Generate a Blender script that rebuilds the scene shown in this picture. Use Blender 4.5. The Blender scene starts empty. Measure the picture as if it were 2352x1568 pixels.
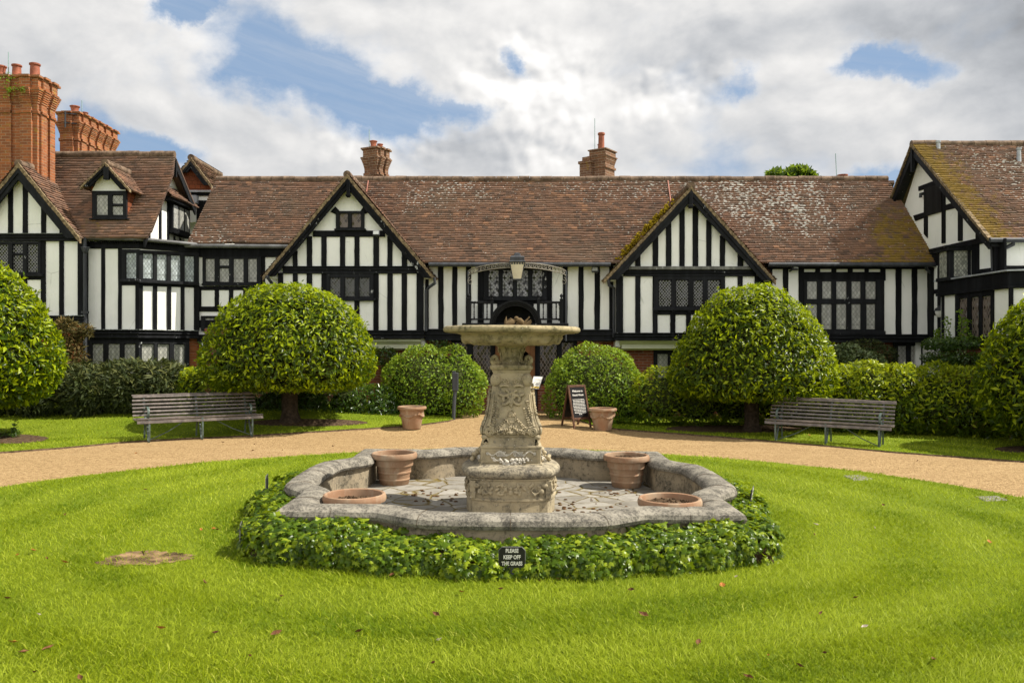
import bpy, bmesh, math, random
import numpy as np
from mathutils import Vector, Matrix

rnd = random.Random(11)
NR = np.random.default_rng(5)
C = bpy.context.scene.collection
F, CX, CY, H = 1862.0, 1176.0, 792.0, 1.95      # focal length, principal column, horizon row, eye height
CAM = Vector((0, 0, H))
SUN = Vector((math.cos(math.radians(51)) * math.cos(math.radians(1.5)), math.cos(math.radians(51)) * math.sin(math.radians(1.5)), math.sin(math.radians(51))))

def crop(x0, y0, k):
    return lambda x, y: (x0 + x / k, y0 + y / k)
c1 = crop(0, 122.5, 3.657); c2 = crop(0, 520.6, 3.657); c3 = crop(398.1, 336.9, 4.268); c4 = crop(581.9, 367.5, 3.657)
c5 = crop(980, 551.2, 4.268); c6 = crop(1347.5, 398.1, 3.938); c7 = crop(1745.6, 367.5, 3.657); c8 = crop(2015, 306.2, 3.2)
ct = lambda x, y: (x, y)

def at(px, py, Y):
    return Vector(((px - CX) * Y / F, Y, H + (CY - py) * Y / F))

class Plane:
    def __init__(s, p, n):
        s.p = Vector(p); s.n = Vector(n).normalized()
    def hit(s, px, py, out=0.0):
        d = Vector(((px - CX) / F, 1, (CY - py) / F))
        t = (s.p + s.n * out - CAM).dot(s.n) / d.dot(s.n)
        return CAM + d * t
def front(Y):
    return Plane((0, Y, 0), (0, -1, 0))

def sm(t):
    t = np.clip(t, 0, 1); return t * t * (3 - 2 * t)
def gz(X, Y):
    return -0.009 * np.clip(X, -14, 14) + .34 * sm((Y - 16.6) / 3.4) * sm((-X - 2.0) / 3.5) + .15 * sm((Y - 17.2) / 2.4) * sm((X + 5.5) / 3) * sm((2.6 - X) / 1.5)
def ground(px, py, lift=0.0):
    Y = 15.0
    for _ in range(60):
        X = (px - CX) * Y / F
        Y = .5 * Y + .5 * (H - float(gz(X, Y)) - lift) * F / (py - CY)
    X = (px - CX) * Y / F
    return Vector((X, Y, float(gz(X, Y)) + lift))

# ---------------------------------------------------------------- mesh builder
class MB:
    def __init__(s):
        s.v = []; s.f = []; s.uv = None; s.fi = []
    def add(s, vs, fs, mi=0):
        b = len(s.v); s.v.extend(Vector(q) for q in vs)
        for f in fs:
            s.f.append([b + i for i in f]); s.fi.append(mi)
    def prism(s, pts, d, mi=0):
        """closed polygon pts (front) extruded by vector d"""
        n = len(pts); d = Vector(d); a = [Vector(p) for p in pts]; b = [p + d for p in a]
        nn = Vector((0, 0, 0))
        for i in range(n):
            nn += a[i].cross(a[(i + 1) % n])
        if nn.dot(d) > 0:
            a.reverse(); b.reverse()
        s.add(a + b, [list(range(n)), list(range(2 * n - 1, n - 1, -1))] + [[i, n + i, n + (i + 1) % n, (i + 1) % n] for i in range(n)], mi)
    def box(s, lo, hi, M=None, mi=0):
        x0, y0, z0 = lo; x1, y1, z1 = hi
        v = [Vector(q) for q in ((x0, y0, z0), (x1, y0, z0), (x1, y1, z0), (x0, y1, z0), (x0, y0, z1), (x1, y0, z1), (x1, y1, z1), (x0, y1, z1))]
        if M is not None: v = [M @ q for q in v]
        s.add(v, [[0, 3, 2, 1], [4, 5, 6, 7], [0, 1, 5, 4], [1, 2, 6, 5], [2, 3, 7, 6], [3, 0, 4, 7]], mi)
    def tube(s, pts, r, n=8, closed=False, caps=True, mi=0, flat=None):
        pts = [Vector(p) for p in pts]; m = len(pts); rings = []
        up = None
        for i, p in enumerate(pts):
            if closed: t = pts[(i + 1) % m] - pts[i - 1]
            else: t = pts[min(i + 1, m - 1)] - pts[max(i - 1, 0)]
            if t.length < 1e-9: t = Vector((0, 0, 1))
            t.normalize()
            if up is None:
                up = Vector((0, 0, 1)) if abs(t.z) < .9 else Vector((0, 1, 0))
            a = up - t * up.dot(t)
            if a.length < 1e-6: a = t.orthogonal()
            a.normalize(); up = a; b = t.cross(a)
            rr = r[i] if isinstance(r, (list, tuple)) else r
            fa, fb = (1, 1) if flat is None else flat
            rings.append([p + a * (rr * fa * math.cos(2 * math.pi * k / n)) + b * (rr * fb * math.sin(2 * math.pi * k / n)) for k in range(n)])
        vs = [q for g in rings for q in g]; fs = []
        for i in range(m if closed else m - 1):
            j = (i + 1) % m
            for k in range(n):
                fs.append([i * n + k, i * n + (k + 1) % n, j * n + (k + 1) % n, j * n + k])
        if caps and not closed:
            fs.append(list(range(n))[::-1]); fs.append([(m - 1) * n + k for k in range(n)])
        s.add(vs, fs, mi)
    def lathe(s, prof, c=(0, 0, 0), n=24, caps=True, mi=0, wob=None):
        c = Vector(c); vs = []; fs = []; m = len(prof)
        for i, (r, z) in enumerate(prof):
            for k in range(n):
                a = 2 * math.pi * k / n
                w = 1 if wob is None else wob(a, i / max(1, m - 1))
                vs.append(c + Vector((r * w * math.cos(a), r * w * math.sin(a), z)))
        for i in range(m - 1):
            for k in range(n):
                fs.append([i * n + k, i * n + (k + 1) % n, (i + 1) * n + (k + 1) % n, (i + 1) * n + k])
        if caps:
            fs.append(list(range(n))[::-1]); fs.append([(m - 1) * n + k for k in range(n)])
        s.add(vs, fs, mi)
    def ball(s, c, r, n=8, m=6, mi=0, M=None):
        c = Vector(c); rx, ry, rz = (r, r, r) if not isinstance(r, (tuple, list)) else r
        vs = []; fs = []
        for i in range(1, m):
            t = math.pi * i / m
            for k in range(n):
                a = 2 * math.pi * k / n
                q = Vector((rx * math.sin(t) * math.cos(a), ry * math.sin(t) * math.sin(a), rz * math.cos(t)))
                vs.append(c + (M @ q if M is not None else q))
        tp = len(vs); q = Vector((0, 0, rz)); vs.append(c + (M @ q if M is not None else q)); q = -q; vs.append(c + (M @ q if M is not None else q))
        for i in range(m - 2):
            for k in range(n):
                fs.append([i * n + k, (i + 1) * n + k, (i + 1) * n + (k + 1) % n, i * n + (k + 1) % n])
        for k in range(n):
            fs.append([tp, k, (k + 1) % n]); fs.append([tp + 1, (m - 2) * n + (k + 1) % n, (m - 2) * n + k])
        s.add(vs, fs, mi)
    def build(s, name, mat, parent=None, smooth=False, bevel=0, local=True):
        me = bpy.data.meshes.new(name)
        o = bpy.data.objects.new(name, me); C.objects.link(o)
        vs = s.v
        if parent is not None:
            o.parent = parent
            if local:
                W = world(parent); inv = W.inverted(); vs = [inv @ v for v in vs]
        me.from_pydata([tuple(v) for v in vs], [], s.f)
        mats = mat if isinstance(mat, (list, tuple)) else [mat]
        for m in mats: me.materials.append(m)
        if len(mats) > 1: me.polygons.foreach_set('material_index', s.fi)
        if smooth is True: me.polygons.foreach_set('use_smooth', [True] * len(me.polygons))
        elif smooth:
            me.polygons.foreach_set('use_smooth', [True] * len(me.polygons))
            me.set_sharp_from_angle(angle=math.radians(smooth))
        if bevel:
            b = o.modifiers.new('b', 'BEVEL'); b.width = bevel; b.segments = 1; b.limit_method = 'ANGLE'; b.angle_limit = math.radians(40)
        me.update()
        return o

def world(o):
    M = o.matrix_local.copy() if o.parent is None else None
    L = Matrix.Translation(o.location) @ o.rotation_euler.to_matrix().to_4x4() @ Matrix.Diagonal((*o.scale, 1))
    return L if o.parent is None else world(o.parent) @ L

def tag(o, label=None, cat=None, group=None, kind=None):
    if label: o['label'] = label
    if cat: o['category'] = cat
    if group: o['group'] = group
    if kind: o['kind'] = kind
    return o
def empty(name, loc=(0, 0, 0), rz=0, label=None, cat=None, group=None, parent=None):
    o = bpy.data.objects.new(name, None); C.objects.link(o); o.location = loc; o.rotation_euler = (0, 0, rz)
    o.empty_display_size = .2
    if parent: o.parent = parent
    return tag(o, label, cat, group)
def copy_tree(o, parent=None):
    c = o.copy(); C.objects.link(c)
    if parent is not None: c.parent = parent
    for ch in [q for q in bpy.data.objects if q.parent == o]:
        copy_tree(ch, c)
    return c

def np_mesh(name, verts, faces_flat, nper, mat, parent=None, attrs=None, smooth=False):
    """verts (N,3) float array; faces_flat int array with nper verts per face; attrs: name -> per-face float array"""
    me = bpy.data.meshes.new(name)
    nv = len(verts); nf = len(faces_flat) // nper
    me.vertices.add(nv); me.vertices.foreach_set('co', np.ascontiguousarray(verts, dtype=np.float32).ravel())
    me.loops.add(nf * nper); me.loops.foreach_set('vertex_index', np.ascontiguousarray(faces_flat, dtype=np.int32))
    me.polygons.add(nf)
    me.polygons.foreach_set('loop_start', np.arange(nf, dtype=np.int32) * nper)
    if smooth: me.polygons.foreach_set('use_smooth', np.ones(nf, dtype=bool))
    for k, a in (attrs or {}).items():
        at_ = me.attributes.new(k, 'FLOAT', 'FACE'); at_.data.foreach_set('value', np.ascontiguousarray(a, dtype=np.float32))
    me.update(calc_edges=True); me.validate()
    me.materials.append(mat)
    o = bpy.data.objects.new(name, me); C.objects.link(o)
    if parent is not None: o.parent = parent
    return o

# ---------------------------------------------------------------- materials
class Nt:
    def __init__(s, name, surf=True):
        s.m = bpy.data.materials.new(name); s.m.use_nodes = True; s.t = s.m.node_tree; s.t.nodes.clear()
        s.out = s.t.nodes.new('ShaderNodeOutputMaterial')
        s._o = None; s._g = None
    def n(s, typ, **kw):
        q = s.t.nodes.new(typ)
        for k, v in kw.items():
            setattr(q, k, v)
        return q
    def lk(s, a, b):
        s.t.links.new(a, b)
    def setin(s, node, i, v):
        if v is None: return
        if hasattr(v, 'is_output') or isinstance(v, bpy.types.NodeSocket): s.lk(v, node.inputs[i])
        else:
            if isinstance(v, (tuple, list)) and len(v) == 3 and node.inputs[i].type == 'RGBA': v = (*v, 1)
            node.inputs[i].default_value = v
    @property
    def obj(s):
        if s._o is None: s._o = s.n('ShaderNodeTexCoord')
        return s._o.outputs['Object']
    @property
    def uv(s):
        if s._o is None: s._o = s.n('ShaderNodeTexCoord')
        return s._o.outputs['UV']
    @property
    def geo(s):
        if s._g is None: s._g = s.n('ShaderNodeNewGeometry')
        return s._g
    def noise(s, scale, detail=3, rough=.55, vec=None, dist=0, out='Fac'):
        q = s.n('ShaderNodeTexNoise'); s.lk(vec if vec is not None else s.geo.outputs['Position'], q.inputs['Vector'])
        q.inputs['Scale'].default_value = scale; q.inputs['Detail'].default_value = detail; q.inputs['Roughness'].default_value = rough
        q.inputs['Distortion'].default_value = dist
        return q.outputs[out]
    def voro(s, scale, feature='F1', vec=None, out='Distance', rand=1):
        q = s.n('ShaderNodeTexVoronoi', feature=feature); s.lk(vec if vec is not None else s.geo.outputs['Position'], q.inputs['Vector'])
        q.inputs['Scale'].default_value = scale; q.inputs['Randomness'].default_value = rand
        return q.outputs[out]
    def math(s, op, a, b=None, c=None, clamp=False):
        q = s.n('ShaderNodeMath', operation=op, use_clamp=clamp)
        s.setin(q, 0, a); s.setin(q, 1, b); s.setin(q, 2, c)
        return q.outputs[0]
    def step(s, v, a, b):
        q = s.n('ShaderNodeMapRange', interpolation_type='SMOOTHSTEP'); s.setin(q, 0, v); s.setin(q, 1, a); s.setin(q, 2, b)
        return q.outputs[0]
    def mix(s, f, a, b, mode='MIX'):
        q = s.n('ShaderNodeMix', data_type='RGBA', blend_type=mode); s.setin(q, 0, f); s.setin(q, 6, a); s.setin(q, 7, b)
        return q.outputs[2]
    def attr(s, name):
        q = s.n('ShaderNodeAttribute', attribute_name=name); return q.outputs['Fac']
    def xyz(s, v):
        q = s.n('ShaderNodeSeparateXYZ'); s.lk(v, q.inputs[0]); return q.outputs
    def comb(s, x, y, z):
        q = s.n('ShaderNodeCombineXYZ'); s.setin(q, 0, x); s.setin(q, 1, y); s.setin(q, 2, z); return q.outputs[0]
    def mapv(s, v, scale):
        q = s.n('ShaderNodeVectorMath', operation='MULTIPLY'); s.lk(v, q.inputs[0]); q.inputs[1].default_value = scale; return q.outputs[0]
    def bump(s, h, strength=.3, dist=.02):
        q = s.n('ShaderNodeBump'); s.lk(h, q.inputs['Height']); q.inputs['Strength'].default_value = strength; q.inputs['Distance'].default_value = dist
        return q.outputs[0]
    def princ(s, col, rough=.7, spec=.3, nrm=None, metal=0, **kw):
        q = s.n('ShaderNodeBsdfPrincipled'); s.setin(q, 'Base Color', col); s.setin(q, 'Roughness', rough); s.setin(q, 'Metallic', metal)
        s.setin(q, 'Specular IOR Level', spec)
        if nrm is not None: s.lk(nrm, q.inputs['Normal'])
        for k, v in kw.items(): s.setin(q, k.replace('_', ' '), v)
        return q.outputs[0]
    def done(s, sh):
        s.lk(sh, s.out.inputs['Surface']); return s.m

def m_plaster():
    t = Nt('white limewashed plaster')
    n1 = t.noise(1.3, 4); n2 = t.noise(9, 5); n3 = t.noise(2.2, 6, .7, t.mapv(t.geo.outputs['Position'], (3, 3, .35)))
    c = t.mix(t.step(n1, .35, .7), (.86, .86, .81), (.79, .80, .74))
    c = t.mix(t.math('MULTIPLY', t.step(n3, .56, .78), .38), c, (.58, .58, .50))
    cr = t.voro(.7, 'DISTANCE_TO_EDGE', t.mapv(t.geo.outputs['Position'], (1, 1, .7)))
    c = t.mix(t.math('MULTIPLY', t.math('SUBTRACT', 1, t.step(cr, .0, .006)), t.math('MULTIPLY', t.step(n1, .52, .6), .5)), c, (.35, .35, .32))
    return t.done(t.princ(c, .8, .2, t.bump(t.math('ADD', t.math('MULTIPLY', n1, 1.6), n2), .45, .02)))
def m_black(chip=0.0, name='black painted timber', base=(.0055, .0058, .0066), spec=.07):
    t = Nt(name)
    g = t.noise(7, 5, .6, t.mapv(t.geo.outputs['Position'], (1, 1, .12)))
    c = t.mix(t.step(g, .35, .75), base, tuple(q * 2.6 for q in base))
    if chip:
        n = t.noise(5.5, 6, .7); m = t.noise(1.7, 2)
        n = t.noise(15, 6, .7, t.mapv(t.geo.outputs['Position'], (1, 1, .45)))
        k = t.step(t.math('ADD', n, t.math('MULTIPLY', t.math('SUBTRACT', m, .5), .6)), .74 - chip * .12, .77 - chip * .12)
        c = t.mix(k, c, (.42, .43, .42))
    r = t.math('ADD', .5, t.math('MULTIPLY', g, .25))
    return t.done(t.princ(c, r, spec, t.bump(g, .35, .01)))
def m_tile(moss=0.0, name='clay roof tiles', warm=0.0):
    t = Nt(name)
    tint = t.attr('tint'); li = t.attr('lichen'); mo = t.attr('moss')
    a = (.215 + warm * .04, .120, .079); b = (.112, .072, .053); d = (.34 + warm * .05, .18, .105)
    c = t.mix(t.step(tint, .05, .55), b, a); c = t.mix(t.step(tint, .72, 1.0), c, d)
    n = t.noise(6, 5, .65); c = t.mix(t.math('MULTIPLY', t.step(n, .4, .75), .55), c, (.13, .095, .075))
    nl = t.noise(.8, 3); c = t.mix(t.math('MULTIPLY', t.step(nl, .45, .7), .45), c, (.17, .13, .095))
    # lichen: hard white spots
    v = t.voro(9.0, 'F1', t.mapv(t.geo.outputs['Position'], (1, 1, 1.7))); vn = t.noise(1.4, 3); fine = t.noise(22, 4)
    thr = t.math('MULTIPLY', t.math('ADD', t.math('MULTIPLY', li, 1.1), t.math('MULTIPLY', t.math('SUBTRACT', vn, .56), 1.4)), .36)
    k = t.step(t.math('SUBTRACT', t.math('ADD', thr, t.math('MULTIPLY', t.math('SUBTRACT', fine, .5), .5)), v), .0, .05)
    c = t.mix(k, c, (.55, .53, .48))
    # moss: ochre green films
    mn = t.noise(4.5, 6, .7); mk = t.step(t.math('ADD', mn, t.math('MULTIPLY', t.math('SUBTRACT', mo, 1), .55)), .38, .56)
    c = t.mix(t.math('MULTIPLY', mk, .85), c, t.mix(t.noise(11, 3), (.10, .08, .015), (.36, .22, .03)))
    return t.done(t.princ(c, .85, .2, t.bump(t.noise(30, 4), .5, .01)))
def m_brick(name='red brick', a=(.30, .10, .035), b=(.14, .055, .03), mort=(.33, .27, .2), lich=0.0, bw=.225, rh=.075):
    t = Nt(name)
    P = t.xyz(t.geo.outputs['Position']); N = t.xyz(t.geo.outputs['True Normal'])
    u = t.math('SUBTRACT', t.math('MULTIPLY', P[0], N[1]), t.math('MULTIPLY', P[1], N[0]))
    vec = t.comb(u, P[2], 0)
    q = t.n('ShaderNodeTexBrick'); t.lk(vec, q.inputs['Vector'])
    q.inputs['Scale'].default_value = 1; q.inputs['Brick Width'].default_value = bw; q.inputs['Row Height'].default_value = rh
    q.inputs['Mortar Size'].default_value = .0075; q.inputs['Mortar Smooth'].default_value = .3; q.inputs['Bias'].default_value = -.1
    q.inputs['Color1'].default_value = (*a, 1); q.inputs['Color2'].default_value = (*b, 1); q.inputs['Mortar'].default_value = (*mort, 1)
    q.offset = .5
    n = t.noise(3.3, 5, .65); c = t.mix(t.math('MULTIPLY', t.step(n, .4, .7), .5), q.outputs['Color'], tuple(x * .55 for x in a))
    n2 = t.noise(40, 3); c = t.mix(t.math('MULTIPLY', n2, .35), c, tuple(min(1, x * 1.25) for x in a))
    if lich:
        Nn = t.xyz(t.geo.outputs['Normal'])
        k = t.step(t.math('ADD', t.noise(5, 6, .7), t.math('MULTIPLY', t.attr('moss'), .3)), .62 - lich * .1, .7)
        c = t.mix(t.math('MULTIPLY', k, .7), c, (.30, .19, .03))
    h = t.math('SUBTRACT', t.math('MULTIPLY', n2, .4), q.outputs['Fac'])
    return t.done(t.princ(c, .85, .2, t.bump(h, .6, .012)))
def m_stone(name, a, b, dark, dk=.5, moss=.3, scale=1.0):
    t = Nt(name)
    n1 = t.noise(2.1 * scale, 6, .65); n2 = t.noise(14 * scale, 6, .7); n3 = t.noise(45 * scale, 4, .6)
    Nz = t.xyz(t.geo.outputs['Normal'])[2]
    c = t.mix(t.step(n1, .35, .65), a, b)
    k = t.step(t.math('ADD', t.math('MULTIPLY', n2, .75), t.math('MULTIPLY', n1, .35)), .68 - dk * .28, .82 - dk * .2)
    c = t.mix(t.math('MULTIPLY', k, .85), c, dark)
    w = t.voro(17 * scale); c = t.mix(t.math('MULTIPLY', t.math('SUBTRACT', 1, t.step(t.math('ADD', w, t.math('MULTIPLY', n3, .2)), .16, .26)), t.step(n1, .45, .6)), c, (.55, .52, .44))
    y = t.step(t.noise(5.5 * scale, 5, .7), .66, .74)
    c = t.mix(t.math('MULTIPLY', y, moss), c, (.30, .21, .04))
    return t.done(t.princ(c, .9, .15, t.bump(t.math('ADD', n2, t.math('MULTIPLY', n3, .5)), .5, .012)))
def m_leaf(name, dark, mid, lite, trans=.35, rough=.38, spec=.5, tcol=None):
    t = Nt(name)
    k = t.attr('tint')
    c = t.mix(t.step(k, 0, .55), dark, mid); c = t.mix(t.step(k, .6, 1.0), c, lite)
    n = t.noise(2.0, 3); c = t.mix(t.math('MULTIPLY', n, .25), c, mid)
    p = t.princ(c, rough, spec)
    tr = t.n('ShaderNodeBsdfTranslucent'); tc = t.mix(.75, c, tcol or tuple(min(1, q * 1.6) for q in lite)); t.lk(tc, tr.inputs['Color'])
    mx = t.n('ShaderNodeMixShader'); mx.inputs[0].default_value = trans; t.lk(p, mx.inputs[1]); t.lk(tr.outputs[0], mx.inputs[2])
    return t.done(mx.outputs[0])
def m_simple(name, col, rough=.6, spec=.3, metal=0, var=.25, sc=8, bump=.2):
    t = Nt(name); n = t.noise(sc, 5, .6)
    c = t.mix(t.math('MULTIPLY', t.step(n, .3, .75), 1.0), tuple(q * (1 - var) for q in col), tuple(min(1, q * (1 + var)) for q in col))
    return t.done(t.princ(c, rough, spec, t.bump(n, bump, .01) if bump else None, metal))
def m_glass(name, du, dv, base, cellvar=.0, curtain_glare=None, lead=(.30, .30, .29), wl=.013, tilt=.05, bars=0):
    """leaded panes: uv in metres; diamonds du wide and dv tall; each quarry tilted a little on its own"""
    t = Nt(name)
    U = t.xyz(t.uv)
    a = t.math('ADD', t.math('DIVIDE', U[0], du), t.math('DIVIDE', U[1], dv)); b = t.math('SUBTRACT', t.math('DIVIDE', U[0], du), t.math('DIVIDE', U[1], dv))
    L = du * dv / math.hypot(du, dv)
    fa = t.math('FRACT', t.math('ADD', a, 100)); fb = t.math('FRACT', t.math('ADD', b, 100))
    da = t.math('MINIMUM', fa, t.math('SUBTRACT', 1, fa)); db = t.math('MINIMUM', fb, t.math('SUBTRACT', 1, fb))
    d = t.math('MULTIPLY', t.math('MINIMUM', da, db), L)
    lead_k = t.math('SUBTRACT', 1, t.step(d, wl * .35, wl * .6))
    if bars:
        fv = t.math('FRACT', t.math('ADD', t.math('DIVIDE', U[1], bars), 50.37)); lead_k = t.math('MAXIMUM', lead_k, t.math('LESS_THAN', fv, .014 / bars))
    cell = t.comb(t.math('FLOOR', a), t.math('FLOOR', b), 0)
    wn = t.n('ShaderNodeTexWhiteNoise', noise_dimensions='2D'); t.lk(cell, wn.inputs['Vector'])
    vs = t.n('ShaderNodeVectorMath', operation='SUBTRACT'); t.lk(wn.outputs['Color'], vs.inputs[0]); vs.inputs[1].default_value = (.5, .5, .5)
    vm = t.n('ShaderNodeVectorMath', operation='SCALE'); t.lk(vs.outputs[0], vm.inputs[0]); vm.inputs['Scale'].default_value = tilt * 2
    va = t.n('ShaderNodeVectorMath', operation='ADD'); t.lk(vm.outputs[0], va.inputs[0]); t.lk(t.geo.outputs['Normal'], va.inputs[1])
    vn = t.n('ShaderNodeVectorMath', operation='NORMALIZE'); t.lk(va.outputs[0], vn.inputs[0])
    c = base
    if curtain_glare is not None:
        fold = t.noise(1, 3, .5, t.comb(t.math('MULTIPLY', U[0], 17), t.math('MULTIPLY', U[1], .8), 0))
        c = t.mix(t.step(fold, .3, .7), tuple(q * .62 for q in curtain_glare), curtain_glare)
    if cellvar:
        c = t.mix(t.math('MULTIPLY', t.step(wn.outputs['Value'], .55, .68), cellvar), c, base)
    g = t.princ(c, .08, .32, vn.outputs[0], 0)
    l = t.princ(lead, .6, .3)
    mx = t.n('ShaderNodeMixShader'); t.lk(lead_k, mx.inputs[0]); t.lk(g, mx.inputs[1]); t.lk(l, mx.inputs[2])
    return t.done(mx.outputs[0])
def m_grass():
    t = Nt('mown lawn grass')
    P = t.geo.outputs['Position']; X = t.xyz(P)
    n = t.noise(.55, 4, .6); f = t.noise(16, 5, .7); ff = t.noise(70, 3, .7)
    c = t.mix(t.step(n, .35, .68), (.12, .175, .006), (.20, .25, .015))
    c = t.mix(t.math('MULTIPLY', f, .55), c, (.09, .15, .005)); c = t.mix(t.math('MULTIPLY', ff, .4), c, (.25, .31, .025))
    return t.done(t.princ(c, .8, .1, t.bump(t.math('ADD', f, ff), .9, .03)))
def m_blade():
    t = Nt('grass blades')
    k = t.attr('tint')
    c = t.mix(t.step(k, 0, .6), (.075, .135, .003), (.285, .345, .010)); c = t.mix(t.step(k, .68, 1), c, (.52, .52, .10))
    n = t.noise(.6, 4, .6); c = t.mix(t.math('MULTIPLY', t.step(n, .42, .65), .55), c, (.33, .38, .015)); c = t.mix(t.math('MULTIPLY', t.attr('band'), .42), c, (.42, .49, .06))
    p = t.princ(c, .5, .08)
    tr = t.n('ShaderNodeBsdfTranslucent'); t.lk(t.mix(.5, c, (.36, .48, .015)), tr.inputs['Color'])
    mx = t.n('ShaderNodeMixShader'); mx.inputs[0].default_value = .4; t.lk(p, mx.inputs[1]); t.lk(tr.outputs[0], mx.inputs[2])
    return t.done(mx.outputs[0])
def m_gravel():
    t = Nt('golden gravel')
    n = t.noise(.5, 4, .6); v = t.voro(38, out='Color'); vd = t.voro(38); f = t.noise(60, 3)
    vx = t.xyz(v)[0]
    c = t.mix(vx, (.165, .10, .043), (.45, .315, .155)); n4 = t.noise(1.6, 5, .7, t.mapv(t.geo.outputs['Position'], (.35, 1.3, 1))); c = t.mix(t.math('MULTIPLY', t.step(n, .4, .7), .35), c, (.27, .18, .085)); c = t.mix(t.math('MULTIPLY', t.step(n4, .5, .7), .4), c, (.42, .30, .155))
    c = t.mix(t.math('MULTIPLY', f, .3), c, (.34, .22, .10))
    return t.done(t.princ(c, .9, .15, t.bump(t.math('SUBTRACT', t.math('MULTIPLY', n, .5), vd), .8, .02)))
def m_soil():
    t = Nt('dark soil'); n = t.noise(14, 6, .7); m = t.noise(1.2, 3)
    c = t.mix(t.step(n, .35, .7), (.045, .028, .016), (.15, .10, .06)); v = t.voro(22)
    c = t.mix(t.math('MULTIPLY', t.math('SUBTRACT', 1, t.step(v, .12, .2)), .5), c, (.25, .2, .14))
    return t.done(t.princ(c, .95, .1, t.bump(n, 1, .04)))
def m_paving():
    t = Nt('mossy crazy paving')
    P = t.mapv(t.geo.outputs['Position'], (1, 1, 0)); w = t.n('ShaderNodeVectorMath', operation='ADD')
    nn = t.noise(3, 3, out='Color'); sc = t.n('ShaderNodeVectorMath', operation='SCALE'); t.lk(nn, sc.inputs[0]); sc.inputs['Scale'].default_value = .12
    t.lk(P, w.inputs[0]); t.lk(sc.outputs[0], w.inputs[1])
    e = t.voro(2.6, 'DISTANCE_TO_EDGE', w.outputs[0]); col = t.xyz(t.voro(2.6, 'F1', w.outputs[0], 'Color'))[0]
    n = t.noise(5, 6, .7); c = t.mix(col, (.20, .185, .155), (.31, .29, .25)); c = t.mix(t.math('MULTIPLY', t.step(n, .45, .65), .6), c, (.13, .115, .09))
    big = t.noise(1.1, 3)
    j = t.math('SUBTRACT', 1, t.step(e, .006, t.math('ADD', .03, t.math('MULTIPLY', t.step(big, .42, .7), .12))))
    j = t.math('MULTIPLY', j, t.step(t.noise(16, 4, .7), .3, .5))
    c = t.mix(j, c, t.mix(t.noise(9, 4), (.07, .045, .02), (.20, .15, .03)))
    return t.done(t.princ(c, .9, .15, t.bump(t.math('ADD', t.step(e, 0, .03), t.math('MULTIPLY', n, .3)), .6, .03)))
def m_terra():
    t = Nt('terracotta')
    n = t.noise(3, 5, .6); f = t.noise(24, 4)
    c = t.mix(t.step(n, .35, .7), (.265, .145, .082), (.34, .235, .15)); c = t.mix(t.math('MULTIPLY', f, .35), c, (.27, .165, .10))
    b = t.noise(5, 5, .7, t.mapv(t.geo.outputs['Position'], (1, 1, .4))); c = t.mix(t.math('MULTIPLY', t.step(b, .47, .7), .65), c, (.38, .31, .22))
    return t.done(t.princ(c, .8, .2, t.bump(f, .3, .006)))

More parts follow.
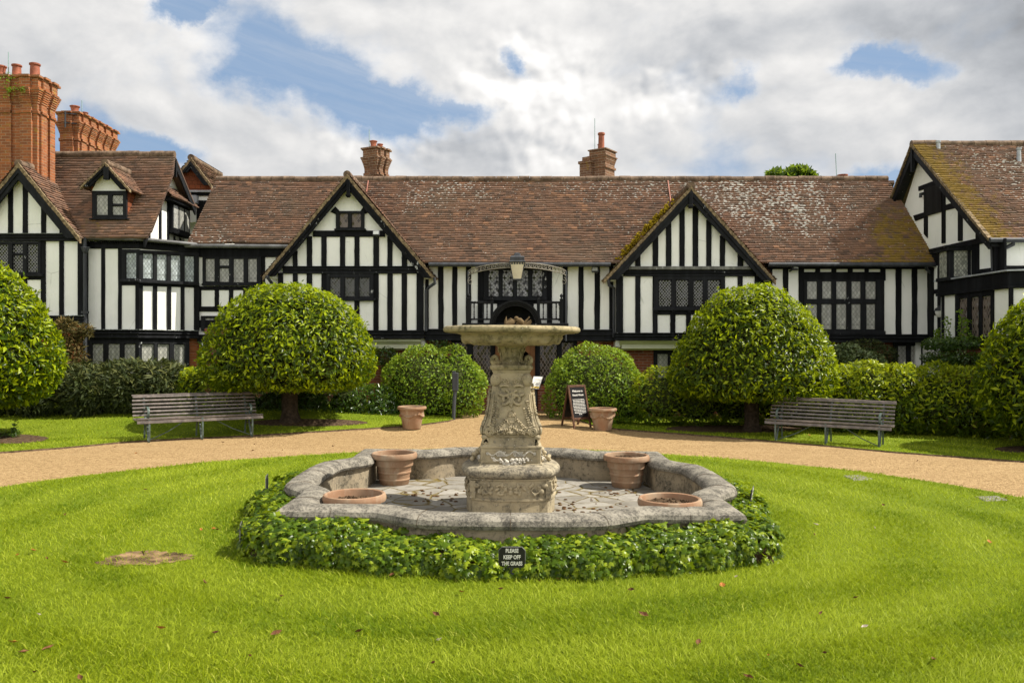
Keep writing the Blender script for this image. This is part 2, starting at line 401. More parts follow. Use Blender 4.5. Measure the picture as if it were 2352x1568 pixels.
M = dict(
    plaster=m_plaster(), black=m_black(), chipped=m_black(.55, 'chipped black paint'), moulding=m_black(.25, 'black moulding paint', (.0065, .007, .008), .14),
    greyed=m_black(.3, 'weathered grey timber', (.10, .10, .09)), iron=m_black(0, 'black iron', (.02, .022, .026), .5), dull=m_black(0, 'dull black boards', (.008, .008, .008), .1),  # matt black for soffits, eave boarding, loft hatch and hood back
    tile=m_tile(), tilem=m_tile(1, 'mossy clay roof tiles', .4), tilew=m_tile(0, 'brown clay roof tiles'),
    brick=m_brick('garden wall brick', (.24, .075, .035), (.11, .04, .025), (.30, .24, .19)), orange=m_brick('orange chimney brick', (.34, .115, .042), (.13, .056, .034), (.33, .245, .16), .5),
    brown=m_brick('weathered chimney brick', (.20, .095, .05), (.09, .055, .04), (.36, .30, .22), .2), hung=m_brick('hung clay tiles', (.22, .065, .025), (.12, .04, .02), (.03, .015, .01), 0, .17, .13),
    terra=m_terra(), pot=m_simple('red chimney clay', (.27, .085, .045), .6, .3, 0, .3, 6),
    stone=m_stone('carved fountain stone', (.42, .35, .225), (.29, .245, .16), (.095, .085, .065), .45, .2, 1.4), dish=m_stone('ochre bowl stone', (.38, .31, .19), (.27, .23, .13), (.09, .08, .045), .6, .35, 1.3),
    curb=m_stone('lichen grey coping stone', (.285, .26, .21), (.19, .172, .138), (.055, .051, .045), .75, .25, 3.0), basin=m_stone('stained basin wall stone', (.34, .28, .19), (.22, .185, .13), (.05, .046, .036), .55, .15, 1.5),
    grass=m_grass(), blade=m_blade(), gravel=m_gravel(), soil=m_soil(), paving=m_paving(), shade_twig=m_simple('twigs and leaves darkened for shade', (.045, .055, .018), 1, 0, 0, .5, 18, 1), slab=m_simple('worn slab', (.20, .19, .15), .95, .1, 0, .4, 14, .6), flag=m_simple('pale flagstone', (.33, .29, .22), .9, .15, 0, .3, 6, .4),
    lead=m_simple('grey lead sheet', (.36, .38, .40), .45, .4, .2, .25, 4), door=m_simple('oiled oak', (.20, .08, .018), .5, .35, 0, .4, 5), frame=m_simple('brown stained wood', (.095, .045, .024), .5, .3, 0, .35, 9),
    slat=m_simple('weathered bench slat', (.115, .092, .078), .36, .65, 0, .45, 11, .4), green=m_simple('grey green painted iron', (.085, .115, .10), .45, .4, .1, .3, 14), white=m_simple('white print', (.72, .70, .64), .6, .3, 0, .05, 5, 0),
    signblack=m_simple('black enamel sign', (.012, .012, .013), .35, .4, 0, .2, 5, 0), paper=m_simple('white notice paper', (.70, .68, .62), .4, .4, 0, .05, 5, 0), yellow=m_simple('yellow sticker', (.75, .48, .01), .4, .4, 0, .08, 5, 0),
    cream=m_simple('cream lantern glass', (.60, .55, .42), .15, .6, 0, .15, 3, 0), bark=m_simple('dark bark', (.05, .036, .025), .95, .1, 0, .5, 15, 1), copper=m_simple('pink copper strip', (.34, .15, .11), .6, .3, .1, .2, 6),
    bluegreen=m_simple('lightning rod', (.25, .36, .36), .5, .3, 0, .1, 3, 0), gutter=m_simple('grey gutter lip', (.12, .12, .12), .5, .4, 0, .4, 3), cover=m_simple('cove plaster with bounced green', (.66, .67, .52), .8, .2, 0, .12, 2, .2),
    floodlens=m_simple('floodlight lens', (.40, .42, .40), .1, .7, 0, .1, 3, 0),
)
M['vedge'] = m_simple('lichened tile edges', (.21, .155, .09), .9, .15, 0, .6, 14, .6); M['ridge'] = m_simple('dull ridge tiles', (.165, .115, .08), .9, .15, 0, .5, 6, .5)
# panes of several sorts
M['g_dark'] = m_glass('dark leaded panes', .078, .093, (.010, .011, .009), 0, None, (.25, .25, .24), .012, .2)
M['g_mixed'] = m_glass('leaded panes with painted reflections', .085, .10, (.015, .015, .015), 1.0, (.36, .36, .37), (.08, .08, .08), .012, .12)  # pale quarries put the sky's reflection into the pane colour
M['g_curtain'] = m_glass('curtained leaded panes', .105, .14, (.10, .105, .09), .25, (.44, .44, .39), (.16, .16, .15), .012, .05, .6)
M['g_blue'] = m_glass('pale curtained leaded panes', .085, .125, (.10, .12, .12), .35, (.46, .52, .52), (.15, .16, .16), .012, .12, .55)
M['g_brown'] = m_glass('brown reflecting panes', .10, .14, (.035, .028, .022), .8, (.17, .135, .11), (.16, .13, .11), .014, .2)
M['g_big'] = m_glass('wide leaded porch panes', .095, .155, (.022, .019, .014), .7, (.05, .04, .032), (.20, .165, .145), .014, .04)
M['topiary'] = m_leaf('glossy laurel leaf', (.010, .026, .002), (.040, .076, .003), (.33, .40, .005), .36, .33, .17, (.50, .60, .008))
M['smallleaf'] = m_leaf('bright small leaf', (.04, .085, .008), (.115, .20, .012), (.31, .41, .05), .36, .38, .18, (.38, .50, .02))
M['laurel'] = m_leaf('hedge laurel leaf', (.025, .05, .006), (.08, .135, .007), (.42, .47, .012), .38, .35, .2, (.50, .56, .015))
M['darklaurel'] = m_leaf('laurel leaf darkened for shade', (.02, .05, .008), (.04, .09, .01), (.10, .16, .012), .3, .32, .6, (.22, .34, .015))  # darker copy of the laurel leaf with shade put into its colour
M['yew'] = m_leaf('grey green conifer spray', (.022, .034, .010), (.05, .066, .018), (.12, .125, .035), .2, .6, .2, (.12, .14, .03))
M['rust'] = m_leaf('rusty conifer spray', (.045, .040, .010), (.085, .07, .018), (.16, .10, .03), .2, .7, .2, (.16, .12, .03))
M['ivy'] = m_leaf('glossy ivy leaf', (.016, .04, .004), (.085, .145, .007), (.30, .37, .018), .32, .32, .22, (.36, .46, .012))
M['viburnum'] = m_leaf('pale veined leaf', (.045, .075, .025), (.10, .145, .05), (.28, .33, .15), .3, .4, .5, (.26, .34, .08))
M['treeleaf'] = m_leaf('summer tree leaf', (.03, .06, .01), (.06, .11, .012), (.14, .20, .015), .4, .5, .3, (.26, .36, .02))
# ================================================================ house helpers
_cnt = [0]
def eps():
    _cnt[0] = (_cnt[0] + 1) % 29
    return _cnt[0] * .00021
def poly_on(mb, cf, pts, pl, out=.03, back=.02, jit=0, mi=0):
    o = out + eps()
    P = []
    for (x, y) in pts:
        X, Y = cf(x + rnd.uniform(-jit, jit), y)
        P.append(pl.hit(X, Y, o))
    mb.prism(P, -pl.n * (o + back), mi)
def rect_on(mb, cf, x0, y0, x1, y1, pl, out=.03, back=.02, jit=0, mi=0):
    poly_on(mb, cf, [(x0, y0), (x1, y0), (x1, y1), (x0, y1)], pl, out, back, jit, mi)
def studs(mb, cf, xs, y0, y1, pl, out=.03, jit=1.2):
    for (a, b) in xs:
        ys = [y0 + (y1 - y0) * i / 6 for i in range(7)]; w1 = [rnd.uniform(-jit, jit) for _ in ys]; w2 = [rnd.uniform(-jit, jit) for _ in ys]
        poly_on(mb, cf, [(a + w1[i], ys[i]) for i in range(7)] + [(b + w2[i], ys[i]) for i in range(6, -1, -1)], pl, out)
def moulding(mb, cf, pts, pl, top_out=.14):
    """moulded beam: pts = (x0,y0top,y0bot,x1,y1top,y1bot); five stepped courses"""
    x0, a0, b0, x1, a1, b1 = pts
    prof = [(0, .13, top_out), (.13, .34, top_out - .045), (.34, .52, top_out - .005), (.52, .74, top_out - .05), (.74, 1, top_out - .025)]
    for f0, f1, o in prof:
        poly_on(mb, cf, [(x0, a0 + (b0 - a0) * f0), (x1, a1 + (b1 - a1) * f0), (x1, a1 + (b1 - a1) * f1), (x0, a0 + (b0 - a0) * f1)], pl, o, .05)

def window(parent, cf, pl, outer, lights, glass, out=.055, recess=.07, sill=None, fmat=None, name='window', quads=None, pane_name='pane'):
    """frame with reveals around the given lights; outer / lights are rectangles in crop pixels"""
    mb = MB()
    xs = sorted({outer[0], outer[2], *[q for l in lights for q in (l[0], l[2])]}); ys = sorted({outer[1], outer[3], *[q for l in lights for q in (l[1], l[3])]})
    sk = (lambda x, y: cf(x, y)) if quads is None else (lambda x, y: cf(x, y + quads * (x - outer[0])))
    o = out + eps()
    H_ = lambda x, y, d: pl.hit(*sk(x, y), d)
    for i in range(len(xs) - 1):
        for j in range(len(ys) - 1):
            mx, my = (xs[i] + xs[i + 1]) / 2, (ys[j] + ys[j + 1]) / 2
            if any(l[0] < mx < l[2] and l[1] < my < l[3] for l in lights): continue
            mb.add([H_(xs[i], ys[j], o), H_(xs[i], ys[j + 1], o), H_(xs[i + 1], ys[j + 1], o), H_(xs[i + 1], ys[j], o)], [[0, 1, 2, 3]])
    for (x0, y0, x1, y1) in lights:
        a = [H_(x0, y0, o), H_(x1, y0, o), H_(x1, y1, o), H_(x0, y1, o)]; b = [p - pl.n * recess for p in a]
        mb.add(a + b, [[0, 1, 5, 4], [1, 2, 6, 5], [2, 3, 7, 6], [3, 0, 4, 7]])
        # narrow metal casement round the glass
        ew, eh = (x1 - x0) * .055, (x1 - x0) * .055
        for (p, q, r, s) in ((x0, y0, x1, y0 + eh), (x0, y1 - eh, x1, y1), (x0, y0, x0 + ew, y1), (x1 - ew, y0, x1, y1)):
            P = [H_(p, q, o - .035), H_(r, q, o - .035), H_(r, s, o - .035), H_(p, s, o - .035)]
            mb.prism([v - pl.n * eps() for v in P], -pl.n * .03)
    a = [H_(outer[0], outer[1], o), H_(outer[2], outer[1], o), H_(outer[2], outer[3], o), H_(outer[0], outer[3], o)]; b = [p - pl.n * (out + .03) for p in a]
    mb.add(a + b, [[0, 4, 5, 1], [1, 5, 6, 2], [2, 6, 7, 3], [3, 7, 4, 0]])
    w = mb.build(name, fmat or M['moulding'], parent)
    if sill:
        sb = MB(); poly_on(sb, sk, [(sill[0], sill[1]), (sill[2], sill[1]), (sill[2], sill[3]), (sill[0], sill[3])], pl, .12, .02); sb.build('sill', M['moulding'], w, bevel=.008)
    U = Vector((0, 0, 1)).cross(pl.n).normalized(); V = pl.n.cross(U)
    pv = []; uv = []; fs = []
    for (x0, y0, x1, y1) in lights:
        q = [H_(x0, y0, o) - pl.n * (recess - .02), H_(x0, y1, o) - pl.n * (recess - .02), H_(x1, y1, o) - pl.n * (recess - .02), H_(x1, y0, o) - pl.n * (recess - .02)]
        c = sum(q, Vector()) / 4; k = len(pv)
        pv += q; fs.append([k, k + 1, k + 2, k + 3]); uv += [((p - c).dot(U) + rnd.randint(-40, 40) * 0, (p - c).dot(V)) for p in q]
    m2 = MB(); m2.add(pv, fs); p = m2.build(pane_name, glass, w)
    lay = p.data.uv_layers.new(name='UVMap')
    for l in p.data.loops: lay.data[l.index].uv = uv[l.vertex_index]
    return w

def scan(poly, v):
    xs = []
    for i in range(len(poly)):
        (u0, v0), (u1, v1) = poly[i], poly[(i + 1) % len(poly)]
        if (v0 <= v < v1) or (v1 <= v < v0): xs.append(u0 + (u1 - u0) * (v - v0) / (v1 - v0))
    xs.sort(); return [(xs[i], xs[i + 1]) for i in range(0, len(xs) - 1, 2)]
def cut(iv, holes):
    for (a, b) in holes:
        r = []
        for (p, q) in iv:
            if b <= p or a >= q: r.append((p, q)); continue
            if a > p: r.append((p, a))
            if b < q: r.append((b, q))
        iv = r
    return iv
def tiles(O, U, V, poly, parent, mat, name='roof', notches=(), lich=None, moss=None, g=.098, tw=.165, th=.040, wav=.012, seed=0):
    R = np.random.default_rng(seed + 77); N = U.cross(V).normalized()
    vmin = min(p[1] for p in poly); vmax = max(p[1] for p in poly)
    verts = []; faces = []; tint = []; li = []; mo = []
    ph = R.uniform(0, 6.28, 6)
    def sag(u, v): return wav * (math.sin(u * 1.1 + ph[0] + v * .6) + .6 * math.sin(u * 2.9 + ph[1] - v) + .5 * math.sin(v * 2.3 + ph[2] + u * .3))
    nrow = int((vmax - vmin) / g) + 1
    def P(u, v, z): q = O + U * u + V * v + N * z; return (q.x, q.y, q.z)
    for i in range(nrow):
        v0 = vmin + i * g; v1 = v0 + g; vm = min(v0 + g * .5, vmax - 1e-4)
        iv = scan(poly, vm)
        for nt in notches: iv = cut(iv, scan(nt, vm))
        rowj = R.normal(0, .003); rowph = R.uniform(0, 6.28)
        for (a, b) in iv:
            k = len(verts); verts += [P(a, v0, -.035), P(b, v0, -.035), P(b, v1 + .01, -.035), P(a, v1 + .01, -.035)]; faces += [k, k + 1, k + 2, k + 3]
            tint.append(.1); li.append(0); mo.append(0)
            off = (i % 2) * tw * .5 + R.uniform(-.02, .02)
            s = math.floor((a - off) / tw) * tw + off
            zc = None; jv = R.normal(0, .005)
            while s < b:
                u0 = max(a, s); u1 = min(b, s + tw); s += tw
                if u1 - u0 < .012: continue
                jv = .6 * jv + R.normal(0, .0065)
                um = (u0 + u1) / 2
                lo = v0 - .012 + rowj + jv + .009 * math.sin(um * 3.1 + rowph); z = sag(um, v0) + R.normal(0, .0028); zt = R.normal(0, .003)
                k = len(verts)
                verts += [P(u0, lo, z + th + zt), P(u1, lo, z + th - zt), P(u1, v1 + .005, z + .001), P(u0, v1 + .005, z + .001), P(u0, lo + .006, z - .03), P(u1, lo + .006, z - .03)]
                faces += [k, k + 1, k + 2, k + 3, k + 4, k + 5, k + 1, k]
                tt = float(np.clip(R.normal(.42, .22), 0, .8)) if R.random() > .05 else R.uniform(.8, 1)
                l_ = lich(um, v0) if lich else .1; m_ = moss(um, v0) if moss else 0
                tint += [tt, tt]; li += [l_, l_]; mo += [m_, m_]
    v = np.array(verts)
    if parent is not None:
        inv = np.array(world(parent).inverted()); v = v @ inv[:3, :3].T + inv[:3, 3]
    return np_mesh(name, v, np.array(faces), 4, mat, parent, dict(tint=tint, lichen=li, moss=mo))
def ridge(parent, a, b, mat, r=.105, name='ridge_tiles', n=None, jit=.008):
    a, b = Vector(a), Vector(b); L = (b - a).length; n = n or max(2, int(L / .33)); mb = MB(); d = (b - a) / n
    for i in range(n):
        p = a + d * i; q = a + d * (i + 1) - d * .03
        z = rnd.uniform(-jit, jit); rr = r * rnd.uniform(.95, 1.06)
        mb.tube([p + Vector((0, 0, z)), q + Vector((0, 0, z + rnd.uniform(-.004, .004)))], rr, 10)
    return mb.build(name, mat, parent, smooth=50)
def verge_boards(parent, apex, footL, footR, Yf, tile_t, barge_t, edge_mat, barge_mat, thick=.07, sides='LR'):
    """tile edge and barge board along both slopes of a gable standing parallel to the picture (T pixels)"""
    pl = front(Yf)
    for (fx, fy), sd in ((footL, 'L'), (footR, 'R')):
        if sd not in sides: continue
        me = MB(); mbz = MB()
        dx, dy = fx - apex[0], fy - apex[1]; ln = math.hypot(dx, dy); kx = abs(dx) / ln
        v1, v2, v3 = tile_t / kx, (tile_t + barge_t * .45) / kx, (tile_t + barge_t) / kx
        def line(va, vb, mb, out, dep, cutk=1.0):
            fa = 1 - va / dy; fb = 1 - vb / dy
            pts = [(apex[0], apex[1] + va), (apex[0] + dx * fa, fy), (apex[0] + dx * fb, fy), (apex[0], apex[1] + vb)]
            P = [pl.hit(x, y, out) for x, y in pts]; mb.prism(P, -pl.n * dep)
        # toothed tile edge: a run of short overlapping pieces
        nseg = int(ln / 5)
        for i in range(nseg):
            f0, f1 = i / nseg, (i + 1.12) / nseg
            j = rnd.uniform(-1, 1) * .8
            p0 = (apex[0] + dx * f0, apex[1] + dy * f0 + j - .6); p1 = (apex[0] + dx * f1, apex[1] + dy * f1 + j + .8)
            P = [pl.hit(*p0, .03 + eps()), pl.hit(*p1, .03 + eps()), pl.hit(p1[0], p1[1] + v1, .03), pl.hit(p0[0], p0[1] + v1, .03)]
            me.prism(P, -pl.n * .1)
        line(v1, v2, mbz, .02, thick); line(v2 - .3, v3, mbz, -.012, thick)
        me.build('verge', edge_mat, parent); mbz.build('bargeboard', barge_mat, parent)
def gable_roof(parent, apex, footL, footR, Yf, depth, mat, moss=None, mossL=None, sides='LR', lich=None, lenk=1.0, seed=3):
    A = at(*apex, Yf)
    for (fx, fy), sd in ((footL, 'L'), (footR, 'R')):
        if sd not in sides: continue
        B = at(fx, fy, Yf); V = (A - B).normalized(); L = (A - B).length
        if sd == 'R': O, U = B.copy(), Vector((0, 1, 0))
        else: O, U = B + Vector((0, depth, 0)), Vector((0, -1, 0))
        o = tiles(O, U, V, [(0, 0), (depth, 0), (depth, L), (0, L)], parent, mat, 'roof', (), lich, (mossL if sd == 'L' and mossL else moss), seed=seed)
    ridge(parent, A + Vector((0, .0, .0)), A + Vector((0, depth, 0)), M['ridge'], .10)
def pipe(parent, pts, r=.042, name='downpipe', mat=None):
    mb = MB(); mb.tube(pts, r, 10); return mb.build(name, mat or M['iron'], parent, smooth=50)
def brackets(mb, pts, r=.06):
    for p in pts: mb.box((p.x - r, p.y - .05, p.z - .03), (p.x + r, p.y + .05, p.z + .03))

# ================================================================ main range
house = empty('timbered_house', (0, 22, 0), 0, 'long black and white timbered house range with two front gables and balcony', 'house')
Ys, G1, G2, C0, R0 = 22.35, 21.75, 21.65, 21.95, 21.95
EY, EZ, RY = 21.55, 1.95 + (792 - 602) * 21.55 / F, 24.0
RZ = 1.95 + 379 * RY / F
rU = Vector((1, 0, 0)); rV = Vector((0, RY - EY, RZ - EZ)).normalized(); rO = Vector((0, EY, EZ)); rN = rU.cross(rV)
rpl = Plane(rO, rN)
def ruv(px, py):
    p = rpl.hit(px, py) - rO; return (p.dot(rU), p.dot(rV))
def rxy(X, Z):     # uv of the roof at world X, height Z
    return (X, (Z - EZ) / rV.z)
vtop = (Vector((0, RY, RZ)) - rO).length
gA1, gL1, gR1 = (797, 400), (603, 634), (1000, 638)
gA2, gL2, gR2 = (1588, 427), (1387, 642), (1782, 643)
def notch(apex, fl, fr, Yf):
    A = at(*apex, Yf); L = at(*fl, Yf); R = at(*fr, Yf)
    # where each slope meets the main roof: at height z the slope lies at x(z)
    zt = A.z
    return [rxy(L.x + (A.x - L.x) * max(0, (EZ - L.z)) / (A.z - L.z) + .05, EZ - .3), rxy(R.x + (A.x - R.x) * max(0, (EZ - R.z)) / (A.z - R.z) - .05, EZ - .3), rxy(A.x + .02, zt - .06), rxy(A.x - .02, zt - .06)]
main_poly = [ruv(430, 557), ruv(700, 560), (ruv(700, 560)[0], 0), (ruv(2150, 602)[0] + .12, 0), ruv(2112, 530), ruv(2076, 470), (ruv(2038, 412)[0], vtop), (ruv(500, 412)[0], vtop)]
def main_lich(u, v):
    h = v / vtop; k = .41
    k += .55 * math.exp(-((u + 8.2) / 1.0) ** 2 - ((h - .12) / .22) ** 2)          # patch by the outer verge
    k += .5 * math.exp(-((u + 1.9) / 1.5) ** 2) * sm((h - .45) / .4)                 # band right of the first gable
    k += .42 * math.exp(-((u - 3.2) / 1.8) ** 2) * sm((h - .5) / .4)
    k += (.78 + .45 * math.sin(u * 8 + .4 * math.sin(v * 3))) * math.exp(-((u - 8.1) / 1.4) ** 2) * sm((h - .12) / .5) * (1 - .5 * sm((h - .85) / .15))
    k += .5 * math.exp(-((u - 6.3) / 1.6) ** 2) * sm((h - .1) / .6)
    k -= .30 * math.exp(-((u - .6) / 1.6) ** 2) * (1 - h)
    return float(max(0, min(1.2, k)))
def main_moss(u, v):
    h = v / vtop
    return float(min(1, 1.0 * sm((u - 8.3) / 2.2) * (1 - .75 * sm((h - .25) / .5)) + .75 * sm((u - 6.0) / 2) * sm((.05 - h) / .05) + .35 * sm((u - 9.6) / 1)))
tiles(rO, rU, rV, main_poly, house, M['tile'], 'roof', [notch(gA1, gL1, gR1, G1), notch(gA2, gL2, gR2, G2)], main_lich, main_moss, seed=1, wav=.014)
Xl, Xr = ruv(500, 412)[0], ruv(2038, 412)[0]
ridge(house, (Xl - .02, RY, RZ + .01), (Xr, RY, RZ + .01), M['ridge'], .10)
mb = MB()   # rear slope, rear wall and end walls close the range
mb.prism([Vector((Xl, RY, RZ - .02)), Vector((Xr + .2, RY, RZ - .02)), Vector((Xr + .2, RY + 2.6, 4.0)), Vector((Xl, RY + 2.6, 4.0))], (0, -.02, -.08)); mb.build('rear_roof', M['tilew'], house)
mb = MB(); mb.box((-8.7, 26.3, -.4), (11.2, 26.5, 4.2)); mb.build('rear_wall', M['plaster'], house)
mb = MB(); mb.box((11.05, 22.2, -.4), (11.2, 26.3, 4.1)); mb.build('end_wall', M['plaster'], house)
# copper strips and lightning rod cable on the roof
for (a, b) in (((846, 414), (842, 440)), ((1534, 412), (1541, 462))):
    mb = MB(); P = [rpl.hit(a[0] - 1.2, a[1], .05), rpl.hit(a[0] + 1.2, a[1], .05), rpl.hit(b[0] + 1.2, b[1], .05), rpl.hit(b[0] - 1.2, b[1], .05)]
    mb.prism(P, -rN * .02); mb.build('conductor_strip', M['copper'], house)

# ---- walls of the range: plaster upper storey
mb = MB()
P3 = front(Ys); P0 = front(C0); PG1 = front(G1); PG2 = front(G2); PR = front(R0)
for q, pl in (((452, 566, 700, 780), P3), ((985, 598, 1420, 775), P0), ((1740, 598, 2150, 775), PR)):
    mb = MB(); rect_on(mb, ct, *q, pl, 0, .2); mb.build('plaster_wall', M['plaster'], house)
mb = MB(); poly_on(mb, ct, [gA1 and (797, 412), (985, 640), (975, 640), (975, 775), (640, 775), (640, 640), (612, 640)], PG1, 0, .2); mb.build('gable_wall', M['plaster'], house)
mb = MB(); poly_on(mb, ct, [(1588, 440), (1768, 645), (1752, 645), (1752, 775), (1416, 775), (1416, 645), (1402, 645)], PG2, 0, .2); mb.build('gable_wall', M['plaster'], house)
# returns of the gabled bays back to the wall behind
for (px, Y) in ((640, G1), (975, G1), (1416, G2), (1752, G2)):
    mb = MB(); x = at(px, 0, Y).x; s = 1 if px in (640, 1416) else -1
    mb.box((min(x, x + s * .12), Y + .2, 1.9), (max(x, x + s * .12), Y + .75, 4.2)); mb.build('return_wall', M['plaster'], house)
# brick ground floor
mb = MB(); mb.box((-8.45, 22.28, -.5), (11.2, 22.45, 2.4)); mb.build('brick_wall', M['brick'], house)
for (x0, x1, Y) in ((640, 975, G1), (1416, 1752, G2)):
    mb = MB(); a, b = at(x0, 0, Y).x, at(x1, 0, Y).x
    q = [Vector((a + .1, Y + .02, 2.10)), Vector((b - .1, Y + .02, 2.10)), Vector((b - .1, Y + .45, 1.86)), Vector((a + .1, Y + .45, 1.86))]
    mb.prism(q, (0, .0, -.05))
    rect_on(mb, ct, x0 + 12, 779, x1 - 10, 800, front(Y + .18), 0, .3)
    mb.build('cove', M['cover'], house)  # green light bounced off the bushes is put into the cove colour
# ---- timbers
mb = MB()
studs(mb, c3, [(860, 897)], 1075, 1700, P3, .03); rect_on(mb, c3, 250, 1368, 860, 1405, P3, .028); rect_on(mb, c3, 250, 985, 1120, 1082, P3, .05)
studs(mb, c3, [(250, 272), (403, 445), (543, 585), (683, 725)], 1402, 1580, P3, .025); rect_on(mb, c3, 250, 1565, 860, 1615, P3, .03)
rect_on(mb, ct, 455, 735, 640, 752, P3, .045)
# first gable
studs(mb, c4, [(330, 370)], 760, 892, PG1); studs(mb, c4, [(447, 492), (1125, 1168)], 640, 892, PG1); studs(mb, c4, [(570, 614), (726, 770), (848, 891), (1007, 1055)], 640, 892, PG1)
studs(mb, c4, [(1245, 1290)], 755, 892, PG1)
rect_on(mb, c4, 500, 592, 1105, 644, PG1, .04)
studs(mb, c4, [(330, 370), (447, 492), (1125, 1170), (1245, 1290)], 945, 1435, PG1); studs(mb, c4, [(570, 614), (1007, 1052)], 945, 1435, PG1, .028); studs(mb, c4, [(848, 891)], 1180, 1435, PG1, .028)
rect_on(mb, c4, 1370, 945, 1430, 1440, PG1, .05); rect_on(mb, c4, 205, 945, 247, 1440, PG1, .05); rect_on(mb, c4, 614, 1150, 1050, 1182, PG1, .035)
for pts in ([(690, 455), (645, 435), (690, 390), (720, 425)], [(932, 455), (975, 435), (925, 390), (900, 425)]): poly_on(mb, c4, pts, PG1, .033)
# second gable
studs(mb, c6, [(440, 488)], 735, 845, PG2); studs(mb, c6, [(598, 648), (1206, 1253)], 560, 845, PG2); studs(mb, c6, [(718, 767), (1083, 1130)], 420, 845, PG2); studs(mb, c6, [(840, 888), (960, 1010)], 300, 845, PG2); studs(mb, c6, [(1367, 1417)], 715, 845, PG2)
studs(mb, c6, [(440, 487), (597, 642), (1208, 1253), (1367, 1413)], 925, 1445, PG2); studs(mb, c6, [(757, 803), (900, 945), (1060, 1105)], 1270, 1445, PG2)
rect_on(mb, c6, 268, 925, 330, 1450, PG2, .05); rect_on(mb, c6, 1523, 925, 1600, 1450, PG2, .05); rect_on(mb, c6, 597, 1235, 1253, 1278, PG2, .035)
# middle wall
studs(mb, c5, [(-12, 18), (112, 165), (250, 300), (385, 437), (1335, 1382), (1490, 1540), (1645, 1700)], 235, 875, P0, .03, 3)
studs(mb, c5, [(1790, 1830)], 235, 875, P0, .03)
rect_on(mb, c5, 0, 205, 1860, 248, P0, .05); rect_on(mb, c5, 690, 600, 1050, 860, P0, .02); rect_on(mb, c5, 513, 588, 1222, 622, P0, .036)  # last bar: black strip added for the shadow below the window sill
studs(mb, c5, [(500, 560), (1180, 1230)], 240, 870, P0, .034)
# far section
studs(mb, c7, [(0, 107), (195, 240), (327, 372), (1143, 1190), (1278, 1323), (1410, 1462)], 870, 1470, PR, .03, 2); rect_on(mb, c7, -30, 845, 1470, 915, PR, .05)
studs(mb, c7, [(467, 507), (602, 643), (740, 780), (880, 915), (1013, 1057)], 905, 945, PR, .028); rect_on(mb, c7, 340, 940, 1057, 1012, PR, .04); rect_on(mb, c7, 340, 1435, 1057, 1470, PR, .045)
mb.build('timber_frame', M['black'], house, bevel=.006)
for cf, pts, pl, to in ((c4, (200, 1428, 1500, 1436, 1428, 1500), PG1, .14), (c4, (245, 890, 953, 1372, 890, 953), PG1, .10), (c6, (250, 1440, 1512, 1600, 1440, 1512), PG2, .14), (c6, (335, 868, 930, 1535, 868, 930), PG2, .10),
        (c5, (-20, 870, 985, 420, 870, 985), P0, .14), (c5, (1330, 876, 990, 1850, 876, 990), P0, .14), (c7, (-30, 1462, 1532, 1470, 1462, 1532), PR, .14), (ct, (452, 768, 785, 650, 768, 785), P3, .14)):
    mb = MB(); moulding(mb, cf, pts, pl, to); mb.build('jetty_moulding' if to > .12 else 'gable_beam', M['moulding'], house, bevel=.008)
mb = MB(); rect_on(mb, c6, 385, 840, 1490, 870, PG2, .13); mb.build('weathered_beam', M['greyed'], house, bevel=.008)
mb = MB()  # dentils beneath the higher eave
for i in range(46):
    x = 250 + i * 19; rect_on(mb, c3, x, 983, x + 10, 1000, P3, .10)
mb.build('dentils', M['black'], house)
mb = MB()
mb.tube([rpl.hit(428, 561) + Vector((0, -.08, -.05)), rpl.hit(668, 563) + Vector((0, -.08, -.05))], .055, 8)
mb.build('gutter', M['gutter'], house, smooth=50)
for (a, b) in ((985, 1402), (1765, 2148)):
    mb = MB(); mb.tube([rpl.hit(a, 604) + Vector((0, -.03, -.045)), rpl.hit(b, 604) + Vector((0, -.03, -.045))], .06, 8); mb.build('gutter', M['iron'], house, smooth=50)
# gable roofs and boards
lowmoss = lambda u, v: .25
gable_roof(house, gA1, gL1, gR1, G1 - .24, 2.7, M['tile'], lambda u, v: .45 if u < .5 else .1, seed=5)
gable_roof(house, gA2, gL2, gR2, G2 - .24, 2.4, M['tilem'], lambda u, v: .5 if u < .5 else .15, lambda u, v: .95, seed=6)
verge_boards(house, gA1, gL1, gR1, G1 - .26, 6.2, 15, M['vedge'], M['chipped'])
verge_boards(house, gA2, gL2, gR2, G2 - .26, 6.2, 17, M['vedge'], M['moulding'])
mb = MB(); rect_on(mb, c4, 780, 165, 808, 310, front(G1 - .30), .02, .1); rect_on(mb, c4, 772, 285, 814, 300, front(G1 - .30), .03, .1); mb.build('finial_post', M['chipped'], house, bevel=.006)
mb = MB(); rect_on(mb, c6, 928, 170, 962, 312, front(G2 - .30), .02, .1); rect_on(mb, c6, 920, 285, 968, 300, front(G2 - .30), .03, .1); mb.build('finial_post', M['moulding'], house, bevel=.006)
# soffits under the gable overhangs
for (ap, fl, fr, Y) in ((gA1, gL1, gR1, G1), (gA2, gL2, gR2, G2)):
    for f in (fl, fr):
        mb = MB(); A = at(ap[0], ap[1] + 9, Y - .2); B = at(f[0], f[1] + 3, Y - .2)
        mb.prism([A, B, B + Vector((0, .22, 0)), A + Vector((0, .22, 0))], (0, 0, -.02)); mb.build('soffit', M['dull'], house)
